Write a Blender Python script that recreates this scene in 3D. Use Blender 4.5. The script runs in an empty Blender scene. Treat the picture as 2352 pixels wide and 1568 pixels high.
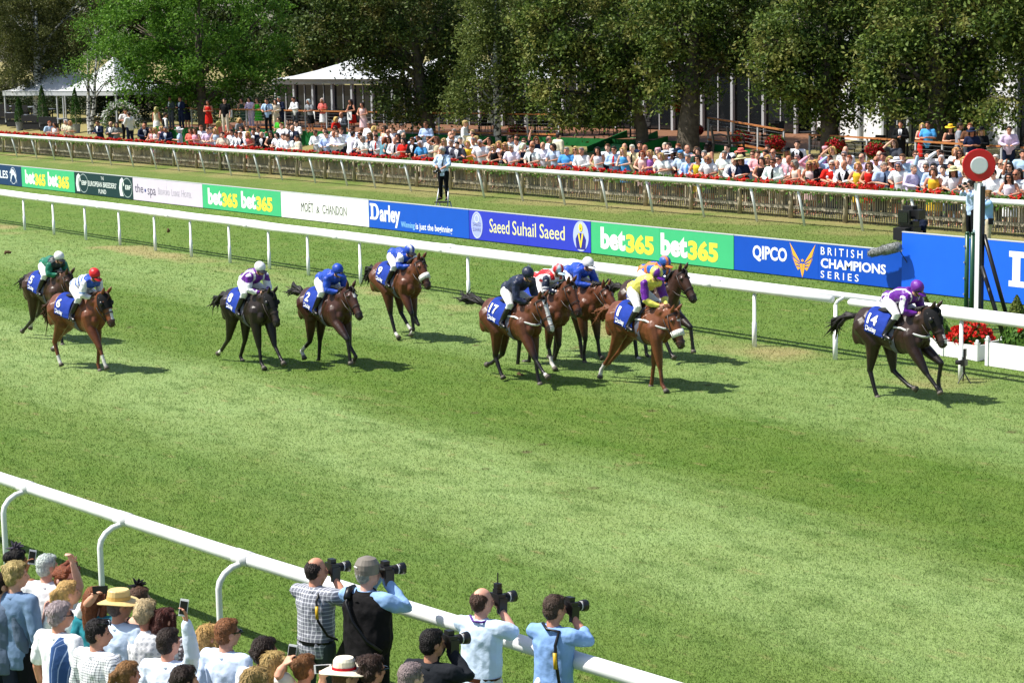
import bpy, bmesh, math, random
import numpy as np
from mathutils import Vector, Matrix
random.seed(7); rng = np.random.default_rng(7)
SC = bpy.context.scene; COL = SC.collection
# ---------------------------------------------------------------- camera, sky, sun, exposure
F, CX, CY = 4530.0, 1176.0, 784.0          # focal length and centre in photo units (2352 wide)
CAMZ = 6.2; PITCH, ROLL = math.radians(8.6), math.radians(1.09)
S, V0, BANK = 0.022, 27.55, 0.13                       # the turf tilts gently across the course
_f0 = Vector((-.804, .595, 0)).normalized(); _r0 = _f0.cross(Vector((0, 0, 1)))
FW = _f0*math.cos(PITCH) - Vector((0, 0, math.sin(PITCH))); _u = _r0.cross(FW)
RT = _r0*math.cos(ROLL) - _u*math.sin(ROLL); UP = _r0*math.sin(ROLL) + _u*math.cos(ROLL)
CAM = Vector((0, 0, CAMZ))
cd = bpy.data.cameras.new('camera'); cd.sensor_width = 36; cd.lens = 36*F/2352; cd.clip_start = .5; cd.clip_end = 3000
co = bpy.data.objects.new('camera', cd); COL.objects.link(co)
m3 = Matrix((RT, UP, -FW)).transposed(); co.matrix_world = Matrix.Translation(CAM) @ m3.to_4x4()
SC.camera = co
SUN = Vector((-.40, -.56, 1.06)).normalized()
w = bpy.data.worlds.new('World'); SC.world = w; w.use_nodes = True
nt = w.node_tree; sky = nt.nodes.new('ShaderNodeTexSky'); sky.sky_type = 'NISHITA'; sky.sun_disc = False
sky.sun_elevation = math.asin(SUN.z); sky.sun_rotation = math.atan2(SUN.x, SUN.y); sky.dust_density = 1.5
nt.links.new(sky.outputs[0], nt.nodes['Background'].inputs[0]); nt.nodes['Background'].inputs[1].default_value = .095
sl = bpy.data.lights.new('sun', 'SUN'); sl.energy = 5.0; sl.angle = math.radians(.53); sl.color = (1, .955, .88)
so = bpy.data.objects.new('sun', sl); COL.objects.link(so); so.rotation_euler = SUN.to_track_quat('Z', 'Y').to_euler(); so.location = (0, 0, 40)
SC.view_settings.view_transform = 'Standard'; SC.view_settings.look = 'None'; SC.view_settings.exposure = .62; SC.view_settings.gamma = 1
SC.cycles.max_bounces = 6; SC.cycles.diffuse_bounces = 3; SC.cycles.transparent_max_bounces = 6
# ---------------------------------------------------------------- geometry of the view
def ray(x, y): return FW + RT*((x-CX)/F) - UP*((y-CY)/F)
def gz(Y): return S*(min(Y, 66)-V0) + BANK*max(0, min(Y, 54)-46.4)   # flat course, then a bank up to the pavilion
def P(x, y, dz=0):                          # photo point on the (tilted) ground + dz
    d = ray(x, y); a, b = 2., 900.
    for _ in range(50):
        t = (a+b)/2; p = CAM+d*t
        if p.z > gz(p.y)+dz: a = t
        else: b = t
    return CAM+d*a
def PY(x, y, Y): d = ray(x, y); return CAM+d*(Y/d.y)
def pxm(p): return F/((Vector(p)-CAM).dot(FW))
# ---------------------------------------------------------------- object helpers
def tag(o, label=None, cat=None, group=None, kind=None):
    if label: o['label'] = label
    if cat: o['category'] = cat
    if group: o['group'] = group
    if kind: o['kind'] = kind
    return o
def empty(name, loc=(0, 0, 0), rz=0, label=None, cat=None, group=None):
    o = bpy.data.objects.new(name, None); COL.objects.link(o); o.location = loc; o.rotation_euler = (0, 0, rz)
    o.empty_display_size = .2
    return tag(o, label, cat, group)
def link(name, me, m=None, parent=None, loc=None):
    o = bpy.data.objects.new(name, me); COL.objects.link(o)
    if m is not None and not me.materials: me.materials.append(m)
    if parent: o.parent = parent
    if loc is not None: o.location = loc
    return o
def clone(o, parent=None):
    c = o.copy(); COL.objects.link(c)
    if parent: c.parent = parent
    for ch in list(o.children): clone(ch, c)
    return c
def rot2(v):
    v = Vector(v); return v.to_track_quat('Z', 'X').to_matrix()
class MB:
    def __init__(s): s.v = []; s.f = []; s.m = []
    def add(s, vs, fs, mi=0):
        b = len(s.v); s.v += [tuple(p) for p in vs]; s.f += [[i+b for i in f] for f in fs]; s.m += [mi]*len(fs); return s
    def box(s, c, d, R=None, mi=0):
        x, y, z = d[0]/2, d[1]/2, d[2]/2; R = R or Matrix.Identity(3); c = Vector(c)
        vs = [c+R@Vector((a*x, b*y, e*z)) for a in (-1, 1) for b in (-1, 1) for e in (-1, 1)]
        return s.add(vs, [(0, 1, 3, 2), (4, 6, 7, 5), (0, 4, 5, 1), (2, 3, 7, 6), (0, 2, 6, 4), (1, 5, 7, 3)], mi)
    def bar(s, a, b, w, h=None, mi=0):
        a, b = Vector(a), Vector(b); d = b-a
        R = d.to_track_quat('X', 'Z').to_matrix(); return s.box((a+b)/2, (d.length, w, h or w), R, mi)
    def rings(s, R, cap=True, mi=0):
        n = len(R[0]); vs = [p for r in R for p in r]; fs = []
        for i in range(len(R)-1):
            for j in range(n): k = (j+1) % n; fs.append((i*n+j, i*n+k, (i+1)*n+k, (i+1)*n+j))
        if cap: fs.append(tuple(range(n))[::-1]); fs.append(tuple((len(R)-1)*n+j for j in range(n)))
        return s.add(vs, fs, mi)
    def tube(s, pts, rad, n=8, round=False, mi=0, flat=None):
        pts = [Vector(p) for p in pts]
        rad = list(rad) if hasattr(rad, '__len__') else [rad]*len(pts)
        if round:
            a = (pts[0]-pts[1]).normalized(); b = (pts[-1]-pts[-2]).normalized(); r0, r1 = rad[0], rad[-1]
            pts = [pts[0]+a*r0*.95, pts[0]+a*r0*.6]+pts+[pts[-1]+b*r1*.6, pts[-1]+b*r1*.95]; rad = [r0*.3, r0*.8]+rad+[r1*.8, r1*.3]
        R = []; ref = None
        for i, p in enumerate(pts):
            t = (pts[min(i+1, len(pts)-1)]-pts[max(i-1, 0)]).normalized()
            if ref is None: ref = t.orthogonal().normalized()
            x = (ref-t*ref.dot(t)); x = x.normalized() if x.length > 1e-6 else t.orthogonal().normalized(); ref = x; y = t.cross(x)
            R.append([p+(x*math.cos(q)+y*math.sin(q))*rad[i] for q in [2*math.pi*k/n for k in range(n)]])
        return s.rings(R, True, mi)
    def ell(s, c, r, n=12, R=None, mi=0):
        c = Vector(c); r = r if hasattr(r, '__len__') else (r, r, r); m = max(4, n//2+1); vs = [c+(R@Vector((0, 0, r[2])) if R else Vector((0, 0, r[2])))]
        for i in range(1, m):
            t = math.pi*i/m
            for j in range(n):
                q = 2*math.pi*j/n; p = Vector((r[0]*math.sin(t)*math.cos(q), r[1]*math.sin(t)*math.sin(q), r[2]*math.cos(t)))
                vs.append(c+(R@p if R else p))
        e = Vector((0, 0, -r[2])); vs.append(c+(R@e if R else e)); fs = [(0, 1+j, 1+(j+1) % n) for j in range(n)]
        for i in range(m-2):
            for j in range(n): k = (j+1) % n; a = 1+i*n; fs.append((a+j, a+n+j, a+n+k, a+k))
        a = 1+(m-2)*n; fs += [(a+j, len(vs)-1, a+(j+1) % n) for j in range(n)]
        return s.add(vs, fs, mi)
    def loft(s, st, n=14, mi=0, axis='x', y0=0):   # stations (pos, other centre, half height, half width); axis x: rings across x; z: rings across z
        R = []
        for q in st:
            a, b, hh, hw = q[:4]; e = q[4] if len(q) > 4 else 0
            ring = []
            for k in range(n):
                t = 2*math.pi*k/n
                if axis == 'x': ring.append((a, y0+hw*math.cos(t), b+hh*math.sin(t)))
                else: ring.append((b+hh*math.cos(t), y0+e+hw*math.sin(t), a))
            R.append(ring)
        return s.rings(R, True, mi)
    def mesh(s, name, mats=(), smooth=False):
        me = bpy.data.meshes.new(name); me.from_pydata(s.v, [], s.f); 
        for m in (mats if isinstance(mats, (list, tuple)) else [mats]): me.materials.append(m)
        if any(s.m): me.polygons.foreach_set('material_index', s.m)
        bm = bmesh.new(); bm.from_mesh(me); bmesh.ops.recalc_face_normals(bm, faces=bm.faces); bm.to_mesh(me); bm.free()
        if smooth: me.polygons.foreach_set('use_smooth', [True]*len(me.polygons))
        me.update(); return me
    def build(s, name, m, parent=None, smooth=False, loc=None):
        return link(name, s.mesh(name, m, smooth), None, parent, loc)
def blob(mb, name, vox, it=6, fac=.5):       # weld overlapping closed shapes into one smooth skin
    me = mb.mesh(name); o = bpy.data.objects.new('t', me); COL.objects.link(o)
    r = o.modifiers.new('r', 'REMESH'); r.mode = 'VOXEL'; r.voxel_size = vox; r.use_smooth_shade = True
    if it: q = o.modifiers.new('s', 'SMOOTH'); q.factor = fac; q.iterations = it
    dg = bpy.context.evaluated_depsgraph_get(); dg.update()
    out = bpy.data.meshes.new_from_object(o.evaluated_get(dg)); out.name = name
    bpy.data.objects.remove(o); bpy.data.meshes.remove(me)
    out.polygons.foreach_set('use_smooth', [True]*len(out.polygons)); return out
def vcol(me, fn, name='Col'):                # fn(n x 3 array) -> n x 3 colours
    n = len(me.vertices); c = np.empty(n*3, 'f'); me.vertices.foreach_get('co', c); c = c.reshape(-1, 3)
    a = me.color_attributes.get(name) or me.color_attributes.new(name, 'FLOAT_COLOR', 'POINT')
    out = np.ones((n, 4), 'f'); out[:, :3] = fn(c); a.data.foreach_set('color', out.ravel())
def hexc(h):
    h = h.lstrip('#'); c = [int(h[i:i+2], 16)/255 for i in (0, 2, 4)]
    return tuple(x/12.92 if x <= .04045 else ((x+.055)/1.055)**2.4 for x in c)
# ---------------------------------------------------------------- materials
MATS = {}
def mat(name, col=(.5, .5, .5), rough=.6, spec=.3, noise=0, nscale=8, bump=0, bscale=60, metal=0, src=None, sheen=0, coat=0, trans=0):
    if name in MATS: return MATS[name]
    m = bpy.data.materials.new(name); m.use_nodes = True; N = m.node_tree.nodes; L = m.node_tree.links; b = N['Principled BSDF']
    b.inputs['Roughness'].default_value = rough; b.inputs['Specular IOR Level'].default_value = spec; b.inputs['Metallic'].default_value = metal
    if sheen: b.inputs['Sheen Weight'].default_value = sheen
    if coat: b.inputs['Coat Weight'].default_value = coat; b.inputs['Coat Roughness'].default_value = .25
    out = None
    if src == 'obj': i = N.new('ShaderNodeObjectInfo'); out = i.outputs['Color']
    elif src == 'objcol':
        i = N.new('ShaderNodeObjectInfo'); a = N.new('ShaderNodeVertexColor'); a.layer_name = 'Col'; x = N.new('ShaderNodeMix'); x.data_type = 'RGBA'; x.blend_type = 'MULTIPLY'; x.inputs[0].default_value = 1
        L.new(i.outputs['Color'], x.inputs[6]); L.new(a.outputs[0], x.inputs[7]); out = x.outputs[2]
    elif src == 'col': a = N.new('ShaderNodeVertexColor'); a.layer_name = 'Col'; out = a.outputs[0]
    if out is None and noise: r = N.new('ShaderNodeRGB'); r.outputs[0].default_value = (*col, 1); out = r.outputs[0]
    if noise:
        tc = N.new('ShaderNodeTexCoord'); nz = N.new('ShaderNodeTexNoise'); nz.inputs['Scale'].default_value = nscale; nz.inputs['Detail'].default_value = 5; L.new(tc.outputs['Object'], nz.inputs['Vector'])
        mr = N.new('ShaderNodeMapRange'); mr.inputs['From Min'].default_value = .3; mr.inputs['From Max'].default_value = .7; mr.inputs['To Min'].default_value = 1-noise; mr.inputs['To Max'].default_value = 1+noise*.6; L.new(nz.outputs[0], mr.inputs[0])
        x = N.new('ShaderNodeMix'); x.data_type = 'RGBA'; x.blend_type = 'MULTIPLY'; x.inputs[0].default_value = 1; x.clamp_result = False; L.new(out, x.inputs[6]); L.new(mr.outputs[0], x.inputs[7]); out = x.outputs[2]
    if out is None: b.inputs['Base Color'].default_value = (*col, 1)
    else: L.new(out, b.inputs['Base Color'])
    if bump:
        tc = N.new('ShaderNodeTexCoord'); nz = N.new('ShaderNodeTexNoise'); nz.inputs['Scale'].default_value = bscale; nz.inputs['Detail'].default_value = 4; L.new(tc.outputs['Object'], nz.inputs['Vector'])
        bp = N.new('ShaderNodeBump'); bp.inputs['Strength'].default_value = bump; bp.inputs['Distance'].default_value = .02; L.new(nz.outputs[0], bp.inputs['Height']); L.new(bp.outputs[0], b.inputs['Normal'])
    if trans:
        t = N.new('ShaderNodeBsdfTranslucent'); x = N.new('ShaderNodeMixShader'); x.inputs[0].default_value = trans
        if out is not None: L.new(out, t.inputs[0])
        else: t.inputs[0].default_value = (*col, 1)
        o = N['Material Output']; L.new(b.outputs[0], x.inputs[1]); L.new(t.outputs[0], x.inputs[2]); L.new(x.outputs[0], o.inputs[0])
    MATS[name] = m; return m
CLOTH = mat('cloth', rough=.85, spec=.12, src='obj', noise=.12, nscale=5, bump=.7, bscale=9)
PCLOTH = mat('patterned cloth', rough=.8, spec=.15, src='col', noise=.08, nscale=6, bump=.6, bscale=9)
SILK = mat('silk', rough=.42, spec=.4, src='col', noise=.2, nscale=9, bump=.9, bscale=10)
SKIN = mat('skin', rough=.55, spec=.3, src='objcol', noise=.08, nscale=20)
HAIR = mat('hair', rough=.5, spec=.35, src='obj', noise=.35, nscale=40, bump=.8, bscale=90)
COAT = mat('horse coat', rough=.4, spec=.38, src='col', noise=.3, nscale=5, bump=.5, bscale=7)
MANE = mat('horse hair', rough=.55, spec=.3, src='obj', noise=.3, nscale=30)
GLOSS = mat('gloss', rough=.3, spec=.5, src='obj')
PAINT = mat('plastic paint', rough=.4, spec=.4, src='obj', noise=.05, nscale=3)
WHITE = mat('white rail plastic', (.82, .83, .83), .38, .45, noise=.12, nscale=2.5)
BLACK = mat('black plastic', (.012, .012, .013), .35, .5)
BLACKM = mat('matt black', (.018, .018, .02), .7, .2)
GLASS = mat('dark glass', (.01, .012, .014), .06, .6)
STEEL = mat('grey steel', (.42, .44, .46), .4, .5, metal=.6)
def colr(o, c): o.color = (*(hexc(c) if isinstance(c, str) else c), 1); return o
# ---------------------------------------------------------------- turf
def nd(N, t, **k):
    n = N.new(t)
    for a, b in k.items(): setattr(n, a, b)
    return n
def turf_group():
    g = bpy.data.node_groups.new('turf colour', 'ShaderNodeTree'); g.interface.new_socket('Color', in_out='OUTPUT', socket_type='NodeSocketColor'); g.interface.new_socket('Height', in_out='OUTPUT', socket_type='NodeSocketFloat')
    N, L = g.nodes, g.links; out = N.new('NodeGroupOutput'); geo = N.new('ShaderNodeNewGeometry'); sp = N.new('ShaderNodeSeparateXYZ')
    def noise(scale, det=3, stretch=(1, 1, 1), rough=.5):
        mp = N.new('ShaderNodeMapping'); mp.inputs['Scale'].default_value = stretch; L.new(geo.outputs['Position'], mp.inputs[0])
        n = N.new('ShaderNodeTexNoise'); n.inputs['Scale'].default_value = scale; n.inputs['Detail'].default_value = det; n.inputs['Roughness'].default_value = rough; L.new(mp.outputs[0], n.inputs['Vector']); return n.outputs[0]
    def math_(op, a, b=None, c=None):
        n = N.new('ShaderNodeMath'); n.operation = op
        for i, q in enumerate((a, b, c)):
            if q is None: continue
            if isinstance(q, (int, float)): n.inputs[i].default_value = q
            else: L.new(q, n.inputs[i])
        return n.outputs[0]
    def ramp(x, pts, interp='LINEAR'):
        n = N.new('ShaderNodeValToRGB'); n.color_ramp.interpolation = interp; e = n.color_ramp.elements
        while len(e) < len(pts): e.new(.5)
        for i, (p, c) in enumerate(pts): e[i].position = p; e[i].color = (c, c, c, 1) if isinstance(c, (int, float)) else (*c, 1)
        L.new(x, n.inputs[0]); return n.outputs[0]
    def mix(f, a, b, mode='MIX'):
        n = N.new('ShaderNodeMix'); n.data_type = 'RGBA'; n.blend_type = mode
        for i, q in ((0, f), (6, a), (7, b)):
            if isinstance(q, (int, float)): n.inputs[i].default_value = q
            elif isinstance(q, tuple): n.inputs[i].default_value = (*q, 1)
            else: L.new(q, n.inputs[i])
        return n.outputs[2]
    L.new(geo.outputs['Position'], sp.inputs[0]); Y = sp.outputs[1]
    warp = math_('MULTIPLY_ADD', noise(.16, 4, (.45, 1, 1)), 2.6, -1.3)
    warp2 = math_('MULTIPLY_ADD', noise(1.0, 5, (.16, 1.3, 1), .65), 3.0, -1.5)
    yw = math_('ADD', math_('ADD', Y, warp), warp2); t = math_('DIVIDE', yw, 60)
    r = lambda y: y/60
    band = ramp(t, [(0, .1), (r(12.6), .12), (r(14.4), .34), (r(15.6), .85), (r(17.6), .95), (r(18.6), .45), (r(19.4), .08), (r(22.2), .08), (r(23.4), .5), (r(24.6), .72), (r(26.8), .5), (r(28.6), .16), (r(34), .08), (r(40), .12), (1, .1)])
    base = mix(band, (.082, .158, .013), (.255, .355, .125))
    patch = noise(.9, 5, (.55, 1, 1), .6); base = mix(math_('MULTIPLY', ramp(patch, [(.35, 0), (.72, 1)]), .42), base, (.19, .245, .062))
    dk = noise(2.6, 4, (.6, 1, 1), .6); base = mix(math_('MULTIPLY', ramp(dk, [(.48, 0), (.7, 1)]), .5), base, (.048, .112, .011))
    dry = ramp(noise(3.2, 5, (.5, 1.2, 1), .65), [(.6, 0), (.74, 1)]); base = mix(math_('MULTIPLY', dry, .55), base, (.31, .25, .11))
    # worn strips under the rails, dry lawn beyond the fence
    wn = math_('ADD', Y, math_('MULTIPLY_ADD', noise(.55, 4, (1, 1, 1)), 1.6, -.8))
    for yc, hw, am in ((27.2, .42, .6), (43.9, .55, .5), (45.3, .6, .7)):
        d = math_('ABSOLUTE', math_('SUBTRACT', wn, yc)); k = math_('MULTIPLY', ramp(math_('DIVIDE', d, 2), [(0, 1), (hw*.55, .8), (hw, 0)]), am)
        k2 = math_('MULTIPLY', k, ramp(noise(.35, 2), [(.42, .05), (.6, 1)])); base = mix(k2, base, (.40, .29, .15))
    bank = ramp(math_('DIVIDE', wn, 60), [(r(37), 0), (r(42), 1)]); base = mix(math_('MULTIPLY', bank, .3), base, (.15, .16, .05))
    lawn = ramp(math_('DIVIDE', wn, 80), [(45.6/80, 0), (46.6/80, 1)]); base = mix(lawn, base, mix(noise(.5, 5), (.30, .235, .105), (.2, .2, .065)))
    vo = N.new('ShaderNodeTexVoronoi'); vo.inputs['Scale'].default_value = .9; L.new(geo.outputs['Position'], vo.inputs['Vector']); dv = math_('MULTIPLY', ramp(vo.outputs['Distance'], [(.05, 1), (.11, 0)]), ramp(math_('DIVIDE', Y, 60), [(r(15), 0), (r(18), .75), (r(26.5), .75), (r(27.5), 0)])); base = mix(dv, base, (.10, .085, .035))
    fine = noise(26, 4, (.7, 1, 1), .7); base = mix(1, base, ramp(fine, [(.25, .72), (.5, 1), (.75, 1.3)]), 'MULTIPLY')
    L.new(base, out.inputs[0]); L.new(fine, out.inputs[1]); return g
TG = turf_group()
def turf_mat(name, blade):
    m = bpy.data.materials.new(name); m.use_nodes = True; N, L = m.node_tree.nodes, m.node_tree.links; b = N['Principled BSDF']; g = N.new('ShaderNodeGroup'); g.node_tree = TG
    b.inputs['Roughness'].default_value = .75; b.inputs['Specular IOR Level'].default_value = .15
    if blade:
        r = N.new('ShaderNodeNewGeometry'); mr = N.new('ShaderNodeMapRange'); mr.inputs['To Min'].default_value = .8; mr.inputs['To Max'].default_value = 1.42; L.new(r.outputs['Random Per Island'], mr.inputs[0])
        x = N.new('ShaderNodeMix'); x.data_type = 'RGBA'; x.blend_type = 'MULTIPLY'; x.inputs[0].default_value = 1; x.clamp_result = False; L.new(g.outputs[0], x.inputs[6]); L.new(mr.outputs[0], x.inputs[7]); L.new(x.outputs[2], b.inputs[0])
        t = N.new('ShaderNodeBsdfTranslucent'); L.new(x.outputs[2], t.inputs[0]); ms = N.new('ShaderNodeMixShader'); ms.inputs[0].default_value = .3
        L.new(b.outputs[0], ms.inputs[1]); L.new(t.outputs[0], ms.inputs[2]); L.new(ms.outputs[0], N['Material Output'].inputs[0])
    else:
        L.new(g.outputs[0], b.inputs[0]); bp = N.new('ShaderNodeBump'); bp.inputs['Strength'].default_value = .9; bp.inputs['Distance'].default_value = .05; L.new(g.outputs[1], bp.inputs['Height']); L.new(bp.outputs[0], b.inputs['Normal'])
    return m
mb = MB(); ys = [-60, 0, 20, 27.55, 36, 46.4, 54, 66, 110, 500]; xs = [-900, -300, -150, -60, 0, 60, 300]
vs = [(x, y, gz(y)) for y in ys for x in xs]; n = len(xs)
mb.add(vs, [(j*n+i, j*n+i+1, (j+1)*n+i+1, (j+1)*n+i) for j in range(len(ys)-1) for i in range(n-1)])
g = mb.build('ground', turf_mat('turf', False)); tag(g, kind='structure')
def grass():
    V = []; n_rows = 0
    # blades thin out with distance; only where the turf can be seen
    N = 420000; px = rng.uniform(-40, 2400, N*3); py = rng.uniform(440, 1640, N*3)
    pts = []
    fw, rt, up = np.array(FW), np.array(RT), np.array(UP)
    d = fw + rt*((px-CX)/F)[:, None] - up*((py-CY)/F)[:, None]; t = (-S*V0-CAMZ)/(d[:, 2]-S*d[:, 1]); p = np.array(CAM)+d*t[:, None]
    ok = (p[:, 1] < 44.6) & (t > 0); p = p[ok][:N]; t = t[ok][:N]; n = len(p)
    sc = np.clip(t/22, .8, 2.6); ang = rng.uniform(0, 2*np.pi, n); lean = rng.normal(0, .45, (n, 2)); lean[:, 0] += .15
    h = rng.uniform(.018, .036, n)*(.75+.25*sc); wd = rng.uniform(.0035, .006, n)*sc
    c, s_ = np.cos(ang)*wd, np.sin(ang)*wd
    v = np.zeros((n, 3, 3), 'f'); p[:, 2] -= .004
    v[:, 0] = p + np.stack([c, s_, 0*c], 1); v[:, 1] = p - np.stack([c, s_, 0*c], 1); v[:, 2] = p + np.stack([lean[:, 0]*h, lean[:, 1]*h, h], 1)
    me = bpy.data.meshes.new('grass'); me.vertices.add(n*3); me.vertices.foreach_set('co', v.ravel()); me.loops.add(n*3); me.loops.foreach_set('vertex_index', np.arange(n*3, dtype=np.int32))
    me.polygons.add(n); me.polygons.foreach_set('loop_start', np.arange(n, dtype=np.int32)*3); me.polygons.foreach_set('loop_total', np.full(n, 3, np.int32)); me.update(calc_edges=True)
    me.materials.append(turf_mat('grass blades', True)); o = link('grass', me)
    tag(o, 'short mown racecourse grass in pale and dark green bands', 'grass', kind='stuff')
grass()
# ---------------------------------------------------------------- running rails
def G(x, y, z=0): return Vector((x, y, gz(y)+z))
def rail_tube(mb, pts, r, n=12): mb.tube(pts, r, n, False)
def running_rail():
    Y = 27.55
    t = empty('running_rail', G(-66, Y), 0, 'white plastic double pipe rail behind the horses, ending just before the leading horse', 'rail', 'white rails dividing the course')
    px = [P(a, b).x for a, b in [(61, 528), (126, 539), (196, 551), (270, 564), (351, 577), (436, 590), (526, 604), (621, 618), (721, 631), (834, 651)]]
    px = [px[0]-2.45*k for k in range(14, 0, -1)]+px+[-41.4, -38.97, -36.5, -34.0, -31.45, -28.94, -26.68]
    for x in px:
        m = MB(); m.tube([G(x, Y, -.05), G(x, Y, .5), G(x, Y, .505), G(x, Y, 1.08)], [.047, .047, .036, .036], 10); m.tube([G(x, Y, 1.08), G(x, Y+.06, 1.14), G(x, Y+.28, 1.2)], .034, 8)
        o = m.build('post', WHITE, t, True); o.location -= Vector(t.location)
    for k, (dy, z, x1) in enumerate(((-.02, 1.175, -26.75), (.27, 1.215, -25.72))):
        m = MB(); m.tube([G(-102, Y+dy, z)]+[G(x, Y+dy, z+random.uniform(-.012, .012)) for x in np.arange(-100, x1-2, 2.45)]+[G(x1, Y+dy, z)], .074 if k == 0 else .07, 14)
        for x in np.arange(-99, x1-3, 4.9): m.tube([G(x, Y+dy, z), G(x+.25, Y+dy, z)], .081, 14)
        o = m.build('rail_pipe', WHITE, t, True); o.location -= Vector(t.location)
    t = empty('running_rail', G(-25.9, Y), 0, 'white double pipe rail passing in front of the white planters beside the leading horse', 'rail', 'white rails dividing the course')
    for x in (P(1982, 842).x, P(2186, 876).x, P(2186, 876).x+2.45, P(2186, 876).x+4.9):
        m = MB(); m.tube([G(x, Y, -.05), G(x, Y, .5), G(x, Y, .505), G(x, Y, 1.08)], [.047, .047, .036, .036], 10); m.tube([G(x, Y, 1.08), G(x, Y+.06, 1.14), G(x, Y+.28, 1.2)], .034, 8)
        o = m.build('post', WHITE, t, True); o.location -= Vector(t.location)
    for dy, z, x0 in ((-.02, 1.165, -26.3), (.3, 1.2, -25.75)):
        m = MB(); m.tube([G(x0, Y+dy, z-.01), G(x0+.05, Y+dy, z), G(-20, Y+dy, z), G(-14, Y+dy, z)], [.05, .075, .075, .075], 14)
        o = m.build('rail_pipe', WHITE, t, True); o.location -= Vector(t.location)
running_rail()
def outer_rail():
    Y = 44.1; t = empty('outer_rail', G(-70, Y), 0, 'white single pipe rail on leaning posts in front of the flower topped picket fence', 'rail', 'white rails dividing the course')
    pts = [(40, 361), (85, 365), (127, 368.5), (168, 372), (215, 376), (261, 379.5), (311, 384), (365, 388.5), (417, 393), (473, 398.5), (531, 404), (592, 410), (655, 413.5), (722, 421), (793, 427.5), (865, 432.5), (943, 440), (1021, 446), (1108, 455), (1194, 463), (1290, 471.5), (1387, 480), (1493, 489), (1605, 500), (1724, 511), (1845, 519), (1976, 531), (2110, 541), (2250, 553), (2395, 566)]
    xs = [P(a, b).x for a, b in pts]; xs = [xs[0]-5-2.45*k for k in (2, 1, 0)][0:0]+xs
    for x in xs:
        m = MB(); m.tube([G(x, Y, -.05), G(x-.02, Y-.13, .6), G(x-.04, Y-.26, 1.12)], .042, 8); o = m.build('post', WHITE, t, True); o.location -= Vector(t.location)
    m = MB(); a = [(xs[0]-40, 0)]+[(x, random.uniform(-.012, .012)) for x in xs]+[(xs[-1]+10, 0)]
    m.tube([G(x-.04, Y-.28, 1.2+d) for x, d in a], .085, 12); o = m.build('rail_pipe', WHITE, t, True); o.location -= Vector(t.location)
outer_rail()
NR = [(-34, 8.75), (-24.2, 9.5), (-18.85, 9.9), (-15.2, 10.25), (-12.0, 10.58), (-4, 11.4)]
def near_y(x): return float(np.interp(x, [a for a, b in NR], [b for a, b in NR]))
def near_rail():
    t = empty('near_rail', G(-18, 10), 0, 'thick white pipe rail on curved posts just in front of the photographers', 'rail', 'white rails dividing the course')
    x0 = PY(62, 1128, near_y(-23.3)).x; x1 = PY(287, 1200, near_y(-20.8)).x; x2 = PY(562, 1287, near_y(-18.3)).x; st = (x2-x0)/2
    dr = Vector((1, .1, 0)).normalized(); nn = Vector((-dr.y, dr.x, 0))
    for x in [x0-2*st, x0-st, x0, x1, x2]+[x2+st*k for k in (1, 2, 3, 4)]:
        y = near_y(x); b = G(x, y)-nn*.34; m = MB()
        arc = [b+Vector((0, 0, z)) for z in (-.05, .5, .88)]+[b+nn*(.3-.3*math.cos(q))+Vector((0, 0, .88+.22*math.sin(q))) for q in (.35, .75, 1.15, 1.57)]+[b+nn*.4+Vector((0, 0, 1.105))]
        m.tube(arc, [.036]*len(arc), 10); m.tube([G(x, y, 1.16)-dr*.14, G(x, y, 1.16)+dr*.14], .085, 14); jm = MB(); jm.tube([G(x, y, 1.16)+dr*.14, G(x, y, 1.16)+dr*.147], .0835, 14); jo = jm.build('joint', STEEL, t, True); jo.location -= Vector(t.location)
        o = m.build('post', WHITE, t, True); o.location -= Vector(t.location)
    m = MB(); m.tube([G(a, b, 1.16) for a, b in NR], .079, 16); o = m.build('rail_pipe', WHITE, t, True); o.location -= Vector(t.location)
near_rail()
# ---------------------------------------------------------------- lettering
def text2d(s, bold=0, cuts=0):
    c = bpy.data.curves.new('t', 'FONT'); c.body = s; c.size = 1; c.offset = bold; c.resolution_u = 3
    o = bpy.data.objects.new('t', c); COL.objects.link(o); dg = bpy.context.evaluated_depsgraph_get(); dg.update()
    me = bpy.data.meshes.new_from_object(o.evaluated_get(dg)); bpy.data.objects.remove(o); bpy.data.curves.remove(c)
    if cuts:
        bm = bmesh.new(); bm.from_mesh(me); bmesh.ops.triangulate(bm, faces=bm.faces); bmesh.ops.subdivide_edges(bm, edges=[e for e in bm.edges if e.calc_length() > .12], cuts=cuts, use_grid_fill=True); bmesh.ops.triangulate(bm, faces=bm.faces); bm.to_mesh(me); bm.free()
    v = [Vector(p.co) for p in me.vertices]; f = [list(p.vertices) for p in me.polygons]; bpy.data.meshes.remove(me)
    x0 = min(p.x for p in v); x1 = max(p.x for p in v); y0 = min(p.y for p in v); y1 = max(p.y for p in v)
    return [((p.x-x0)/(x1-x0), (p.y-y0)/(y1-y0)) for p in v], f
def letter(mb, s, x, z, w, h, y=-.030, bold=.0, mi=0):      # text fitted into a box on the front of a board
    v, f = text2d(s, bold); (mb.word() if hasattr(mb, 'word') else mb).add([(x+a*w, y, z+b*h) for a, b in v], f, mi)
def poly(mb, pts, y=-.030, mi=0): mb.add([(a, y, b) for a, b in pts], [tuple(range(len(pts)))], mi)
def disc(mb, x, z, rx, rz, y=-.030, n=32, mi=0): poly(mb, [(x+rx*math.cos(2*math.pi*k/n), z+rz*math.sin(2*math.pi*k/n)) for k in range(n)], y, mi)
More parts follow.
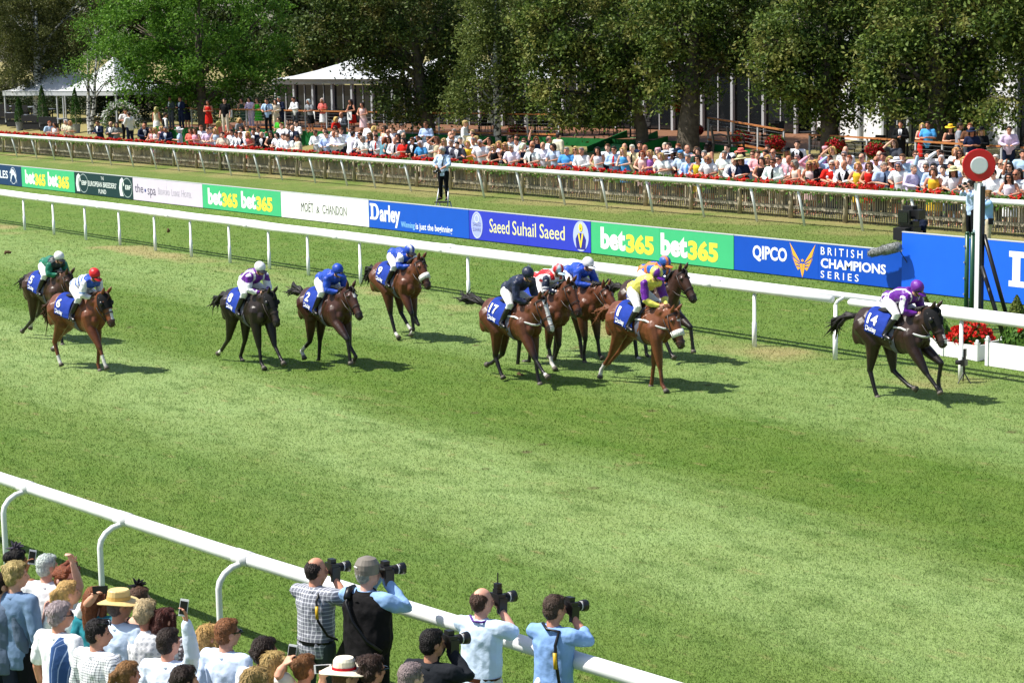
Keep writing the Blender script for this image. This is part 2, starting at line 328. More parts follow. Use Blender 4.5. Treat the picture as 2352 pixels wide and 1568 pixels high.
def ring(mb, x, z, rx, rz, w, y=-.030, n=32, mi=0):
    a = [(x+rx*math.cos(2*math.pi*k/n), y, z+rz*math.sin(2*math.pi*k/n)) for k in range(n)]; b = [(x+(rx-w)*math.cos(2*math.pi*k/n), y, z+(rz-w)*math.sin(2*math.pi*k/n)) for k in range(n)]
    mb.add(a+b, [(k, (k+1) % n, n+(k+1) % n, n+k) for k in range(n)], mi)
INK = {}
def ink(h):
    if h not in INK: INK[h] = mat('sign print '+h, hexc(h), .5, .3, noise=.04, nscale=2)
    return INK[h]
def flatmesh(mb, name, m, parent):
    me = bpy.data.meshes.new(name); me.from_pydata(mb.v, [], mb.f); me.materials.append(m); me.update()
    return link(name, me, None, parent)
BY = 35.4
def board(px0, px1, col, label, fn, h=.9, z0=.03, by=BY, group='advertising boards along the inside of the course'):
    x0, x1 = PY(*px0, by).x, PY(*px1, by).x; t = empty('advertising_board', G(x0, by, z0), 0, label, 'advertising board', group)
    L = x1-x0-.02
    for q in (0, 1): m = MB(); m.box((0, 0, h/2), (L/2-.006, .05, h)); o = m.build('panel', ink(col), t); o.location = (L/4+q*L/2, random.uniform(-.001, .001), 0); o.rotation_euler = (random.uniform(-.002, .002), 0, 0)
    m = MB()
    for q in (.15, L/2, L-.15): m.bar((q, .03, h*.9), (q, .5, 0), .04)
    m.build('stay', STEEL, t); m = MB(); m.box((L/2, 0, h+.012), (L, .06, .024)); m.build('edge_trim', mat('pale trim', (.55, .57, .6), .5), t)
    parts = []
    def ly(c):
        b = MB(); parts.append((c, b, 'emblem'))
        def word():
            q = MB(); parts.append((c, q, 'lettering')); return q
        b.word = word; return b
    fn(ly, L, h)
    for c, b, nm in parts:
        if b.v: flatmesh(b, nm, ink(c), t)
    return t
def betfn(ly, L, h):
    for k in (.072, .51):
        letter(ly('#f5fff5'), 'bet', L*k, h*.17, L*.185, h*.70, bold=.05); letter(ly('#ffe14e'), '365', L*(k+.19), h*.14, L*.2, h*.60, bold=.05)
def ebf(ly, L, h):
    W = '#e8f0ee'
    for k in (.02, .77):
        x = L*k; ring(ly('#9fb0b0'), x+.78, h*.5, .46, .4, .035)
        poly(ly(W), [(x+.1, .1*h), (x+.02, .45*h), (x+.12, .82*h), (x+.32, .95*h), (x+.46, .85*h), (x+.5, .6*h), (x+.42, .55*h), (x+.4, .7*h), (x+.3, .72*h), (x+.27, .4*h), (x+.42, .1*h)])
        letter(ly(W), 'EBF', x+.6, h*.42, .5, h*.2, bold=.02)
    letter(ly(W), 'THE', L*.47, h*.74, L*.05, h*.15, bold=.0); letter(ly(W), 'EUROPEAN BREEDERS\u2019', L*.24, h*.4, L*.49, h*.24, bold=.012); letter(ly(W), 'FUND', L*.42, h*.1, L*.13, h*.2, bold=.012)
def spa(ly, L, h):
    letter(ly('#55506a'), 'the', L*.03, h*.35, L*.125, h*.38); disc(ly('#2c3c88'), L*.185, h*.47, .07, .07); letter(ly('#55506a'), 'spa', L*.22, h*.16, L*.12, h*.42)
    for s, a, b, hh in (('B', .375, .025, .3), ('EDFORD', .403, .14, .22), ('L', .57, .022, .3), ('ODGE', .594, .09, .22), ('H', .71, .035, .3), ('OTEL', .75, .1, .22)): letter(ly('#b9b3c4'), s, L*a, h*.36, L*b, h*hh)
def moet(ly, L, h):
    for s, a, b, hh in (('MO\u00cbT', .24, .145, .42), ('&', .42, .035, .24), ('CHANDON', .49, .27, .33)): letter(ly('#3f423f'), s, L*a, h*.32, L*b, h*hh, bold=-.004)
    for k in range(12): poly(ly('#3f423f'), [(L*(.245+.043*k)-.03, h*.312), (L*(.245+.043*k)+.05, h*.312), (L*(.245+.043*k)+.05, h*.325), (L*(.245+.043*k)-.03, h*.325)], -.034)
def slabD(m, x, z, w, h, t):
    poly(m, [(x, z), (x+w*.55, z), (x+w*.55, z+t*.6), (x, z+t*.6)]); poly(m, [(x, z+h-t*.6), (x+w*.55, z+h-t*.6), (x+w*.55, z+h), (x, z+h)])
    poly(m, [(x+t*.45, z+t*.6), (x+t*.45+t, z+t*.6), (x+t*.45+t, z+h-t*.6), (x+t*.45, z+h-t*.6)])
    n = 12; a = []; b = []
    for k in range(n+1):
        q = -math.pi/2+math.pi*k/n; a.append((x+w*.55+w*.45*math.cos(q), -.030, z+h/2+h/2*math.sin(q))); b.append((x+w*.55+(w*.45-t)*math.cos(q), -.030, z+h/2+(h/2-t*.6)*math.sin(q)))
    m.add(a+b, [(k, k+1, n+2+k, n+1+k) for k in range(n)])
def darley(ly, L, h):
    m = ly('#f4f8ff'); slabD(m, L*.012, h*.3, L*.095, h*.6, .14); letter(m, 'arley', L*.115, h*.08, L*.215, h*.8, bold=.035)
    letter(ly('#8fd0ff'), 'Winning', L*.335, h*.07, L*.14, h*.28, bold=.012); letter(m, 'is just the beginning', L*.485, h*.05, L*.36, h*.3, bold=.018)
def saeed(ly, L, h):
    disc(ly('#a9b4f2'), L*.07, h*.5, .3, .42); letter(ly('#dfe4ff'), 'SAEED', L*.035, h*.46, L*.07, h*.13); letter(ly('#dfe4ff'), 'SUHAIL', L*.033, h*.28, L*.075, h*.13); ring(ly('#dfe4ff'), L*.07, h*.5, .28, .4, .02, -.035)
    ring(ly('#dfe4ff'), L*.07, h*.72, .12, .13, .03, -.035)
    for s, a, b in (('Saeed', .18, .17), ('Suhail', .375, .195), ('Saeed', .6, .2)): letter(ly('#f3efae'), s, L*a, h*.3, L*b, h*.47, bold=.004)
    x = L*.925; disc(ly('#b9c4f4'), x, h*.5, .36, .44); poly(ly('#30309a'), [(x-.2, h*.08), (x-.24, h*.4), (x-.12, h*.6), (x+.12, h*.6), (x+.24, h*.4), (x+.2, h*.08)], -.035)
    poly(ly('#ffe14a'), [(x-.13, h*.58), (x-.06, h*.6), (x, h*.3), (x+.06, h*.6), (x+.13, h*.58), (x+.02, h*.13), (x-.02, h*.13)], -.040); disc(ly('#ffe14a'), x, h*.78, .09, .12, -.040); disc(ly('#b08a20'), x, h*.75, .03, .03, -.045)
def series(ly, L, h):
    W = '#f6f9ff'; O = '#f6b53a'; letter(ly(W), 'QIPCO', L*.115, h*.32, L*.205, h*.46, bold=.03)
    cx, cz = L*.41, h*.42; m = ly(O)
    for sg in (-1, 1):
        q = lambda a, b: (cx+sg*a*L*.075, cz+b*h)
        for (a0, b0, a1, b1, a2, b2, a3, b3) in ((.15, .0, .32, .12, 1.0, .55, .72, .18), (.14, -.04, .7, .13, .95, .35, .6, .02), (.12, -.09, .58, .0, .82, .16, .5, -.1), (.1, -.14, .48, -.12, .68, -.0, .34, -.22)):
            p = [q(a0, b0), q(a1, b1), q(a2, b2), q(a3, b3)]; poly(m, p if sg > 0 else p[::-1])
        p = [q(.02, -.02), q(.2, -.040), q(.12, -.25), q(.0, -.42)]; poly(m, p if sg > 0 else p[::-1])
    poly(m, [(cx-.06, cz+.1*h), (cx-.03, cz+.03*h), (cx+.03, cz+.03*h), (cx+.06, cz+.1*h), (cx+.02, cz+.07*h), (cx, cz+.12*h), (cx-.02, cz+.07*h)])
    letter(ly(W), 'B R I T I S H', L*.515, h*.7, L*.23, h*.22, bold=.006); letter(ly(W), 'CHAMPIONS', L*.515, h*.34, L*.355, h*.27, bold=.03); letter(ly(W), 'S E R I E S', L*.515, h*.06, L*.21, h*.2, bold=.006)
def sales(ly, L, h):
    letter(ly('#e8eef8'), 'SALES', L*.62, h*.32, L*.2, h*.4, bold=.02)
    x = L*.865
    poly(ly('#dfe8f5'), [(x-.2, h*.62), (x, h*.85), (x+.3, h*.8), (x+.55, h*.55), (x+.62, h*.12), (x+.5, h*.3), (x+.3, h*.55), (x+.1, h*.5), (x-.05, h*.2), (x-.15, h*.2), (x+.02, h*.6)])
    ring(ly('#dfe8f5'), x+.22, h*.5, .36, .38, .025)
bb = [(-90, 408), (52, 426), (174, 440), (308, 456), (468, 475), (648, 497), (850, 522), (1080, 551), (1360, 585), (1688, 625), (2072, 671)]
board((-110, 406), bb[1], '#123a66', 'navy board ending in SALES and a white horse emblem, at the picture edge', sales)
board(bb[1], bb[2], '#45bd80', 'green board with white and yellow numerals between the navy board and the dark green board', betfn)
board(bb[2], bb[3], '#12353a', 'dark green board with EUROPEAN BREEDERS lettering and two white horse heads', ebf)
board(bb[3], bb[4], '#d9cfe0', 'pale lilac board with thin grey lettering for a spa hotel', spa)
board(bb[4], bb[5], '#45bd80', 'green board with white and yellow numerals between the lilac board and the white board', betfn)
board(bb[5], bb[6], '#f2f4f0', 'white board with thin dark serif lettering below the cameraman on the steps', moet)
board(bb[6], bb[7], '#1458c8', 'mid blue board with bold white word and the line is just the beginning', darley)
board(bb[7], bb[8], '#3340c6', 'violet blue board with pale yellow lettering and two oval emblems', saeed)
board(bb[8], bb[9], '#45bd80', 'green board with white and yellow numerals directly behind the middle group of horses', betfn)
board(bb[9], (2095, 674), '#0e4fbf', 'blue board with golden winged crest and white BRITISH CHAMPIONS SERIES lettering', series)
def bigD(ly, L, h):
    q = PY(2317, 630, BY-.15).x-PY(2072, 671, BY-.12).x; slabD(ly('#f6f9ff'), q, h*.27, .95, .8, .22); letter(ly('#f6f9ff'), 'arley', q+1.1, h*.05, 2.6, 1.0, bold=.05)
board((2072, 671), (2930, 765), '#1d66f2', 'taller plain bright blue board behind the winning post with one big white letter', bigD, h=1.38, by=BY-.12)
# ---------------------------------------------------------------- picket fence and flower boxes
WOOD = mat('weathered timber', (.37, .33, .25), .85, .15, noise=.4, nscale=3, bump=.6, bscale=30)
WOODP = mat('pale round timber', (.42, .36, .25), .85, .15, noise=.35, nscale=4, bump=.5, bscale=30)
LEAF = lambda name, a, b, tr=.3, c=None: leafmat(name, a, b, tr, c)
def leafmat(name, a, b, tr=.3, c=None):
    if name in MATS: return MATS[name]
    m = bpy.data.materials.new(name); m.use_nodes = True; N, L = m.node_tree.nodes, m.node_tree.links; p = N['Principled BSDF']; p.inputs['Roughness'].default_value = .6; p.inputs['Specular IOR Level'].default_value = .2
    g = N.new('ShaderNodeNewGeometry'); r = N.new('ShaderNodeValToRGB'); e = r.color_ramp.elements; e[0].color = (*a, 1); e[1].color = (*b, 1); e[0].position = .05
    L.new(g.outputs['Random Per Island'], r.inputs[0])
    if c:                                    # clusters of yellowing leaves and seeds
        nz = N.new('ShaderNodeTexNoise'); nz.inputs['Scale'].default_value = .95; nz.inputs['Detail'].default_value = 4; L.new(g.outputs['Position'], nz.inputs['Vector']); mr = N.new('ShaderNodeMapRange'); mr.inputs['From Min'].default_value = .5; mr.inputs['From Max'].default_value = .66; mr.inputs['To Max'].default_value = .62; L.new(nz.outputs[0], mr.inputs[0])
        mx = N.new('ShaderNodeMix'); mx.data_type = 'RGBA'; L.new(mr.outputs[0], mx.inputs[0]); L.new(r.outputs[0], mx.inputs[6]); mx.inputs[7].default_value = (*c, 1); r = mx; ro = mx.outputs[2]
    else: ro = r.outputs[0]
    L.new(ro, p.inputs[0])
    t = N.new('ShaderNodeBsdfTranslucent'); L.new(ro, t.inputs[0]); x = N.new('ShaderNodeMixShader'); x.inputs[0].default_value = tr
    L.new(p.outputs[0], x.inputs[1]); L.new(t.outputs[0], x.inputs[2]); L.new(x.outputs[0], N['Material Output'].inputs[0]); MATS[name] = m; return m
def quads(pts, sizes, nrm=None, aspect=.6, sd=0):
    """leaf-sized quads with random turn at pts -> verts, faces"""
    r = np.random.default_rng(sd); n = len(pts); a = r.normal(size=(n, 3)); 
    if nrm is not None: a = a*.7+nrm
    a /= np.linalg.norm(a, axis=1)[:, None]; b = np.cross(a, r.normal(size=(n, 3))); b /= np.linalg.norm(b, axis=1)[:, None]; c = np.cross(a, b)
    s = np.asarray(sizes)[:, None]; b = b*s; c = c*s*aspect
    v = np.stack([pts-b, pts+c*.9-b*.1, pts+b, pts-c*.9-b*.1], 1).astype('f'); return v
def quadmesh(name, v, m):
    n = len(v); me = bpy.data.meshes.new(name); me.vertices.add(n*4); me.vertices.foreach_set('co', v.ravel()); me.loops.add(n*4); me.loops.foreach_set('vertex_index', np.arange(n*4, dtype=np.int32))
    me.polygons.add(n); me.polygons.foreach_set('loop_start', np.arange(n, dtype=np.int32)*4); me.polygons.foreach_set('loop_total', np.full(n, 4, np.int32)); me.update(calc_edges=True); me.materials.append(m); return me
GER = leafmat('geranium leaves', (.03, .09, .012), (.11, .22, .03)); RED = leafmat('red petals', (.42, .008, .006), (.75, .03, .018), .2)
FY = 45.5
def picket_fence():
    t = empty('picket_fence', G(-70, FY), 0, 'weathered timber picket fence holding back the crowd beyond the outer rail', 'fence')
    xs = np.arange(-116.2, -27, 2.42)
    for i, x in enumerate(xs):
        m = MB(); m.tube([G(x, FY-.06, -.1), G(x, FY-.06, 1.08)], [.085, .08], 8); o = m.build('post', WOODP, t, True); o.location -= Vector(t.location)
        if i == len(xs)-1: break
        m = MB()
        for q in np.arange(.1, 2.4, .098):
            hh = 1.17+random.uniform(-.02, .02); m.box(G(x+q, FY+.03, .1+hh/2-.05), (.042, .022, hh-.1))
        m.bar(G(x, FY-.02, .36), G(x+2.42, FY-.02, .36), .04, .11); m.bar(G(x, FY-.02, .88), G(x+2.42, FY-.02, .88), .04, .1)
        o = m.build('picket_panel', WOOD, t); o.location -= Vector(t.location)
    m = MB()
    for z in np.arange(.03, .3, .06): m.bar(G(-116, FY-.045, z), G(-28, FY-.045, z), .007)
    for x in np.arange(-116, -28, .12): m.bar(G(x, FY-.045, 0), G(x, FY-.045, .3), .006)
    o = m.build('wire_netting', BLACKM, t); o.location -= Vector(t.location)
picket_fence()
def flower_boxes():
    src = []
    for k in range(6):
        L = 1.08; m = MB(); m.box((0, 0, .07), (L, .2, .14)); m.box((0, 0, .148), (L+.03, .22, .02)); bx = m.mesh('box', WOODP)
        n = 330; p = np.stack([rng.uniform(-L/2, L/2, n), rng.normal(-.03, .12, n), rng.uniform(.06, .3, n)], 1); p[:, 2] -= np.maximum(0, -p[:, 1]-.12)*1.1
        fo = quadmesh('foliage', quads(p, rng.uniform(.035, .065, n), np.array([0, -.4, .7]), .9, k), GER)
        nf = [46, 30, 14, 24, 18, 40][k]; c = np.stack([rng.uniform(-L/2, L/2, nf), rng.normal(-.05, .11, nf), rng.uniform(.22, .36, nf)], 1)
        if k in (2, 3): c[:, 0] = np.abs(c[:, 0])*(1 if k == 2 else -1)
        p = np.repeat(c, 9, 0)+rng.normal(0, .026, (nf*9, 3)); fl = quadmesh('flowers', quads(p, rng.uniform(.025, .042, nf*9), np.array([0, -.5, .6]), 1, k), RED); src.append((bx, fo, fl, nf))
    xs = np.arange(-116.2, -27, 2.42); i = 0
    words = ['full of red geraniums', 'with red geraniums and some leaves', 'mostly green, red blooms at its near end', 'with red blooms gathered at its far end', 'leafy with few red geraniums', 'overflowing with red geraniums']
    for x in xs[:-1]:
        for dx in (.66, 1.78):
            X = x+dx; far = X < -62; k = random.choice([0, 5, 1, 3]) if far else random.choice([0, 1, 2, 3, 4, 5, 2, 4]); b = src[k]
            o = empty('flower_box', G(X, FY-.2, .88), 0, 'wooden flower box %s on the picket fence' % words[k], 'flower box', 'flower boxes along the picket fence')
            link('box', b[0], None, o); link('foliage', b[1], None, o); link('flowers', b[2], None, o); o['_k'] = k; i += 1
    # say which one: nth of its look counted along the fence from the winning post
    bs = sorted([o for o in COL.objects if o.name.startswith('flower_box')], key=lambda o: -o.location.x); cnt = {}
    for o in bs:
        k = o['_k']; cnt[k] = cnt.get(k, 0)+1; del o['_k']
        o['label'] = 'flower box %s, %s such from the winning post' % (words[k], ORD(cnt[k]))
ONES = 'first second third fourth fifth sixth seventh eighth ninth tenth eleventh twelfth thirteenth fourteenth fifteenth sixteenth seventeenth eighteenth nineteenth'.split(); TENS = {2: 'twent', 3: 'thirt', 4: 'fort', 5: 'fift'}
def ORD(n):
    if n < 20: return ONES[n-1]
    return TENS[n//10]+'ieth' if n % 10 == 0 else TENS[n//10]+'y-'+ONES[n % 10-1]
flower_boxes()
# ---------------------------------------------------------------- winning post and its gear
def winning_post():
    b = G(-26.95, 32); t = empty('winning_post', b, 0, 'tall white winning post with a red and pale blue disc on top', 'winning post')
    vw = Vector((b.x, b.y, 0)).normalized(); rt = Vector((-vw.y, vw.x, 0))*-1   # away from us / rightwards
    R = Matrix.Identity(3); v0, r0_ = vw, rt; vw, rt = Vector((0, 1, 0)), Vector((1, 0, 0))
    m = MB(); m.box((0, 0, 1.53), (.16, .1, 3.06), R); o = m.build('post', mat('white paint', (.8, .82, .83), .35, .5), t)
    m = MB(); m.box(rt*.125+vw*.02, (.075, .14, 5.2), R); m = MB(); m.box(rt*.105+vw*.02+Vector((0, 0, 1.5)), (.05, .08, 3.0), R); m.build('back_plate', BLACK, t)
    m = MB(); m.box(rt*-.06-vw*.053+Vector((0, 0, 1.05)), (.05, .012, 2.1), R); m.build('side_strip', mat('pale blue grey', (.42, .55, .6), .4), t)  # pale blue strip on the lower front of the post
    m = MB()
    for a, c in (((.12, .05, 2.0), (.62, .35, 0)), ((.12, .0, 1.35), (.78, -.1, 0)), ((-.1, .3, 1.2), (-.62, .25, 0))):
        q = lambda p: rt*p[0]+vw*p[1]+Vector((0, 0, p[2])); mm = MB(); mm.tube([q(a), q(c)], .045, 8); mm.build('brace', BLACK, t, True)
    vw, rt = v0, r0_; n = (-vw*math.cos(.12)+rt*math.sin(.12)); x = Vector((0, 0, 1)).cross(n).normalized(); D = Matrix((x, Vector((0, 0, 1)), n)).transposed(); c = Vector((0, 0, 3.43))-vw*.02
    def dsk(r, d0, d1, name, mt):
        m = MB(); R0 = [[c+D@Vector((rr*math.cos(2*math.pi*k/40), rr*math.sin(2*math.pi*k/40), d)) for k in range(40)] for rr, d in ((r*.97, d0), (r, d0+.004), (r, d1-.004), (r*.97, d1))]; m.rings(R0); return m.build(name, mt, t)
    dsk(.335, -.05, .03, 'disc', mat('red paint', (.66, .014, .02), .35, .5)); dsk(.178, .02, .036, 'disc_rim', mat('white paint', (.8, .82, .83))); dsk(.165, .03, .041, 'disc_centre', mat('disc white', (.82, .84, .86), .4))
    m = MB(); m.tube([(0, 0, 3.0), (0, 0, 3.12)], .025, 8); m.build('bracket', STEEL, t)
    GREEN = mat('dark green paint', (.012, .07, .03), .35, .5)
    for u0, lb in ((2218.5, 'dark green pole studded with small fittings beside the winning post'), (2231, 'plain dark green pole touching the winning post')):
        p = PY(u0, 745, 31.6); p = G(p.x, 31.6); o = empty('green_pole', p, 0, lb, 'pole', 'green poles at the winning post')
        m = MB(); m.tube([(0, 0, 0), (0, 0, 2.05)], .048, 10); m.build('shaft', GREEN, o, True)
        m = MB()
        for z in np.arange(.15, 2.05, .33): m.box((-.02, -.055, z), (.03, .03, .03))
        if u0 < 2220: m.build('fitting', STEEL, o); 
        m = MB(); m.tube([(0, 0, 2.05), (0, 0, 2.1)], [.052, .03], 10); m.build('cap', GREEN, o, True)
winning_post()
WBOX = mat('white planter paint', (.8, .81, .81), .45, .4, noise=.05, nscale=3); SOIL = mat('soil', (.12, .075, .04), .95, .1, noise=.4, nscale=20, bump=.8)
def planter(c, w, d, label, h=.42, fol=0, flowers=0, tall=.3, sd=0):
    t = empty('flower_planter', c, 0, label, 'planter', 'white planters behind the rail'); m = MB()
    for sx in (-1, 1): m.box((sx*w/2, 0, h/2), (.03, d-.05, h))
    for sy in (-1, 1): m.box((0, sy*d/2, h/2), (w-.05, .03, h))
    m.build('panel', WBOX, t)
    for sx in (-1, 1):
        for sy in (-1, 1):
            m = MB(); p = (sx*w/2, sy*d/2); m.box((*p, h/2+.02), (.07, .07, h+.04)); m.box((*p, h+.05), (.085, .085, .02)); m.ell((*p, h+.085), .035, 8); m.build('corner_post', WBOX, t)
    m = MB(); m.box((0, 0, h*.8), (w-.06, d-.06, .04)); m.build('soil', SOIL, t)
    r = np.random.default_rng(sd)
    if fol:
        a = r.normal(size=(fol, 3)); a /= np.linalg.norm(a, axis=1)[:, None]; a[:, 2] = np.abs(a[:, 2]); p = a*r.uniform(.5, 1, fol)[:, None]*np.array([w*.5, d*.5, tall])+np.array([0, 0, h*.85])
        link('foliage', quadmesh('foliage', quads(p, r.uniform(.03, .06, fol), a, .8, sd), GER), None, t)
    if flowers:
        a = r.normal(size=(flowers, 3)); a /= np.linalg.norm(a, axis=1)[:, None]; a[:, 2] = np.abs(a[:, 2]); c0 = a*np.array([w*.5, d*.5, tall*1.06])+np.array([0, 0, h*.87]); p = np.repeat(c0, 10, 0)+r.normal(0, .03, (flowers*10, 3))
        link('flowers', quadmesh('flowers', quads(p, r.uniform(.026, .045, flowers*10), np.repeat(a, 10, 0), 1, sd), RED), None, t)
def topiary(c, h, r0, label, sd):
    t = empty('topiary_cone', c, 0, label, 'topiary', 'clipped cones by the winning post'); r = np.random.default_rng(sd); n = 2200; z = 1-np.sqrt(r.uniform(0, 1, n)); a = r.uniform(0, 6.28, n); rr = r0*(1-z)**.85*r.uniform(.75, 1.04, n)
    p = np.stack([rr*np.cos(a), rr*np.sin(a), .12+z*(h-.12)], 1); link('foliage', quadmesh('foliage', quads(p, r.uniform(.018, .036, n), np.stack([np.cos(a), np.sin(a), 0*a+.4], 1), .8, sd), leafmat('box leaves', (.06, .10, .015), (.2, .24, .05))), None, t)
    m = MB(); m.tube([(0, 0, 0), (0, 0, h*.8)], [.03, .01], 6); m.build('trunk', WOOD, t)
planter(P(2148, 806), .8, .5, 'white planter with sparse green plants behind the leading horse\u2019s head', h=.3, fol=900, flowers=18, tall=.46, sd=3)
planter(P(2232, 818), .85, .7, 'white planter with a dome of red flowers beside the rail post', h=.29, fol=800, flowers=85, tall=.42, sd=5)
planter(P(2352, 843), 1.15, .7, 'large white planter of green bushes at the picture edge', h=.45, fol=1900, flowers=3, tall=.55, sd=8)
topiary(P(2334, 766), .82, .28, 'clipped yellow green cone beside the winning post braces', 2)
topiary(P(2124, 724), .45, .15, 'small clipped cone just behind the leading jockey\u2019s head', 4)
def remote_camera():
    c = G(-23.3, 27.35); t = empty('remote_camera', c, .3, 'black remote camera with flash on a small ground tripod by the rail post', 'camera')
    m = MB(); 
    for a in (0, 2.1, 4.2): mm = MB(); mm.tube([(0, 0, .2), (.13*math.cos(a), .13*math.sin(a), 0)], .012, 6); mm.build('leg', BLACK, t)
    m.tube([(0, 0, .18), (0, 0, .3)], .022, 8); m.build('head', BLACK, t); m = MB(); m.box((0, 0, .37), (.08, .14, .11)); m.box((0, 0, .45), (.05, .06, .05)); m.build('body', BLACK, t)
    m = MB(); m.tube([(0, 0, .37), (-.15, -.02, .37)], [.04, .045], 10); m.build('lens', BLACKM, t, True); m = MB(); m.box((0, .03, .55), (.04, .06, .13)); m.box((.0, .03, .49), (.03, .03, .06)); m.build('flash', BLACK, t)
remote_camera()
def tv_camera():
    c = PY(2087, 556, 36.4); t = empty('television_camera', (c.x, 36.4, gz(36.4)), 0, 'large black television camera on a pedestal above the plain blue board', 'camera'); zb = c.z-gz(36.4)
    vw = Vector((-c.x, -36.4, 0)).normalized(); R = Matrix((Vector((-1, -.1, 0)).normalized(), Vector((.1, -1, 0)).normalized(), Vector((0, 0, 1)))).transposed()
    def B(name, cc, d, mt=BLACK): m = MB(); m.box(Vector(cc)+Vector((0, 0, zb)), d, R); return m.build(name, mt, t)
    B('body', (0, 0, .2), (.5, .3, .34)); B('lens_box', (.0, -.22, .22), (.36, .28, .3), BLACKM); B('top_box', (0, .02, .44), (.4, .26, .14)); B('viewfinder', (.15, .1, .68), (.34, .26, .22)); B('eyepiece', (-.1, .15, .74), (.3, .2, .26), BLACKM); B('monitor', (0, -.16, .62), (.34, .08, .34))
    m = MB(); m.box((0, -.215, zb+.62), (.27, .012, .25), R); m.build('screen', GLASS, t)
    m = MB(); m.tube([(0, 0, 0), (0, 0, zb+.05)], [.12, .09], 12); m.build('pedestal', BLACK, t, True)
    a, b = PY(2068, 566, 35.0), PY(1995, 583, 35.0); t = empty('fluffy_microphone', b, 0, 'long grey furry microphone sticking out over the board by the television camera', 'microphone'); d = a-b
    FUR = mat('grey fur', (.24, .25, .25), .95, .05, noise=.5, nscale=14, bump=1, bscale=45)
    m = MB(); m.tube([Vector((0, 0, 0)), d*.08, d*.3, d*.42, d*.46, d*.7, d*.95, d], [.05, .09, .1, .1, .115, .125, .12, .06], 14); m.build('wind_cover', FUR, t, True)
    r = np.random.default_rng(5); n = 900; k = r.uniform(.03, .98, n); a2 = r.uniform(0, 6.28, n); u1 = d.normalized(); y = u1.orthogonal().normalized(); z = u1.cross(y); pp = np.array(d)[None]*k[:, None]+(np.array(y)[None]*np.cos(a2)[:, None]+np.array(z)[None]*np.sin(a2)[:, None])*(.1+.025*(k > .44))[:, None]
    link('fur', quadmesh('fur', quads(pp, r.uniform(.015, .03, n), None, .3, 3), FUR), None, t)
    m = MB(); m.tube([d*.9+Vector((0, .06, -.05)), d*.9+Vector((.1, .3, -.45)), d*1.1+Vector((.1, 1.3, -.3))], .012, 6); m.build('boom_arm', BLACK, t)
tv_camera()
# ---------------------------------------------------------------- horses and jockeys
def z1(x, y): return (x/4, 520.5+y/4)
def z2(x, y): return (465.4+x/4, 520.5+y/4)
def z3(x, y): return (1041+x/4, 520.5+y/4)
def z5(x, y): return (1824.9+x/4.466, 612.4+y/4.466)
K = .97
BODY = [(-.86, 1.26, .07, .06), (-.80, 1.27, .18, .15), (-.66, 1.30, .28, .25), (-.46, 1.285, .315, .285), (-.22, 1.24, .30, .275), (.02, 1.19, .325, .285), (.22, 1.18, .355, .28), (.42, 1.21, .375, .255), (.58, 1.24, .34, .22), (.72, 1.24, .24, .17), (.80, 1.22, .1, .09)]
def body_at(x):
    a = [s[0] for s in BODY]; return [float(np.interp(x, a, [s[i] for s in BODY])) for i in (1, 2, 3)]
def seg_dist(p, a, b):
    a, b = np.array(a), np.array(b); d = b-a; t = np.clip(((p-a)@d)/max(d@d, 1e-9), 0, 1); return np.linalg.norm(p-(a+t[:, None]*d), axis=1), t
def chain(root, targets, lens, bend):
    pts = [root]
    for (tx, tz), L, bd in zip(targets, lens, bend):
        x0, z0 = pts[-1]; dz = max(-.985*L, min(.985*L, tz-z0)); dx = math.sqrt(max(0, L*L-dz*dz)); want = tx-x0
        if abs(want) < dx*.5 and abs(dz) < .9*L:  # trust the picture when the limb swings towards us
            dx = max(abs(want), dx*.55)
        pts.append((x0+math.copysign(dx, want if abs(want) > .02 else bd), z0+dz))
    return pts
def scale_mb(m, k): m.v = [(a*k, b*k, c*k) for a, b, c in m.v]
LEATHER = mat('dark leather', (.025, .016, .012), .45, .4); WEB = mat('white webbing', (.75, .75, .74), .7, .2); NUMW = mat('cloth print white', (.85, .86, .9), .7, .2); HOOF = mat('hoof horn', (.10, .085, .07), .5, .3)
CLOTHBLUE = mat('number cloth blue', (.014, .042, .29), .8, .15, noise=.15, nscale=8, bump=.4, bscale=16)
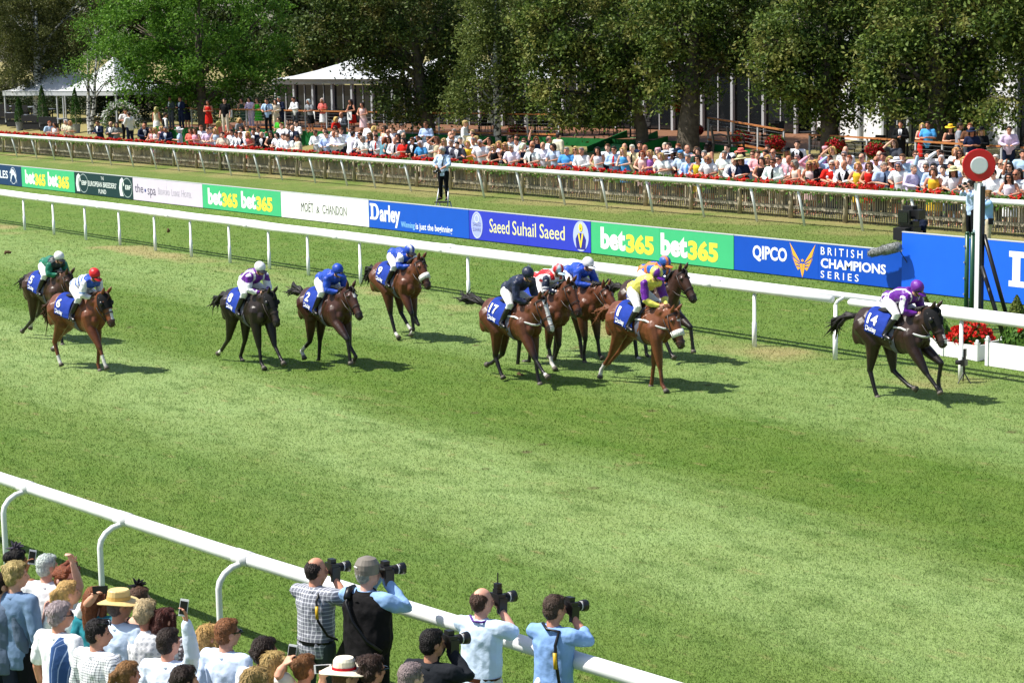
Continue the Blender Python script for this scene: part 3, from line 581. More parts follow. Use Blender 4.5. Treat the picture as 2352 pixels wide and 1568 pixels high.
def horse(h):
    X, Y = h['pos']; z0 = gz(Y)+h.get('dz', 0); yw = h.get('yaw', 0); ca, sa = math.cos(yw), math.sin(yw); root = empty('racehorse', (X, Y, z0), yw, h['label'], 'horse', 'racehorses galloping past the rail'); k = K*h.get('k', 1)
    def loc(q, off):
        d = ray(*q); c = Vector((X-sa*off*k, Y+ca*off*k, 0)); t = (ca*c.y-sa*c.x)/(ca*d.y-sa*d.x); p = CAM+d*t; return (((p.x-X)*ca+(p.y-Y)*sa)/k, (p.z-z0)/k)
    h['loc'] = loc
    mb = MB(); mb.loft(BODY, 18)
    mb.ell((-.52, .16, 1.2), (.26, .14, .30), 12); mb.ell((-.52, -.16, 1.2), (.26, .14, .30), 12)
    for s in (-1, 1): mb.ell((.52, s*.14, 1.14), (.19, .12, .28), 12); mb.ell((.68, s*.09, 1.1), (.13, .1, .15), 10)
    mb.ell((.34, 0, 1.5), (.3, .07, .1), 10)
    for s in (-1, 1): mb.ell((.3, s*.23, 1.2), (.06, .06, .26), 8, Matrix.Rotation(.5, 3, 'Y')); mb.ell((-.66, s*.2, 1.12), (.11, .07, .22), 8); mb.ell((-.34, s*.235, 1.18), (.1, .055, .2), 8, Matrix.Rotation(-.5, 3, 'Y')); mb.ell((.6, s*.1, 1.45), (.2, .06, .12), 8, Matrix.Rotation(-.6, 3, 'Y'))
    pol = loc(h['poll'], h.get('poff', .05)); muz = loc(h['muz'], h.get('moff', .05)); 
    pol = (min(max(pol[0], .95), 1.25), min(max(pol[1], 1.5), 2.0)); hd = Vector((muz[0]-pol[0], 0, muz[1]-pol[1]))
    turn = h.get('turn', 0)
    a = math.atan2(-hd.z, max(hd.x, .12)); a = min(max(a, .55), 1.15); hv = Vector((math.cos(a)*math.cos(turn), math.cos(a)*math.sin(turn), -math.sin(a))); HL = .60
    pz = Vector((pol[0]-.04, 0, pol[1]-.05)); py = h.get('py', 0); pz.y = py
    # neck: rings from the shoulder to the poll
    nb = Vector((.56, 0, 1.33)); mid = Vector((.84, py*.4, 1.33+(pz.z-1.33)*.55+.02))
    R = []
    for t, hh, hw in ((0, .30, .16), (.3, .245, .125), (.55, .19, .1), (.8, .15, .085), (1.0, .125, .08), (1.1, .09, .07)):
        p = nb*(1-t)**2+mid*2*t*(1-t)+pz*t*t; d = ((mid-nb)*(1-t)+(pz-mid)*t).normalized(); up = Vector((-d.z, 0, d.x)).normalized(); sd = d.cross(up)
        R.append([p+up*hh*math.sin(q)+sd*hw*math.cos(q) for q in [2*math.pi*j/14 for j in range(14)]])
    mb.rings(R)
    # head
    side = Vector((-math.sin(turn), math.cos(turn), 0)); nu = hv.cross(side)*-1; nu = nu if nu.z > 0 else -nu; hs = 1.17; hv = hv*hs; nu = nu*hs; side = side*hs
    R = []; HS = ((-.05, .07, .055, 0), (.02, .125, .092, -.005), (.12, .148, .102, -.02), (.22, .14, .088, -.022), (.34, .105, .066, -.005), (.45, .088, .058, .0), (.53, .088, .064, -.004), (.58, .068, .055, -.008), (.61, .035, .03, -.01))
    for t, hh, hw, o in HS:
        p = pz+hv*t+nu*o; R.append([p+nu*hh*math.sin(q)*(.95)+side*hw*math.cos(q) for q in [2*math.pi*j/14 for j in range(14)]])
    mb.rings(R)
    for s in (-1, 1):
        b = pz+nu*.1+side*s*.055; tip = b+(nu*.75-hv*.45+side*s*.18).normalized()*.17; mb.tube([b-nu*.03, b+(tip-b)*.45, tip], [.038, .04, .006], 7)
        mb.ell(pz+hv*.15+nu*.06+side*s*.078, (.035, .03, .03), 8)     # brow
        mb.ell(pz+hv*.16-nu*.085+side*s*.055, (.06, .03, .06), 8)
    legs = []; 
    for nm, off, s in (('RF', -.13, -1), ('LF', .13, 1)):
        tg = [loc(q, off) for q in h[nm]]; rt_ = (.44+min(.2, max(-.1, .32*(tg[2][0]-.5))), .97); pts = chain(rt_, tg, (.50, .335, .19), (1, -1, 1)); P3 = [Vector((.56, off*1.05, 1.2)), *[Vector((p[0], off*(1 if i else 1.1), p[1])) for i, p in enumerate(pts)]]
        mb.tube(P3[0:2]+[P3[1]+(P3[2]-P3[1])*.45, P3[2]], [.155, .125, .098, .056], 10, True); mb.ell(P3[2], (.055, .05, .062), 8); mb.tube(P3[2:4], [.044, .036], 8, True); mb.ell(P3[3], (.046, .042, .046), 8)
        e = P3[3]+(P3[4]-P3[3])*.62; mb.tube([P3[3], e], [.038, .042], 8, True); legs.append((nm, P3))
    for nm, off, s in (('RH', -.15, -1), ('LH', .15, 1)):
        tg = [loc(q, off) for q in h[nm]]; sx = min(max(-.36+.28*(tg[0][0]+.68), -.5), -.1); rt_ = (sx, .98); pts = chain(rt_, tg, (.53, .43, .19), (-1, 1, 1)); P3 = [Vector((-.5, off*1.1, 1.26)), *[Vector((p[0], off*(.95), p[1])) for p in pts]]
        mb.tube([P3[0], P3[1]], [.22, .15], 10, True); mb.tube([P3[1]+(P3[0]-P3[1])*.1, P3[1]+(P3[2]-P3[1])*.4, P3[2]], [.155, .112, .054], 10, True)
        d = (P3[2]-P3[1]).normalized(); mb.ell(P3[2]-Vector((.012, 0, -.01)), (.062, .048, .066), 8); mb.tube(P3[2:4], [.05, .038], 8, True); mb.ell(P3[3], (.048, .043, .048), 8)
        e = P3[3]+(P3[4]-P3[3])*.62; mb.tube([P3[3], e], [.04, .043], 8, True); legs.append((nm, P3))
    scale_mb(mb, k); me = blob(mb, 'body', .0165, 3, .5); me.materials.append(COAT)
    c0 = np.array(h['coat']); pc = np.array(h['points']); low = h.get('low', 1)
    socks = h.get('socks', {}); blaze = h.get('blaze')
    def col(c):
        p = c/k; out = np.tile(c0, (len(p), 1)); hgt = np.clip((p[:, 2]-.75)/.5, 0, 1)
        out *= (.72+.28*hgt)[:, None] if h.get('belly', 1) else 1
        q, t = np.full(len(p), 9.), None
        for nm, P3 in legs:
            d1, t1 = seg_dist(p, P3[1], P3[2]); w = np.clip(1-(d1/.14), 0, 1)**.5*np.clip((t1-.35)/.5, 0, 1)*low
            w = np.where(d1 < .16, w, 0); out = out*(1-w[:, None])+pc*w[:, None]
            for a, b, (lo, hi) in ((P3[2], P3[3], (0, 1)), (P3[3], P3[4], (1, 2))):
                d1, t1 = seg_dist(p, a, b); near = d1 < .085; w = near*low; out = np.where(near[:, None], out*(1-low)+pc*low, out)
                if nm in socks:
                    tt = lo+t1; s = near & (tt > socks[nm]); out[s] = (.62, .6, .56)
        t = (p-np.array(pz))@np.array(hv)/hs**2; d = np.linalg.norm((p-np.array(pz))-t[:, None]*np.array(hv), axis=1); mz = (t > .46) & (d < .2) & (t < .8)
        wz = np.clip((t-.42)/.12, 0, 1)*mz*.8; out = out*(1-wz[:, None])+np.array((.02, .016, .015))*wz[:, None]
        if blaze is not None:
            up = (p-np.array(pz))@np.array(nu)/hs**2; sd = np.abs((p-np.array(pz))@np.array(side))/hs**2; f = (up > .03) & (t > blaze[0]) & (t < blaze[1]) & (sd < blaze[2]) & (d < .22); out[f] = (.7, .68, .65)
        return out
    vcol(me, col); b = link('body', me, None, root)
    # hooves, eyes, nostrils
    for nm, P3 in legs:
        m = MB(); a = P3[3]+(P3[4]-P3[3])*.6; e = P3[4]; m.tube([a, e], [.045, .062], 10); scale_mb(m, k); m.build('hoof', HOOF, root, True)
    for s in (-1, 1):
        m = MB(); m.ell(pz+hv*.15+nu*.045+side*s*.098, .022, 8); scale_mb(m, k); m.build('eye', BLACK, root, True)
        m = MB(); m.ell(pz+hv*.575+nu*.02+side*s*.046, (.018, .014, .02), 8); scale_mb(m, k); m.build('nostril', BLACKM, root, True)
    # mane and tail
    m = MB(); r = random.Random(h['seed']); hc = h.get('mane', (.012, .01, .009))
    for i in range(34):
        t = i/33*.98+.02; p = nb*(1-t)**2+mid*2*t*(1-t)+pz*t*t; d = ((mid-nb)*(1-t)+(pz-mid)*t).normalized(); up = Vector((-d.z, 0, d.x)).normalized(); hh = float(np.interp(t, [0, .3, .55, .8, 1], [.3, .245, .19, .15, .125]))
        b0 = p+up*(hh-.03)+Vector((0, r.uniform(-.03, .03), 0)); sgn = r.choice((-1, 1, -1)); l = r.uniform(.1, .2); m.tube([b0, b0+up*l*.5-d*l*.35+Vector((0, sgn*l*.3, 0)), b0+up*l*.3-d*l*.8+Vector((0, sgn*l*.75, -.03))], [.03, .024, .004], 5)
    for i in range(5): b0 = pz+nu*.12; m.tube([b0, b0+hv*.08+nu*.05, b0+hv*.16+nu*r.uniform(-.02, .03)+side*r.uniform(-.06, .06)], [.025, .02, .004], 5)
    scale_mb(m, k); o = m.build('mane', MANE, root, True); colr(o, hc)
    m = MB(); tx, ty, tz = h.get('tail', (-.55, 0, -.12)); b0 = Vector((-.84, 0, 1.4))
    for i in range(26):
        j = lambda s: Vector((r.gauss(0, s), r.gauss(0, s), r.gauss(0, s))); e = b0+Vector((tx, ty, tz))*r.uniform(.75, 1.15)+j(.09); c1 = b0+Vector((tx*.38, ty*.3, max(tz*.25, tz*.25)+.07))+j(.025); c2 = b0+Vector((tx*.75, ty*.75, tz*.6+.05))+j(.055)
        m.tube([b0+j(.012), c1, c2, e], [.034, .036, .026, .003], 5)
    m.tube([b0+Vector((.08, 0, .02)), b0, b0+Vector((tx*.3, ty*.25, .05+tz*.15))], [.06, .05, .03], 8); scale_mb(m, k); o = m.build('tail', MANE, root, True); colr(o, hc)
    # number cloth
    def surf(x, th, o): bz, hh, hw = body_at(x); return Vector((x, (hw+o)*math.sin(th), bz+(hh+o)*math.cos(th)))
    def cl(u, v, o=.022):                                   # u along the horse, v metres down from the spine
        s = -1 if v < 0 else 1; a = abs(v); bz, hh, hw = body_at(u); th = min(a/.31, 1.62); p = surf(u, s*th, o); ex = a-th*.31
        if ex > 0: p.z -= ex; p.y += s*.01
        p.y += s*.012*math.sin(u*24+a*5)*max(0, a-.2); return p
    u0, u1 = -.40, .12; m = MB(); nu_, nv = 12, 36; vm = .55; g = [[cl(u0+(u1-u0)*i/nu_ + .05*abs(-vm+2*vm*j/nv), -vm+2*vm*j/nv) for j in range(nv+1)] for i in range(nu_+1)]
    m.add([p for r_ in g for p in r_], [(i*(nv+1)+j, i*(nv+1)+j+1, (i+1)*(nv+1)+j+1, (i+1)*(nv+1)+j) for i in range(nu_) for j in range(nv)]); scale_mb(m, k); o = m.build('number_cloth', CLOTHBLUE, root, True)
    md = o.modifiers.new('t', 'SOLIDIFY'); md.thickness = .012*k; md.offset = 1
    def print_(s, ua, ub, va, vb, bold):
        v, f = text2d(s, bold, 3); m = MB(); m.add([cl(ua+(ub-ua)*a+.05*(vb+(va-vb)*b), -(vb+(va-vb)*b), .046) for a, b in v], f); scale_mb(m, k); me = bpy.data.meshes.new('print'); me.from_pydata(m.v, [], m.f); me.materials.append(NUMW); return me
    n_ = h.get('num', '9'); wn = .06 if n_ == '1' else .13 if len(n_) == 1 else .22
    for nm, me in (('number', print_(n_, u0+.06, u0+.06+wn, .22, .40, .03)), ('lettering', print_('Darley', u0+.05, u0+.3, .43, .53, .035))):
        link(nm, me, None, o)
    m = MB(); R = []
    for x in (.19, .3): R.append([surf(x+.0, q, .012) for q in [2*math.pi*j/20 for j in range(20)]])
    m.rings(R, False); scale_mb(m, k); m.build('girth', mat('girth webbing', (.12, .12, .16), .7, .2), root, True)
    m = MB(); m.loft([(-.24, 1.575, .03, .1), (-.1, 1.57, .04, .14), (.08, 1.575, .035, .12), (.2, 1.6, .04, .1)], 10); scale_mb(m, k); m.build('saddle', BLACKM, root, True)
    # bridle
    m = MB()
    def loop(t, e, w=.012):
        o_ = float(np.interp(t, [q[0] for q in HS], [q[3] for q in HS])); hh, hw = [float(np.interp(t, [q[0] for q in HS], [q[i] for q in HS])) for i in (1, 2)]; c = pz+hv*t+nu*o_
        R = [[c+hv*d+nu*(hh+e)*math.sin(q)+side*(hw+e)*math.cos(q) for q in [2*math.pi*j/16 for j in range(16)]] for d in (-w, w)]; return R
    m.rings(loop(.05, .008), False); m.rings(loop(.36, .01), False); m.rings(loop(.5, .008, .008), False)
    for s in (-1, 1):
        m.tube([pz+hv*.04+side*s*.1, pz+hv*.2+side*s*.1-nu*.03, pz+hv*.48+side*s*.07-nu*.03], .011, 5); bit = pz+hv*.49+side*s*.078-nu*.035; hnd = Vector((.66, s*.1, 1.56)); m.tube([bit, bit*.5+hnd*.5+Vector((0, 0, -.05)), hnd], .011, 5)
    scale_mb(m, k); m.build('bridle', LEATHER, root, True)
    if 'nose' in h: m = MB(); m.rings(loop(.36, .028, .05)); scale_mb(m, k); o = m.build('noseband', mat('sheepskin', (.78, .77, .73), .95, .1, noise=.2, nscale=40, bump=1, bscale=60), root, True)
    if 'hood' in h:
        m = MB(); R = []
        for t in (-.02, .03, .08, .13, .18, .24, .28): R.append(loop(t, .014, 0)[0])
        m.rings(R, False)
        scale_mb(m, k); o = m.build('blinker_hood', mat('black hood', (.014, .014, .016), .8, .1), root, True)
        for s in (-1, 1):
            m = MB(); c = pz+hv*.17+nu*.03+side*s*.118; m.ell(c, (.05, .035, .055), 10); scale_mb(m, k); m.build('eye_cup', BLACK, root, True)
    if 'breast' in h:
        m = MB(); pts = [surf(.16, -1.15, .02)]+[Vector((x, y, z)) for x, y, z in ((.45, -.25, 1.33), (.66, -.2, 1.25), (.80, -.1, 1.2), (.845, 0, 1.19), (.80, .1, 1.2), (.66, .2, 1.25), (.45, .25, 1.33))]; m.tube(pts, .02, 6); scale_mb(m, k); m.build('breast_girth', WEB, root, True)
    h['k_'] = k; h['z0'] = z0; return root
def folds(me, amp):                          # creases: noise stretched down the cloth, with pulls across it
    from mathutils import noise as mn
    n = len(me.vertices); c = np.empty(n*3, 'f'); me.vertices.foreach_get('co', c); c = c.reshape(-1, 3); nn = np.empty(n*3, 'f'); me.vertices.foreach_get('normal', nn); nn = nn.reshape(-1, 3); o = np.array([1-2*abs(mn.noise(Vector((p[0]*9+p[2]*5, p[1]*9-p[2]*4, p[2]*5))))+.7*mn.noise(Vector((p[0]*17, p[1]*17, p[2]*15+3))) for p in c], 'f')
    c += nn*(o[:, None]-.3)*amp; me.vertices.foreach_set('co', c.ravel()); me.update()
def jockey(h, j):
    X, Y = h['pos']; k, z0 = h['k_'], h['z0']; hx, hz = h['loc'](h['hel'], 0)
    hx = min(max(hx, .36), .72); H = Vector((hx, j.get('hy', 0), hz)); pel = Vector((hx-.60+j.get('px', 0), 0, min(max(hz-.36, 1.76), 1.95))); sh = H+Vector((-.14, 0, -.17)); sd = .19
    root = None; hand = [Vector((.68, s*.075, 1.60)) for s in (-1, 1)]; shd = [sh+Vector((0, s*sd, -.01)) for s in (-1, 1)]
    el = [(a+b)/2+Vector((-.07, s*.1, -.1)) for a, b, s in zip(shd, hand, (-1, 1))]
    hip = [pel+Vector((0, s*.1, -.02)) for s in (-1, 1)]; kn = [Vector((pel.x+.36, s*.27, 1.55)) for s in (-1, 1)]; an = [Vector((pel.x+.1, s*.315, 1.17)) for s in (-1, 1)]; toe = [a+Vector((.17, s*.03, -.05)) for a, s in zip(an, (-1, 1))]
    def torso(m, e): m.tube([pel, pel*.55+sh*.45+Vector((-.01, 0, .07)), sh*.85+pel*.15+Vector((0, 0, .03)), sh], [.135+e, .135+e, .15+e, .1+e], 12, True); m.tube([shd[0], sh+Vector((-.02, 0, .03)), shd[1]], [.065+e, .1+e, .065+e], 8, True)
    b = MB(); torso(b, 0); b.tube([sh, H+Vector((-.03, 0, -.06))], [.06, .06], 8, True); b.ell(H+Vector((.005, 0, -.01)), (.1, .08, .115), 12); b.ell(H+Vector((.055, 0, -.085)), (.06, .055, .055), 8); b.ell(H+Vector((.112, 0, -.05)), (.02, .016, .028), 6)
    for i in (0, 1):
        b.tube([shd[i], el[i], hand[i]], [.055, .042, .03], 8, True); s = (-1, 1)[i]
        b.ell(hand[i]+Vector((.03, 0, 0)), (.048, .026, .04), 8)
        for q in range(4): c = hand[i]+Vector((.05, s*.012, .03-.02*q)); b.tube([c, c+Vector((.035, -s*.01, -.005)), c+Vector((.03, -s*.04, -.01))], .011, 5, True)
        c = hand[i]+Vector((.03, -s*.02, .035)); b.tube([c, c+Vector((.04, -s*.02, .01))], .012, 5, True)
        b.tube([hip[i], kn[i], an[i], toe[i]], [.09, .058, .042, .035], 8, True)
    scale_mb(b, k); me = blob(b, 'person', .0115, 3, .4); me.materials.append(SKIN)
    eyes = [H+Vector((.093, s*.035, -.03)) for s in (-1, 1)]
    def sc(c):
        p = c/k; o = np.ones((len(p), 3))
        for e in eyes: o[np.linalg.norm(p-np.array(e), axis=1) < .018] = (.15, .12, .1)
        mm = np.linalg.norm((p-np.array(H+Vector((.105, 0, -.105))))/np.array((.03, .03, .012)), axis=1) < 1; o[mm] = (.7, .35, .32); return o
    vcol(me, sc); root = link('person', me, None, None, (X, Y, z0)); root.rotation_euler = (0, 0, h.get('yaw', 0)); colr(root, j.get('skin', (.5, .28, .19))); tag(root, j['label'], 'jockey', 'jockeys riding in the race')
    r_ = random.Random(h['seed']+5)
    s = MB(); torso(s, .018)
    for i in (0, 1):
        w = hand[i]*.88+el[i]*.12; s.tube([shd[i], (shd[i]+el[i])/2+Vector((-.015, 0, -.01)), el[i], (el[i]+w)/2+Vector((-.02, 0, -.015)), w], [.078, .082, .07, .062, .038], 9, True)
    s.tube([pel+Vector((-.08, 0, .05)), pel+Vector((-.12, 0, -.0))], [.13, .12], 10, True)
    scale_mb(s, k); sm = blob(s, 'silks', .0115, 3, .4); sm.materials.append(SILK)
    ax = (sh-pel); axl = ax.length; axn = np.array(ax/axl); up = Vector((-ax.z, 0, ax.x)).normalized()
    def silk(c):
        p = c/k; d = np.full(len(p), 9.); arm = np.zeros(len(p))
        for i in (0, 1):
            d1, t1 = seg_dist(p, shd[i], el[i]); d2, t2 = seg_dist(p, el[i], hand[i]); m_ = d1 < d2; dd = np.minimum(d1, d2); ar = np.where(m_, t1*.5, .5+t2*.5); f = dd < d; d = np.where(f, dd, d); arm = np.where(f, ar, arm)
        q = p-np.array(pel); t = q@axn/axl; y = p[:, 1]; u = q@np.array(up)
        dist_t = np.linalg.norm(q-(np.clip(q@axn, 0, axl))[:, None]*axn, axis=1); isarm = (d < .1) & ((arm > .12) | (dist_t > .19)); return j['fn'](p, isarm, arm, t, y, u)
    vcol(sm, silk); folds(sm, .008); link('silks', sm, None, root)
    q = MB(); q.tube([pel+Vector((.02, 0, -.01)), pel+Vector((-.06, 0, .0))], [.145, .14], 10, True)
    for i in (0, 1): q.tube([hip[i], (hip[i]+kn[i])/2+Vector((0, 0, .01)), kn[i], kn[i]*.7+an[i]*.3], [.115, .095, .074, .06], 9, True)
    scale_mb(q, k); qm = blob(q, 'breeches', .012, 3, .4); o = link('breeches', qm, CLOTH, root); colr(o, (.8, .8, .8))
    for i in (0, 1):
        q = MB(); q.tube([kn[i]*.78+an[i]*.22, kn[i]*.45+an[i]*.55, an[i], an[i]*.5+toe[i]*.5, toe[i]], [.066, .062, .046, .045, .036], 9, True); q.box(an[i]+Vector((-.03, 0, -.05)), (.05, .05, .03)); scale_mb(q, k); o = q.build('boot', mat('riding boot', (.01, .01, .011), .28, .5), root, True)
        q = MB(); q.tube([an[i]+Vector((.06, .04, -.07)), an[i]+Vector((.06, 0, .06)), an[i]+Vector((.06, -.04, -.07)), an[i]+Vector((.06, .04, -.07))], .009, 5); scale_mb(q, k); q.build('stirrup', STEEL, root, True)
    tilt = Matrix.Rotation(j.get('tilt', .35), 3, 'Y'); q = MB(); q.ell(H+Vector((-.01, 0, .035)), (.137, .112, .115), 16, tilt); hm = q.mesh('helmet', SILK, True); hm2 = hm
    hc = np.array(H); ti = np.array(tilt)
    def cap(c): p = (c-hc)@ti; return j['cap'](p, np.arctan2(p[:, 1], p[:, 0]))
    vcol(hm, cap); n = len(hm.vertices); a = np.empty(n*3, 'f'); hm.vertices.foreach_get('co', a); hm.vertices.foreach_set('co', a*k); hm.update(); hl = link('helmet', hm, None, root)
    q = MB(); c = H+tilt@Vector((.1, 0, -.0)); R = [[c+tilt@Vector((rr*1.15*math.cos(t), rr*.95*math.sin(t), zz)) for t in [-1.5+3*i/10 for i in range(11)]] for rr, zz in ((.03, .012), (.095, -.008))]
    q.add([v for r in R for v in r], [(i, i+1, 12+i, 11+i) for i in range(10)]); scale_mb(q, k); pk = q.build('peak', PAINT, hl); md = pk.modifiers.new('t', 'SOLIDIFY'); md.thickness = .012; colr(pk, j.get('peak', (.02, .02, .025)))
    q = MB(); R = [[H+Vector((.005, 0, -.01))+Vector((math.cos(t)*.106, math.sin(t)*.088, zz)) for t in [-1.4+2.8*i/10 for i in range(11)]] for zz in (-.045, -.005)]
    q.add([v for r in R for v in r], [(i, i+1, 12+i, 11+i) for i in range(10)]); scale_mb(q, k); o = q.build('goggles', GLASS, root); md = o.modifiers.new('t', 'SOLIDIFY'); md.thickness = .01
    q = MB()
    for s_ in (-1, 1): q.tube([H+Vector((-.02, s_*.085, .0)), H+Vector((.02, s_*.078, -.07)), H+Vector((.05, s_*.03, -.135))], .008, 5)
    scale_mb(q, k); q.build('chin_strap', BLACK, root, True)
    if j.get('whip'): q = MB(); q.tube([hand[0]+Vector((.06, 0, .03)), hand[0]+Vector((-.25, -.12, -.1)), hand[0]+Vector((-.5, -.2, -.22))], [.01, .009, .006], 6); scale_mb(q, k); q.build('whip', BLACK, root, True)
    return root
def sel(n, c): return np.tile(np.array(c, 'f'), (n, 1))
def plain(c): return lambda p, *a: sel(len(p), c)
WHT, RBL, NAV, PUR, YEL, RED_, ORG, GRN, LBL = (.8, .8, .82), (.012, .06, .42), (.014, .02, .05), (.12, .012, .26), (.72, .66, .12), (.62, .015, .02), (.8, .22, .05), (.005, .16, .09), (.5, .68, .78)
def f_green(p, arm, a, t, y, u): o = sel(len(p), GRN); o[(~arm) & (t > .72)] = (.02, .03, .03); return o
def f_hoops(p, arm, a, t, y, u): o = sel(len(p), WHT); o[(~arm) & (np.mod(t*4.2, 1) < .42)] = (.05, .14, .5); o[(~arm) & (t > .9)] = (.03, .1, .5); o[arm & (a > .36) & (a < .42)] = (.1, .25, .6); return o
def f_purple(p, arm, a, t, y, u):
    o = sel(len(p), PUR); o[(~arm) & (np.abs(np.abs(y)-.11) < .022)] = WHT; o[arm] = WHT; o[arm & (a > .86)] = PUR; o[arm & (np.abs(p[:, 2]-np.interp(a, [0, .5, 1], [1.9, 1.75, 1.6])) < .03) & (a < .8)] = PUR; return o
def f_purple2(p, arm, a, t, y, u):
    o = sel(len(p), PUR); o[(~arm) & (np.abs(t-.1) < .03)] = WHT; o[(~arm) & (np.abs(np.abs(y)-.1) < .012)] = WHT; st = arm & (np.abs(np.abs(y)-np.interp(a, [0, .5, 1], [.24, .31, .14])) < .02) & (a < .85); o[st] = WHT; return o
def f_epaul(p, arm, a, t, y, u): o = sel(len(p), RBL); o[(a < .2) & (np.abs(y) > .13) & (t > .72)] = WHT; return o
def f_stars(p, arm, a, t, y, u):
    o = sel(len(p), WHT); o[(~arm) & (np.abs(np.abs(y)-.1) < .045) & (u > -.04)] = RED_; o[arm] = NAV; s = arm & ((np.mod(a*7, 1)-.5)**2+(np.mod(p[:, 2]*11+a*3, 1)-.5)**2 < .07); o[s] = WHT; return o
def f_brace(p, arm, a, t, y, u): o = sel(len(p), (.02, .12, .5)); o[(~arm) & (np.abs(np.abs(y)-.09) < .035)] = ORG; o[(~arm) & (np.abs(t-.35) < .1)] = ORG; o[arm] = (.02, .03, .07); o[arm & (np.mod(a*5, 1) < .35)] = ORG; return o
def f_yell(p, arm, a, t, y, u): o = sel(len(p), YEL); o[arm & (a < .5)] = PUR; return o
def c_two(a, b, n): return lambda p, th: np.where((np.mod(np.floor((th+np.pi)/(2*np.pi)*n), 2) > .5)[:, None], np.array(a), np.array(b))
def c_str(a, b, n): return lambda p, th: np.where((np.mod(np.floor(p[:, 1]*n+100), 2) > .5)[:, None], np.array(a), np.array(b))
BAY, DBAY, CHN, BLK = (.115, .036, .014), (.055, .019, .011), (.17, .05, .017), (.02, .012, .009); PT = (.012, .01, .01)
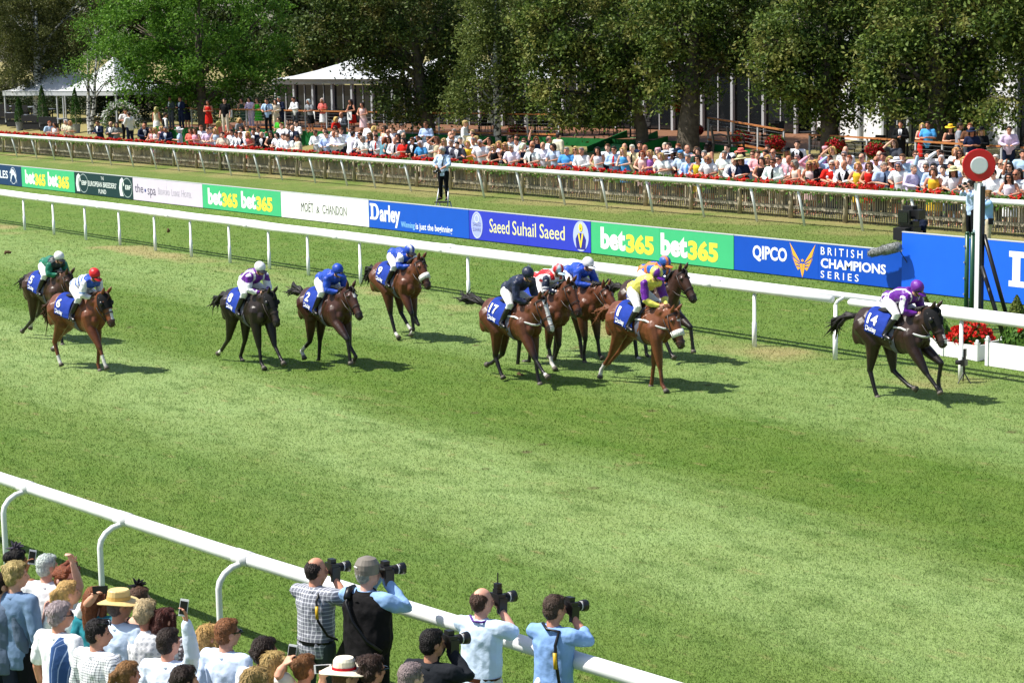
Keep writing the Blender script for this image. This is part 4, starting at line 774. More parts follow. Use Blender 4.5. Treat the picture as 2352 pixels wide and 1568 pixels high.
HS_ = [
 dict(pos=(-41.4, 17.75), yaw=.1, seed=1, label='dark brown horse furthest left, half hidden behind the chestnut', coat=(.06, .026, .014), points=PT, num='5', hel=z1(545, 285), poll=z1(640, 420), muz=z1(665, 600), RF=[z1(590, 1000), z1(605, 1070), z1(620, 1112)], LF=[z1(660, 920), z1(600, 960), z1(575, 930)], RH=[z1(208, 850), z1(188, 925), z1(162, 955)], LH=[z1(328, 790), z1(315, 880), z1(288, 938)], socks={'LH': .35, 'RH': 1.7}, tail=(-.42, 0, -.25)),
 dict(pos=(-37.3, 16.6), yaw=.2, seed=2, label='bright chestnut horse in a black hood, one white foreleg sock, near the left edge', coat=CHN, points=(.15, .045, .018), low=.6, mane=(.05, .02, .01), num='6', hel=z1(873, 445), poll=z1(960, 600), muz=z1(1045, 860), RF=[z1(890, 1110), z1(945, 1235), z1(972, 1310)], LF=[z1(890, 1170), z1(898, 1285), z1(900, 1335)], RH=[z1(495, 1060), z1(530, 1220), z1(547, 1275)], LH=[z1(575, 990), z1(545, 1085), z1(495, 1130)], socks={'RF': .55, 'RH': .75, 'LH': .6}, hood=1, blaze=(.3, .5, .03), tail=(-.3, 0, -.5)),
 dict(pos=(-35.05, 19.3), seed=3, label='near black horse with a white hind hoof, third from the left', coat=BLK, points=(.01, .008, .008), num='8', hel=z2(530, 385), poll=z2(610, 590), muz=z2(700, 830), RF=[z2(545, 1140), z2(560, 1262), z2(572, 1310)], LF=[z2(720, 1100), z2(782, 1222), z2(802, 1280)], RH=[z2(172, 1020), z2(130, 1125), z2(110, 1160)], LH=[z2(345, 1040), z2(350, 1190), z2(357, 1238)], socks={'RH': 1.0}, hood=1, tail=(-.62, 0, -.32)),
 dict(pos=(-33.85, 20.4), seed=4, label='dark bay horse with tail streaming out, ridden by the all royal blue jockey', coat=DBAY, points=PT, num='2', hel=z2(1245, 405), poll=z2(1350, 560), muz=z2(1470, 800), RF=[z2(1310, 1030), z2(1390, 1210), z2(1425, 1312)], LF=[z2(1370, 1090), z2(1390, 1190), z2(1395, 1250)], RH=[z2(938, 1060), z2(935, 1150), z2(925, 1212)], LH=[z2(1000, 1050), z2(1027, 1210), z2(1040, 1256)], socks={'RH': .5}, blaze=(.12, .22, .025), tail=(-.68, .05, .02)),
 dict(pos=(-35.5, 23.2), seed=5, label='bay horse alone nearest the rail with both forelegs folded, number 9', coat=(.125, .04, .016), points=PT, num='9', hel=z2(1905, 225), poll=z2(1965, 280), muz=z2(2075, 465), RF=[z2(1905, 800), z2(1930, 950), z2(1915, 1000)], LF=[z2(2025, 890), z2(1955, 895), z2(1925, 860)], RH=[z2(1750, 830), z2(1832, 985), z2(1860, 1038)], LH=[z2(1850, 830), z2(1900, 925), z2(1903, 950)], socks={'RH': 1.1, 'LH': .8, 'RF': 1.2}, nose=1, tail=(-.38, 0, -.28), blaze=(.08, .14, .02), dz=.1),
 dict(pos=(-29.6, 21.9), seed=6, label='bay horse with a broad white blaze and number 17 cloth', coat=BAY, points=PT, num='17', hel=z3(690, 440), poll=z3(800, 640), muz=z3(930, 930), RF=[z3(830, 1230), z3(895, 1352), z3(932, 1402)], LF=[z3(765, 1270), z3(775, 1400), z3(792, 1462)], RH=[z3(390, 1200), z3(420, 1340), z3(445, 1390)], LH=[z3(352, 1190), z3(325, 1245), z3(278, 1262)], socks={'RF': 1.25}, blaze=(.06, .62, .042), breast=1, tail=(-.78, 0, .06)),
 dict(pos=(-30.4, 23.2), seed=7, label='bay horse with a small star, head raised between the blazed bay and its neighbour', coat=(.12, .04, .017), points=PT, num='3', hel=z3(965, 400), poll=z3(1040, 500), muz=z3(1165, 730), RF=[z3(870, 1150), z3(910, 1252), z3(960, 1322)], LF=[z3(975, 1150), z3(930, 1215), z3(880, 1190)], RH=[z3(500, 1160), z3(520, 1280), z3(540, 1330)], LH=[z3(620, 1130), z3(590, 1210), z3(560, 1230)], socks={'RF': .6}, blaze=(.08, .14, .022), tail=(-.5, 0, -.3)),
 dict(pos=(-30.6, 24.2), seed=8, label='bay horse with lowered head, ridden by the white capped royal blue jockey', coat=(.13, .042, .018), points=PT, num='7', hel=z3(1243, 345), poll=z3(1410, 555), muz=z3(1510, 725), RF=[z3(1190, 1060), z3(1215, 1240), z3(1205, 1292)], LF=[z3(1310, 1120), z3(1345, 1180), z3(1362, 1206)], RH=[z3(900, 1120), z3(880, 1240), z3(885, 1290)], LH=[z3(1270, 1160), z3(1280, 1255), z3(1292, 1302)], tail=(-.5, 0, -.3)),
 dict(pos=(-29.45, 25.2), seed=9, label='dark brown horse on the far side of the middle group with one foreleg reaching out', coat=(.05, .022, .013), points=PT, num='4', hel=z3(1950, 335), poll=z3(2110, 400), muz=z3(2240, 650), LF=[z3(2190, 925), z3(2228, 1110), z3(2240, 1188)], RF=[z3(2040, 1060), z3(2030, 1180), z3(2000, 1200)], RH=[z3(1690, 1140), z3(1705, 1210), z3(1727, 1246)], LH=[z3(1765, 1120), z3(1785, 1180), z3(1812, 1212)], socks={'RH': 1.2}, tail=(-.5, 0, -.2), fx=.05),
 dict(pos=(-27.4, 23.2), seed=10, label='chestnut horse with a white sheepskin noseband at the front of the middle group', coat=(.17, .055, .021), points=(.15, .05, .02), low=.4, mane=(.16, .06, .025), num='1', hel=z3(1873, 435), poll=z3(2030, 760), muz=z3(2110, 1070), RF=[z3(1950, 1350), z3(2010, 1480), z3(2040, 1538)], LF=[z3(1835, 1300), z3(1798, 1425), z3(1808, 1482)], RH=[z3(1390, 1170), z3(1358, 1312), z3(1350, 1388)], LH=[z3(1520, 1130), z3(1460, 1250), z3(1412, 1280)], socks={'RH': .65}, nose=1, breast=1, blaze=(.1, .18, .03), tail=(-.4, 0, -.25)),
 dict(pos=(-23.35, 25.5), seed=11, label='near black leading horse with number 14 cloth just before the winning post', coat=(.032, .015, .01), points=(.01, .008, .008), num='14', hel=z5(1265, 225), poll=z5(1390, 405), muz=z5(1535, 690), RF=[z5(1350, 1090), z5(1425, 1235), z5(1465, 1300)], LF=[z5(1488, 985), z5(1495, 1240), z5(1490, 1300)], RH=[z5(750, 1095), z5(800, 1270), z5(822, 1350)], LH=[z5(1050, 1085), z5(1190, 1220), z5(1246, 1256)], hood=1, breast=1, blaze=(.42, .56, .025), tail=(-.58, -.08, -.34)),
]
JS_ = [
 dict(label='jockey in emerald green silks and white cap, furthest left', fn=f_green, cap=plain(WHT)),
 dict(label='jockey in white silks with blue hoops and a red cap', fn=f_hoops, cap=plain(RED_), peak=(.5, .015, .02), tilt=.55),
 dict(label='jockey in purple and white silks with a white cap', fn=f_purple, cap=plain(WHT)),
 dict(label='jockey in royal blue silks and royal blue cap', fn=plain(RBL), cap=plain(RBL), peak=(.012, .05, .3), tilt=.5),
 dict(label='jockey in royal blue silks with white shoulders and blue and white striped cap', fn=f_epaul, cap=c_str(WHT, RBL, 18), hy=0),
 dict(label='jockey in all navy silks and navy cap', fn=plain(NAV), cap=plain(NAV), tilt=.5),
 dict(label='jockey with starred navy sleeves, red braces and a red and pale blue cap', fn=f_stars, cap=c_two(RED_, LBL, 6), peak=LBL),
 dict(label='jockey in royal blue silks with a white cap, in the middle group', fn=plain(RBL), cap=plain(WHT), peak=(.7, .7, .7)),
 dict(label='jockey in blue and orange silks with a striped orange cap', fn=f_brace, cap=c_str(ORG, (.02, .1, .4), 18), peak=ORG),
 dict(label='jockey in yellow silks with purple sleeves and quartered purple and yellow cap', fn=f_yell, cap=c_two(PUR, YEL, 4), whip=1, peak=PUR, tilt=.45),
 dict(label='jockey in purple silks with white seams and a purple cap, leading', fn=f_purple2, cap=plain((.15, .02, .3)), peak=(.1, .012, .22), tilt=.6),
]
for h, j in zip(HS_, JS_): horse(h); jockey(h, j)
# ---------------------------------------------------------------- people: one skeleton, clothes grown over it
V3 = Vector
def joints(pose='d', arms=None, lean=0.0, head=(0, 0), w=1.0):
    """standing figure 1.76 m tall facing +x; arms = [(elbow, hand) right, (elbow, hand) left]"""
    def L(p): p = V3(p); t = max(0, p.z-.95); return V3((p.x+t*math.sin(lean), p.y*w, .95*min(1, p.z/.95)+t*math.cos(lean))) if p.z > .95 else p
    J = dict(lean=lean, w=w, L=L)
    A = {'d': [((-.02, -.25, 1.14), (.06, -.27, .88)), ((-.02, .25, 1.14), (.06, .27, .88))],
         'r': [((.1, -.27, 1.17), (.36, -.1, 1.13)), ((.1, .27, 1.17), (.36, .1, 1.13))],
         'c': [((.02, -.27, 1.16), (.27, -.06, 1.17)), ((.02, .27, 1.16), (.27, .06, 1.19))],
         's': [((.2, -.31, 1.5), (.15, -.07, 1.70)), ((.06, .27, 1.16), (.3, .1, 1.13))],
         'u': [((.12, -.27, 1.66), (.12, -.2, 1.95)), ((.06, .27, 1.16), (.3, .1, 1.13))]}
    a = arms or A[pose]; J['arm'] = [[L((-.005, s*.185, 1.415)), V3(e), V3(h)] for s, (e, h) in zip((-1, 1), a)]
    if not arms: J['arm'] = [[q[0], L(q[1]) if pose in 'dcsu' else q[1], L(q[2]) if pose in 'su' else q[2]] for q in J['arm']]
    J['leg'] = [[V3((0, s*.095*w, .92)), V3((.015, s*.105*w, .50)), V3((-.02, s*.115*w, .09)), V3((.15, s*.14*w, .035))] for s in (-1, 1)]
    hc = L((.025, 0, 1.635)); J['head'] = hc; yaw, pit = head; J['hr'] = Matrix.Rotation(yaw, 3, 'Z') @ Matrix.Rotation(pit, 3, 'Y')
    return J
TORSO = [(.80, -.01, .10, .155), (.92, -.01, .115, .17), (1.06, 0, .105, .152), (1.2, .005, .115, .16), (1.33, .0, .115, .178), (1.41, -.01, .085, .15), (1.46, -.012, .06, .09)]
def tors(m, J, e=0, lo=.8, hi=1.46, n=14, belly=0):
    st = [q for q in TORSO if lo-1e-6 <= q[0] <= hi+1e-6]; R = []
    for z, cx, hh, hw in st:
        b = belly*math.exp(-((z-1.05)/.13)**2); R.append([J['L']((cx+(hh+e+(b if math.cos(t) > 0 else b*.2))*math.cos(t), (hw+e+b*.35)*math.sin(t), z)) for t in [2*math.pi*k/n for k in range(n)]])
    m.rings(R)
def fingers(m, w, d, sgn, curl, r=.0095):
    d = d.normalized(); up = V3((0, 0, 1)); sd = d.cross(up); sd = sd.normalized() if sd.length > .1 else V3((0, 1, 0)); nn = sd.cross(d).normalized()
    c = w+d*.045; R = [[c+d*t+sd*a*math.cos(q)+nn*.016*math.sin(q) for q in [2*math.pi*k/8 for k in range(8)]] for t, a in ((-.05, .026), (-.01, .038), (.035, .042), (.05, .038))]; m.rings(R)
    for k, l in enumerate((.062, .076, .07, .054)):
        b = w+d*.09+sd*(.031-.0205*k); m.tube([b-d*.02, b+d*l*.5-nn*curl*l*.35, b+d*l*(1-.55*curl)-nn*curl*l*.95], [r, r*.95, r*.75], 6, True)
    b = w+d*.03+sd*sgn*.035; m.tube([b, b+sd*sgn*.028+d*.03, b+sd*sgn*.03+d*.06-nn*.012], [.012, .011, .009], 6, True)
def mk_body(J, vox, fine, curl=.6):
    m = MB(); tors(m, J); hc, hr = J['head'], J['hr']; h = lambda *p: hc+hr@V3(p)
    m.tube([J['L']((-.012, 0, 1.42)), h(-.015, 0, -.06)], [.062, .056], 10, True); m.ell(h(-.008, 0, .015), (.1, .078, .108), 14, hr); m.ell(h(.02, 0, -.045), (.078, .066, .078), 12, hr); m.ell(h(.055, 0, -.085), (.04, .042, .035), 8, hr); m.tube([h(.085, 0, .015), h(.112, 0, -.035)], [.012, .019], 6, True)
    for s in (-1, 1): m.ell(h(-.012, s*.08, -.01), (.026, .012, .034), 8, hr)
    if fine:
        m.ell(h(.095, 0, -.068), (.014, .026, .009), 8, hr)
        for s in (-1, 1): m.ell(h(.083, s*.034, .022), (.014, .024, .01), 8, hr)
    for i, (a, b, c) in enumerate(J['arm']):
        s = (-1, 1)[i]; m.tube([a, (a+b)/2, b, (b+c)/2, c], [.058, .05, .042, .042, .028], 9, True); d = (c-b).normalized()
        if fine: fingers(m, c, d, -s, curl)
        else:
            m.ell(c+d*.05, (.05, .04, .028), 8, d.to_track_quat('X', 'Z').to_matrix()); sd = d.cross(V3((0, 0, 1))); m.tube([c+d*.03, c+d*.06-sd*s*-.04], [.014, .01], 5, True)
            for q in (-.024, -.008, .008, .024): m.tube([c+d*.07+sd*q, c+d*.12+sd*q*1.1+V3((0, 0, -.012))], [.011, .009], 5, True)
    for a, b, c, d in J['leg']: m.tube([a, (a+b)/2, b, b*.6+c*.4, c], [.09, .078, .056, .055, .04], 9, True); m.tube([c, d], [.04, .03], 8, True)
    me = blob(m, 'person', vox, 2 if fine else 3, .4); me.materials.append(SKIN); iv = np.array(hr.transposed()); hcn = np.array(hc)
    def tint(c):
        p = (c-hcn)@iv.T; o = np.ones((len(p), 3))
        for s in (-1, 1): o[(np.linalg.norm((p-np.array((.088, s*.034, .004)))/np.array((.03, .019, .011)), axis=1) < 1)] = (.22, .2, .18); o[(np.linalg.norm((p-np.array((.095, s*.036, .028)))/np.array((.03, .024, .007)), axis=1) < 1)] = (.45, .38, .32)
        o[(np.linalg.norm((p-np.array((.09, 0, -.07)))/np.array((.03, .025, .009)), axis=1) < 1)] = (.72, .38, .36); return o
    vcol(me, tint); return me
def mk_top(J, vox, sleeve='long', e=.014, lo=.8, hi=1.46, belly=0, it=3, loose=1):
    m = MB(); tors(m, J, e+.004, lo, hi, 16, belly)
    if sleeve != 'none':
        m.tube([J['arm'][0][0], J['L']((-.012, 0, 1.415)), J['arm'][1][0]], [.062+e, .07+e, .062+e], 9, True)
        for a, b, c in J['arm']:
            if sleeve == 'short': q = a*.32+b*.68; m.tube([a, (a+q)/2, q], [.064+e, .066+e, .066+e], 10, True)
            elif sleeve == 'rolled': q = b*.72+c*.28; m.tube([a, (a+b)/2, b, q], [.062+e, .056+e, .05+e, .05+e], 10, True)
            else: q = b*.06+c*.94; m.tube([a, (a+b)/2+V3((0, 0, -.008*loose)), b, (b+q)/2+V3((0, 0, -.008*loose)), q], [.062+e, .056+e, .05+e, .047+e, .031+e], 10, True)
    else: m.tube([J['arm'][0][0]*.8+J['arm'][1][0]*.2, J['L']((-.012, 0, 1.40)), J['arm'][1][0]*.8+J['arm'][0][0]*.2], [.03+e, .05+e, .03+e], 8, True)
    me = blob(m, 'top', vox, it, .4)
    if vox < .015: folds(me, .0065)
    return me
def mk_skirt(J, vox, ln=.48):
    m = MB(); R = [[V3((-.01+(a)*math.cos(t), b*math.sin(t), z)) for t in [2*math.pi*k/16 for k in range(16)]] for z, a, b in ((1.0, .12, .165), (.9, .138, .19), (.7, .155, .205), (ln, .17, .22))]; m.rings(R); return blob(m, 'skirt', vox, 2, .4)
def mk_trousers(J, vox):
    m = MB(); tors(m, J, .012, .8, 1.06)
    for a, b, c, d in J['leg']: m.tube([a, (a+b)/2, b, c+V3((0, 0, .03))], [.108, .094, .074, .062], 10, True)
    return blob(m, 'trousers', vox, 3, .4)
def mk_shoes(J):
    m = MB()
    for a, b, c, d in J['leg']: m.tube([c+V3((-.03, 0, -.03)), c*.4+d*.6+V3((0, 0, 0)), d], [.045, .045, .035], 8, True)
    return m.mesh('shoes', BLACK, True)
def mk_hair(J, kind, fine, seed=0):
    m = MB(); hc, hr = J['head'], J['hr']; h = lambda *p: hc+hr@V3(p); r = random.Random(seed)
    if kind == 'fringe':
        m.ell(h(-.034, 0, .012), (.088, .0875, .082), 14, hr); m.ell(h(-.05, 0, -.03), (.062, .07, .06), 10, hr)
    else:
        m.ell(h(-.02, 0, .035), (.1, .088, .098), 14, hr); m.ell(h(-.045, 0, -.01), (.07, .082, .085), 12, hr); m.ell(h(.035, 0, .092), (.055, .065, .03), 10, hr)
        if kind == 'full':
            for k in range(9): a = r.uniform(0, 6.28); m.ell(h(-.03+.068*math.cos(a), .068*math.sin(a), .04+r.uniform(-.05, .05)), r.uniform(.03, .04), 8)
        if kind in ('long', 'bob'):
            ln = -.30 if kind == 'long' else -.13
            for s in (-1, 1): m.tube([h(.03, s*.075, .06), h(.015, s*.092, -.03), h(-.01, s*.095, ln*.6), h(-.02, s*.085, ln)], [.03, .034, .036, .018], 8, True)
            m.tube([h(-.06, 0, .05), h(-.09, 0, -.05), h(-.085, 0, ln)], [.08, .085, .06], 10, True)
        if kind == 'tail': m.tube([h(-.1, 0, .05), h(-.15, .01, .02), h(-.16, .02, -.12), h(-.14, .02, -.2)], [.03, .036, .03, .006], 8, True)
        if kind == 'up': m.ell(h(-.1, 0, .05), .06, 10)
        if kind == 'wind':
            for k in range(26): b = h(r.uniform(-.08, .05), r.uniform(-.06, .07), r.uniform(-.02, .1)); e = r.uniform(.18, .3); m.tube([b, b+V3((-.35*e+r.uniform(-.04, .04), .75*e, .02)), b+V3((-.55*e+r.uniform(-.06, .06), 1.1*e, r.uniform(-.12, 0)))], [.035, .03, .006], 6, True)
    me = blob(m, 'hair', .009 if fine else .014, 1, .4) if kind != 'wind' else m.mesh('hair', (), True)
    if fine and kind != 'wind':
        n = len(me.vertices); c = np.empty(n*3, 'f'); me.vertices.foreach_get('co', c); c = c.reshape(-1, 3); nn = np.empty(n*3, 'f'); me.vertices.foreach_get('normal', nn); nn = nn.reshape(-1, 3); g = np.random.default_rng(seed); q = g.integers(0, n, 1500); p, nr = c[q], nn[q]
        d = np.tile(np.array((-.25, 0, -1.0)), (len(q), 1))+g.normal(0, .3, (len(q), 3)); d -= nr*(d*nr).sum(1)[:, None]; d /= np.linalg.norm(d, axis=1)[:, None]; s_ = np.cross(d, nr); ln = g.uniform(.02, .05, len(q))[:, None]*(1.6 if kind in ('long', 'bob') else 1.0 if kind == 'full' else .65); w_ = g.uniform(.003, .006, len(q))[:, None]; lift = g.uniform(.001, .006, len(q))[:, None]*(1.3 if kind == 'full' else 1)
        v = np.stack([p-s_*w_+nr*.002, p+s_*w_+nr*.002, p+d*ln*.6+nr*lift+s_*w_*.7, p+d*ln+nr*lift*.7], 1); b = me; me = bpy.data.meshes.new('hair'); pv = [tuple(a.vertices) for a in b.polygons]; k = len(c); me.from_pydata([tuple(a) for a in c]+[tuple(a) for a in v.reshape(-1, 3)], [], pv+[(k+4*i, k+4*i+1, k+4*i+2, k+4*i+3) for i in range(len(q))]); me.polygons.foreach_set('use_smooth', [True]*len(me.polygons)); bpy.data.meshes.remove(b)
    me.materials.append(HAIR); return me
def mk_hat(J, kind):
    hc, hr = J['head'], J['hr']; h = lambda *p: hc+hr@V3(p); n = 20
    def rg(rs): return [[h(-.012+a*1.12*math.cos(t), a*math.sin(t), z+wv*math.sin(2*t)) for t in [2*math.pi*k/n for k in range(n)]] for a, z, wv in rs]
    m = MB()
    if kind == 'wide': m.rings(rg([(.086, .062, 0), (.19, .045, .018), (.192, .052, .018), (.09, .072, 0), (.085, .14, 0), (.07, .165, 0), (.02, .168, 0)]))
    elif kind == 'boater': m.rings(rg([(.09, .05, 0), (.17, .03, .015), (.172, .037, .015), (.094, .06, 0), (.088, .14, 0), (.08, .15, 0), (.02, .15, 0)]))
    elif kind == 'cap': m.rings(rg([(.1, .0, 0), (.104, .045, 0), (.1, .09, 0), (.075, .135, 0), (.03, .155, 0), (.005, .158, 0)])); m.box(h(.13, 0, .03), (.11, .15, .012), hr@Matrix.Rotation(.25, 3, 'Y'))
    elif kind == 'pill': m.rings(rg([(.09, .06, 0), (.093, .1, 0), (.08, .13, 0), (.02, .135, 0)]))
    else:                                    # fascinator
        r = random.Random(3)
        for k in range(30):
            q = V3((r.gauss(0, 1), r.gauss(0, 1), r.gauss(0, 1))).normalized(); b = h(0, .05, .12); m.tube([b, b+q*.05, b+q*.1+V3((0, 0, -.01))], [.012, .016, .004], 5)
    return m.mesh('hat', PAINT if kind != 'wide' else CLOTH, False)
def mk_band(J): hc, hr = J['head'], J['hr']; m = MB(); R = [[hc+hr@V3((-.012+a*1.12*math.cos(t), a*math.sin(t), z)) for t in [2*math.pi*k/20 for k in range(20)]] for a, z in ((.097, .06), (.095, .095))]; m.rings(R, False); return m.mesh('hat_band', CLOTH)
def mk_glasses(J):
    hc, hr = J['head'], J['hr']; m = MB()
    for s in (-1, 1): m.box(hc+hr@V3((.105, s*.034, .006)), (.012, .052, .034), hr); m.box(hc+hr@V3((.045, s*.082, .012)), (.12, .006, .01), hr)
    m.box(hc+hr@V3((.108, 0, .012)), (.01, .03, .008), hr); return m.mesh('sunglasses', GLASS)
def mk_tie(J):
    L = J['L']; m = MB(); pts = [(.075, 1.44, .02), (.105, 1.40, .02), (.137, 1.33, .026), (.14, 1.2, .032), (.135, 1.08, .036)]
    m.rings([[L((x, s*w_, z)) + V3((d, 0, 0)) for s, d in ((-1, 0), (1, 0), (1, .012), (-1, .012))] for x, z, w_ in pts]); return m.mesh('tie', CLOTH)
def mk_front(J):                             # shirt front seen between jacket lapels
    L = J['L']; m = MB(); m.rings([[L((x, s*w_, z)) + V3((d, 0, 0)) for s, d in ((-1, -.02), (1, -.02), (1, .008), (-1, .008))] for x, z, w_ in ((.07, 1.46, .05), (.115, 1.40, .075), (.138, 1.3, .05), (.142, 1.15, .012))]); return m.mesh('shirt_front', CLOTH)
SK = ['#d9a58a', '#c98f74', '#e0b29a', '#b97c62', '#d39c80', '#cf9277']
HC = dict(k='#15110f', d='#2e2019', z='#5a3d26', y='#c9a868', g='#8d8a86', w='#d8d6d0', r='#8a4a24', x='#5a4738')
CC = dict(w='#eef0f4', b='#b4ccec', n='#1d2740', k='#17181b', r='#d2281f', p='#eeb0bb', y='#ecc436', g='#8f9296', o='#dccfb6', c='#e8766a', l='#d7c9e6', t='#5f8c9c', m='#3fae2e', v='#a06ab4', f='#e8c3c4', d='#4a4f57', s='#4f9fe0', z='#6a4a34', e='#2f4f40', i='#d8d3a0')
CN = dict(w='white', b='pale blue', n='navy', k='black', r='red', p='pink', y='yellow', g='grey', o='cream', c='coral', l='pale lilac', t='denim blue', m='green', v='purple', f='floral pink', d='dark grey', s='bright blue', z='brown', e='dark green', i='pale yellow')
CACHE = {}
def cached(key, fn):
    if key not in CACHE: CACHE[key] = fn()
    return CACHE[key]
# ---------------------------------------------------------------- terrace, pavilions, lawn furniture
FLOOR = 1.95
EDGE = [(-101, 50.2), (-87.2, 51.8), (-77.7, 53.2), (-68.9, 55.0), (-61.8, 55.6), (-54, 55.2), (-46, 53.3), (-34, 51.0)]
def fl(x): return float(np.interp(x, [-61, -55], [1.95, 1.42]))
def edge_y(x): return float(np.interp(x, [a for a, b in EDGE], [b for a, b in EDGE]))
def PZ(u, v, z): d = ray(u, v); return CAM+d*((z-CAMZ)/d.z)
def deck_point(u, v, hz):
    p = PZ(u, v, FLOOR+hz)
    for k in range(4): p = PZ(u, v, fl(p.x)+hz)
    if p.y < edge_y(p.x)+.35:
        for k in range(60):
            p = p+(p-CAM).normalized()*.1
            if p.y >= edge_y(p.x)+.35: break
    if p.y > edge_y(p.x)+5:
        while p.y > edge_y(p.x)+5: p = p-(p-CAM).normalized()*.1
    return Vector((p.x, p.y, fl(p.x)))
CARPET = mat('green carpet', (.012, .12, .03), .9, .1, noise=.2, nscale=3); CARPETL = mat('pale green carpet', (.09, .36, .15), .9, .1, noise=.1, nscale=3); DECKW = mat('terrace boards', (.20, .095, .05), .7, .2, noise=.3, nscale=6)
ORANGE = mat('orange brown timber', (.42, .16, .05), .5, .3, noise=.25, nscale=8); GPOST = mat('pale grey metal', (.46, .48, .5), .45, .4)
def terrace():
    t = empty('terrace', (-70, 55, FLOOR), 0, 'raised timber terrace with green carpeted front in front of the pavilions', 'terrace'); o0 = Vector(t.location)
    m = MB(); a = [(x, y, fl(x)) for x, y in EDGE]; b = [(x-3, y+22, fl(x)) for x, y in EDGE]; n = len(a); m.add(a+b, [(i, i+1, n+i+1, n+i) for i in range(n-1)]); o = m.build('floor', DECKW, t); o.location -= o0
    m = MB()
    for (x0, y0), (x1, y1) in zip(EDGE, EDGE[1:]): m.add([(x0, y0-.01, gz(y0)-.1), (x1, y1-.01, gz(y1)-.1), (x1, y1-.01, fl(x1)+.02), (x0, y0-.01, fl(x0)+.02)], [(0, 1, 2, 3)])
    o = m.build('carpet_front', CARPET, t); o.location -= o0
    m = MB()
    for x in (-84, -79, -74): y = edge_y(x); m.box((x, y-.5, gz(y)+.15), (1.6, .9, .5)); m.box((x+.1, y-1.1, gz(y)), (1.5, .6, .35))
    o = m.build('carpeted_step', CARPET, t); o.location -= o0
    f0, f1 = P(1350, 351), P(1425, 354); t1, t0 = PZ(1510, 317, FLOOR+.01), PZ(1440, 316, FLOOR+.01); m = MB(); m.add([f0+Vector((0, 0, .02)), f1+Vector((0, 0, .02)), t1, t0], [(0, 1, 2, 3)]); o = m.build('ramp', CARPETL, t); o.location -= o0
    m = MB()
    for a, b in ((f1, t1), (f0, t0)): m.bar(a+Vector((0, 0, .1)), b+Vector((0, 0, .16)), .06, .32)
    a = P(1478, 352); b = PZ(1551, 311, FLOOR+.25); m.add([a, (b.x, b.y-.4, gz(b.y)), (b.x, b.y-.4, FLOOR+.25), a+Vector((0, 0, .4))], [(0, 1, 2, 3)]); o = m.build('ramp_side', CARPET, t); o.location -= o0
terrace()
def rails(x0, x1, label, dy=.06, slope=0, group='timber topped railings round the terrace'):
    t = empty('railing', (x0, edge_y(x0)+dy, FLOOR), 0, label, 'railing', group); o0 = Vector(t.location); n = max(1, round((x1-x0)/1.75)); pt = [Vector((x0+(x1-x0)*i/n, edge_y(x0+(x1-x0)*i/n)+dy, fl(x0+(x1-x0)*i/n)-slope*0*i/n)) for i in range(n+1)]; U = Vector((0, 0, 1))
    for p in pt: m = MB(); m.box(p+U*.5, (.06, .06, 1.0)); o = m.build('post', GPOST, t); o.location -= o0
    for nm, z, w_, h_, mt in (('top_rail', 1.03, .11, .06, ORANGE), ('kick_rail', .14, .06, .08, ORANGE)):
        m = MB()
        for a, b in zip(pt, pt[1:]): m.bar(a+U*z, b+U*z, w_, h_)
        o = m.build(nm, mt, t); o.location -= o0
    m = MB()
    for z in (.3, .45, .6, .75, .9):
        for a, b in zip(pt, pt[1:]): m.bar(a+U*z, b+U*z, .008)
    o = m.build('wire', STEEL, t); o.location -= o0
rails(-97.5, -84, 'long timber topped railing along the left of the terrace'); rails(-83, -70.2, 'timber topped railing behind the men in white shirts and the pale birch'); rails(-61.2, -56.5, 'short timber topped railing by the thick dark trunk'); rails(-55, -49.5, 'sloping timber topped railing behind the black hatted spectators', slope=.35); rails(-48.3, -43.6, 'sloping timber topped railing between the two right hand trunks', slope=.3); rails(-42.6, -37, 'timber topped railing behind the winning post disc', slope=.2)
def notice(u, v, label):
    p = PZ(u, v, FLOOR+.8); y = edge_y(p.x)-.04; t = empty('notice', (p.x, y, FLOOR+.62), .1, label, 'notice', 'white notices on the terrace railing'); m = MB(); m.box((0, 0, .2), (.36, .02, .4)); m.build('board', mat('paper white', (.75, .75, .74), .6), t); m = MB(); m.box((0, -.014, .2), (.16, .006, .14)); m.build('print', mat('grey print', (.3, .32, .35), .6), t)
notice(520, 262, 'white notice on the railing nearest its left end'); notice(713, 266, 'white notice under the leaning white haired guest'); notice(881, 264, 'white notice with a grey crest under the hornbeam leaves'); notice(1053, 266, 'notice hanging on the railing beside the pale birch'); notice(1236, 268, 'white notice on the railing behind the beige jacket')
PW = mat('white painted frame', (.42, .44, .46), .4, .4); TENT = mat('white tent fabric', (.58, .60, .62), .6, .2, noise=.06, nscale=1.5, trans=.15); DARK = mat('dim interior', (.02, .02, .022), .8, .1)
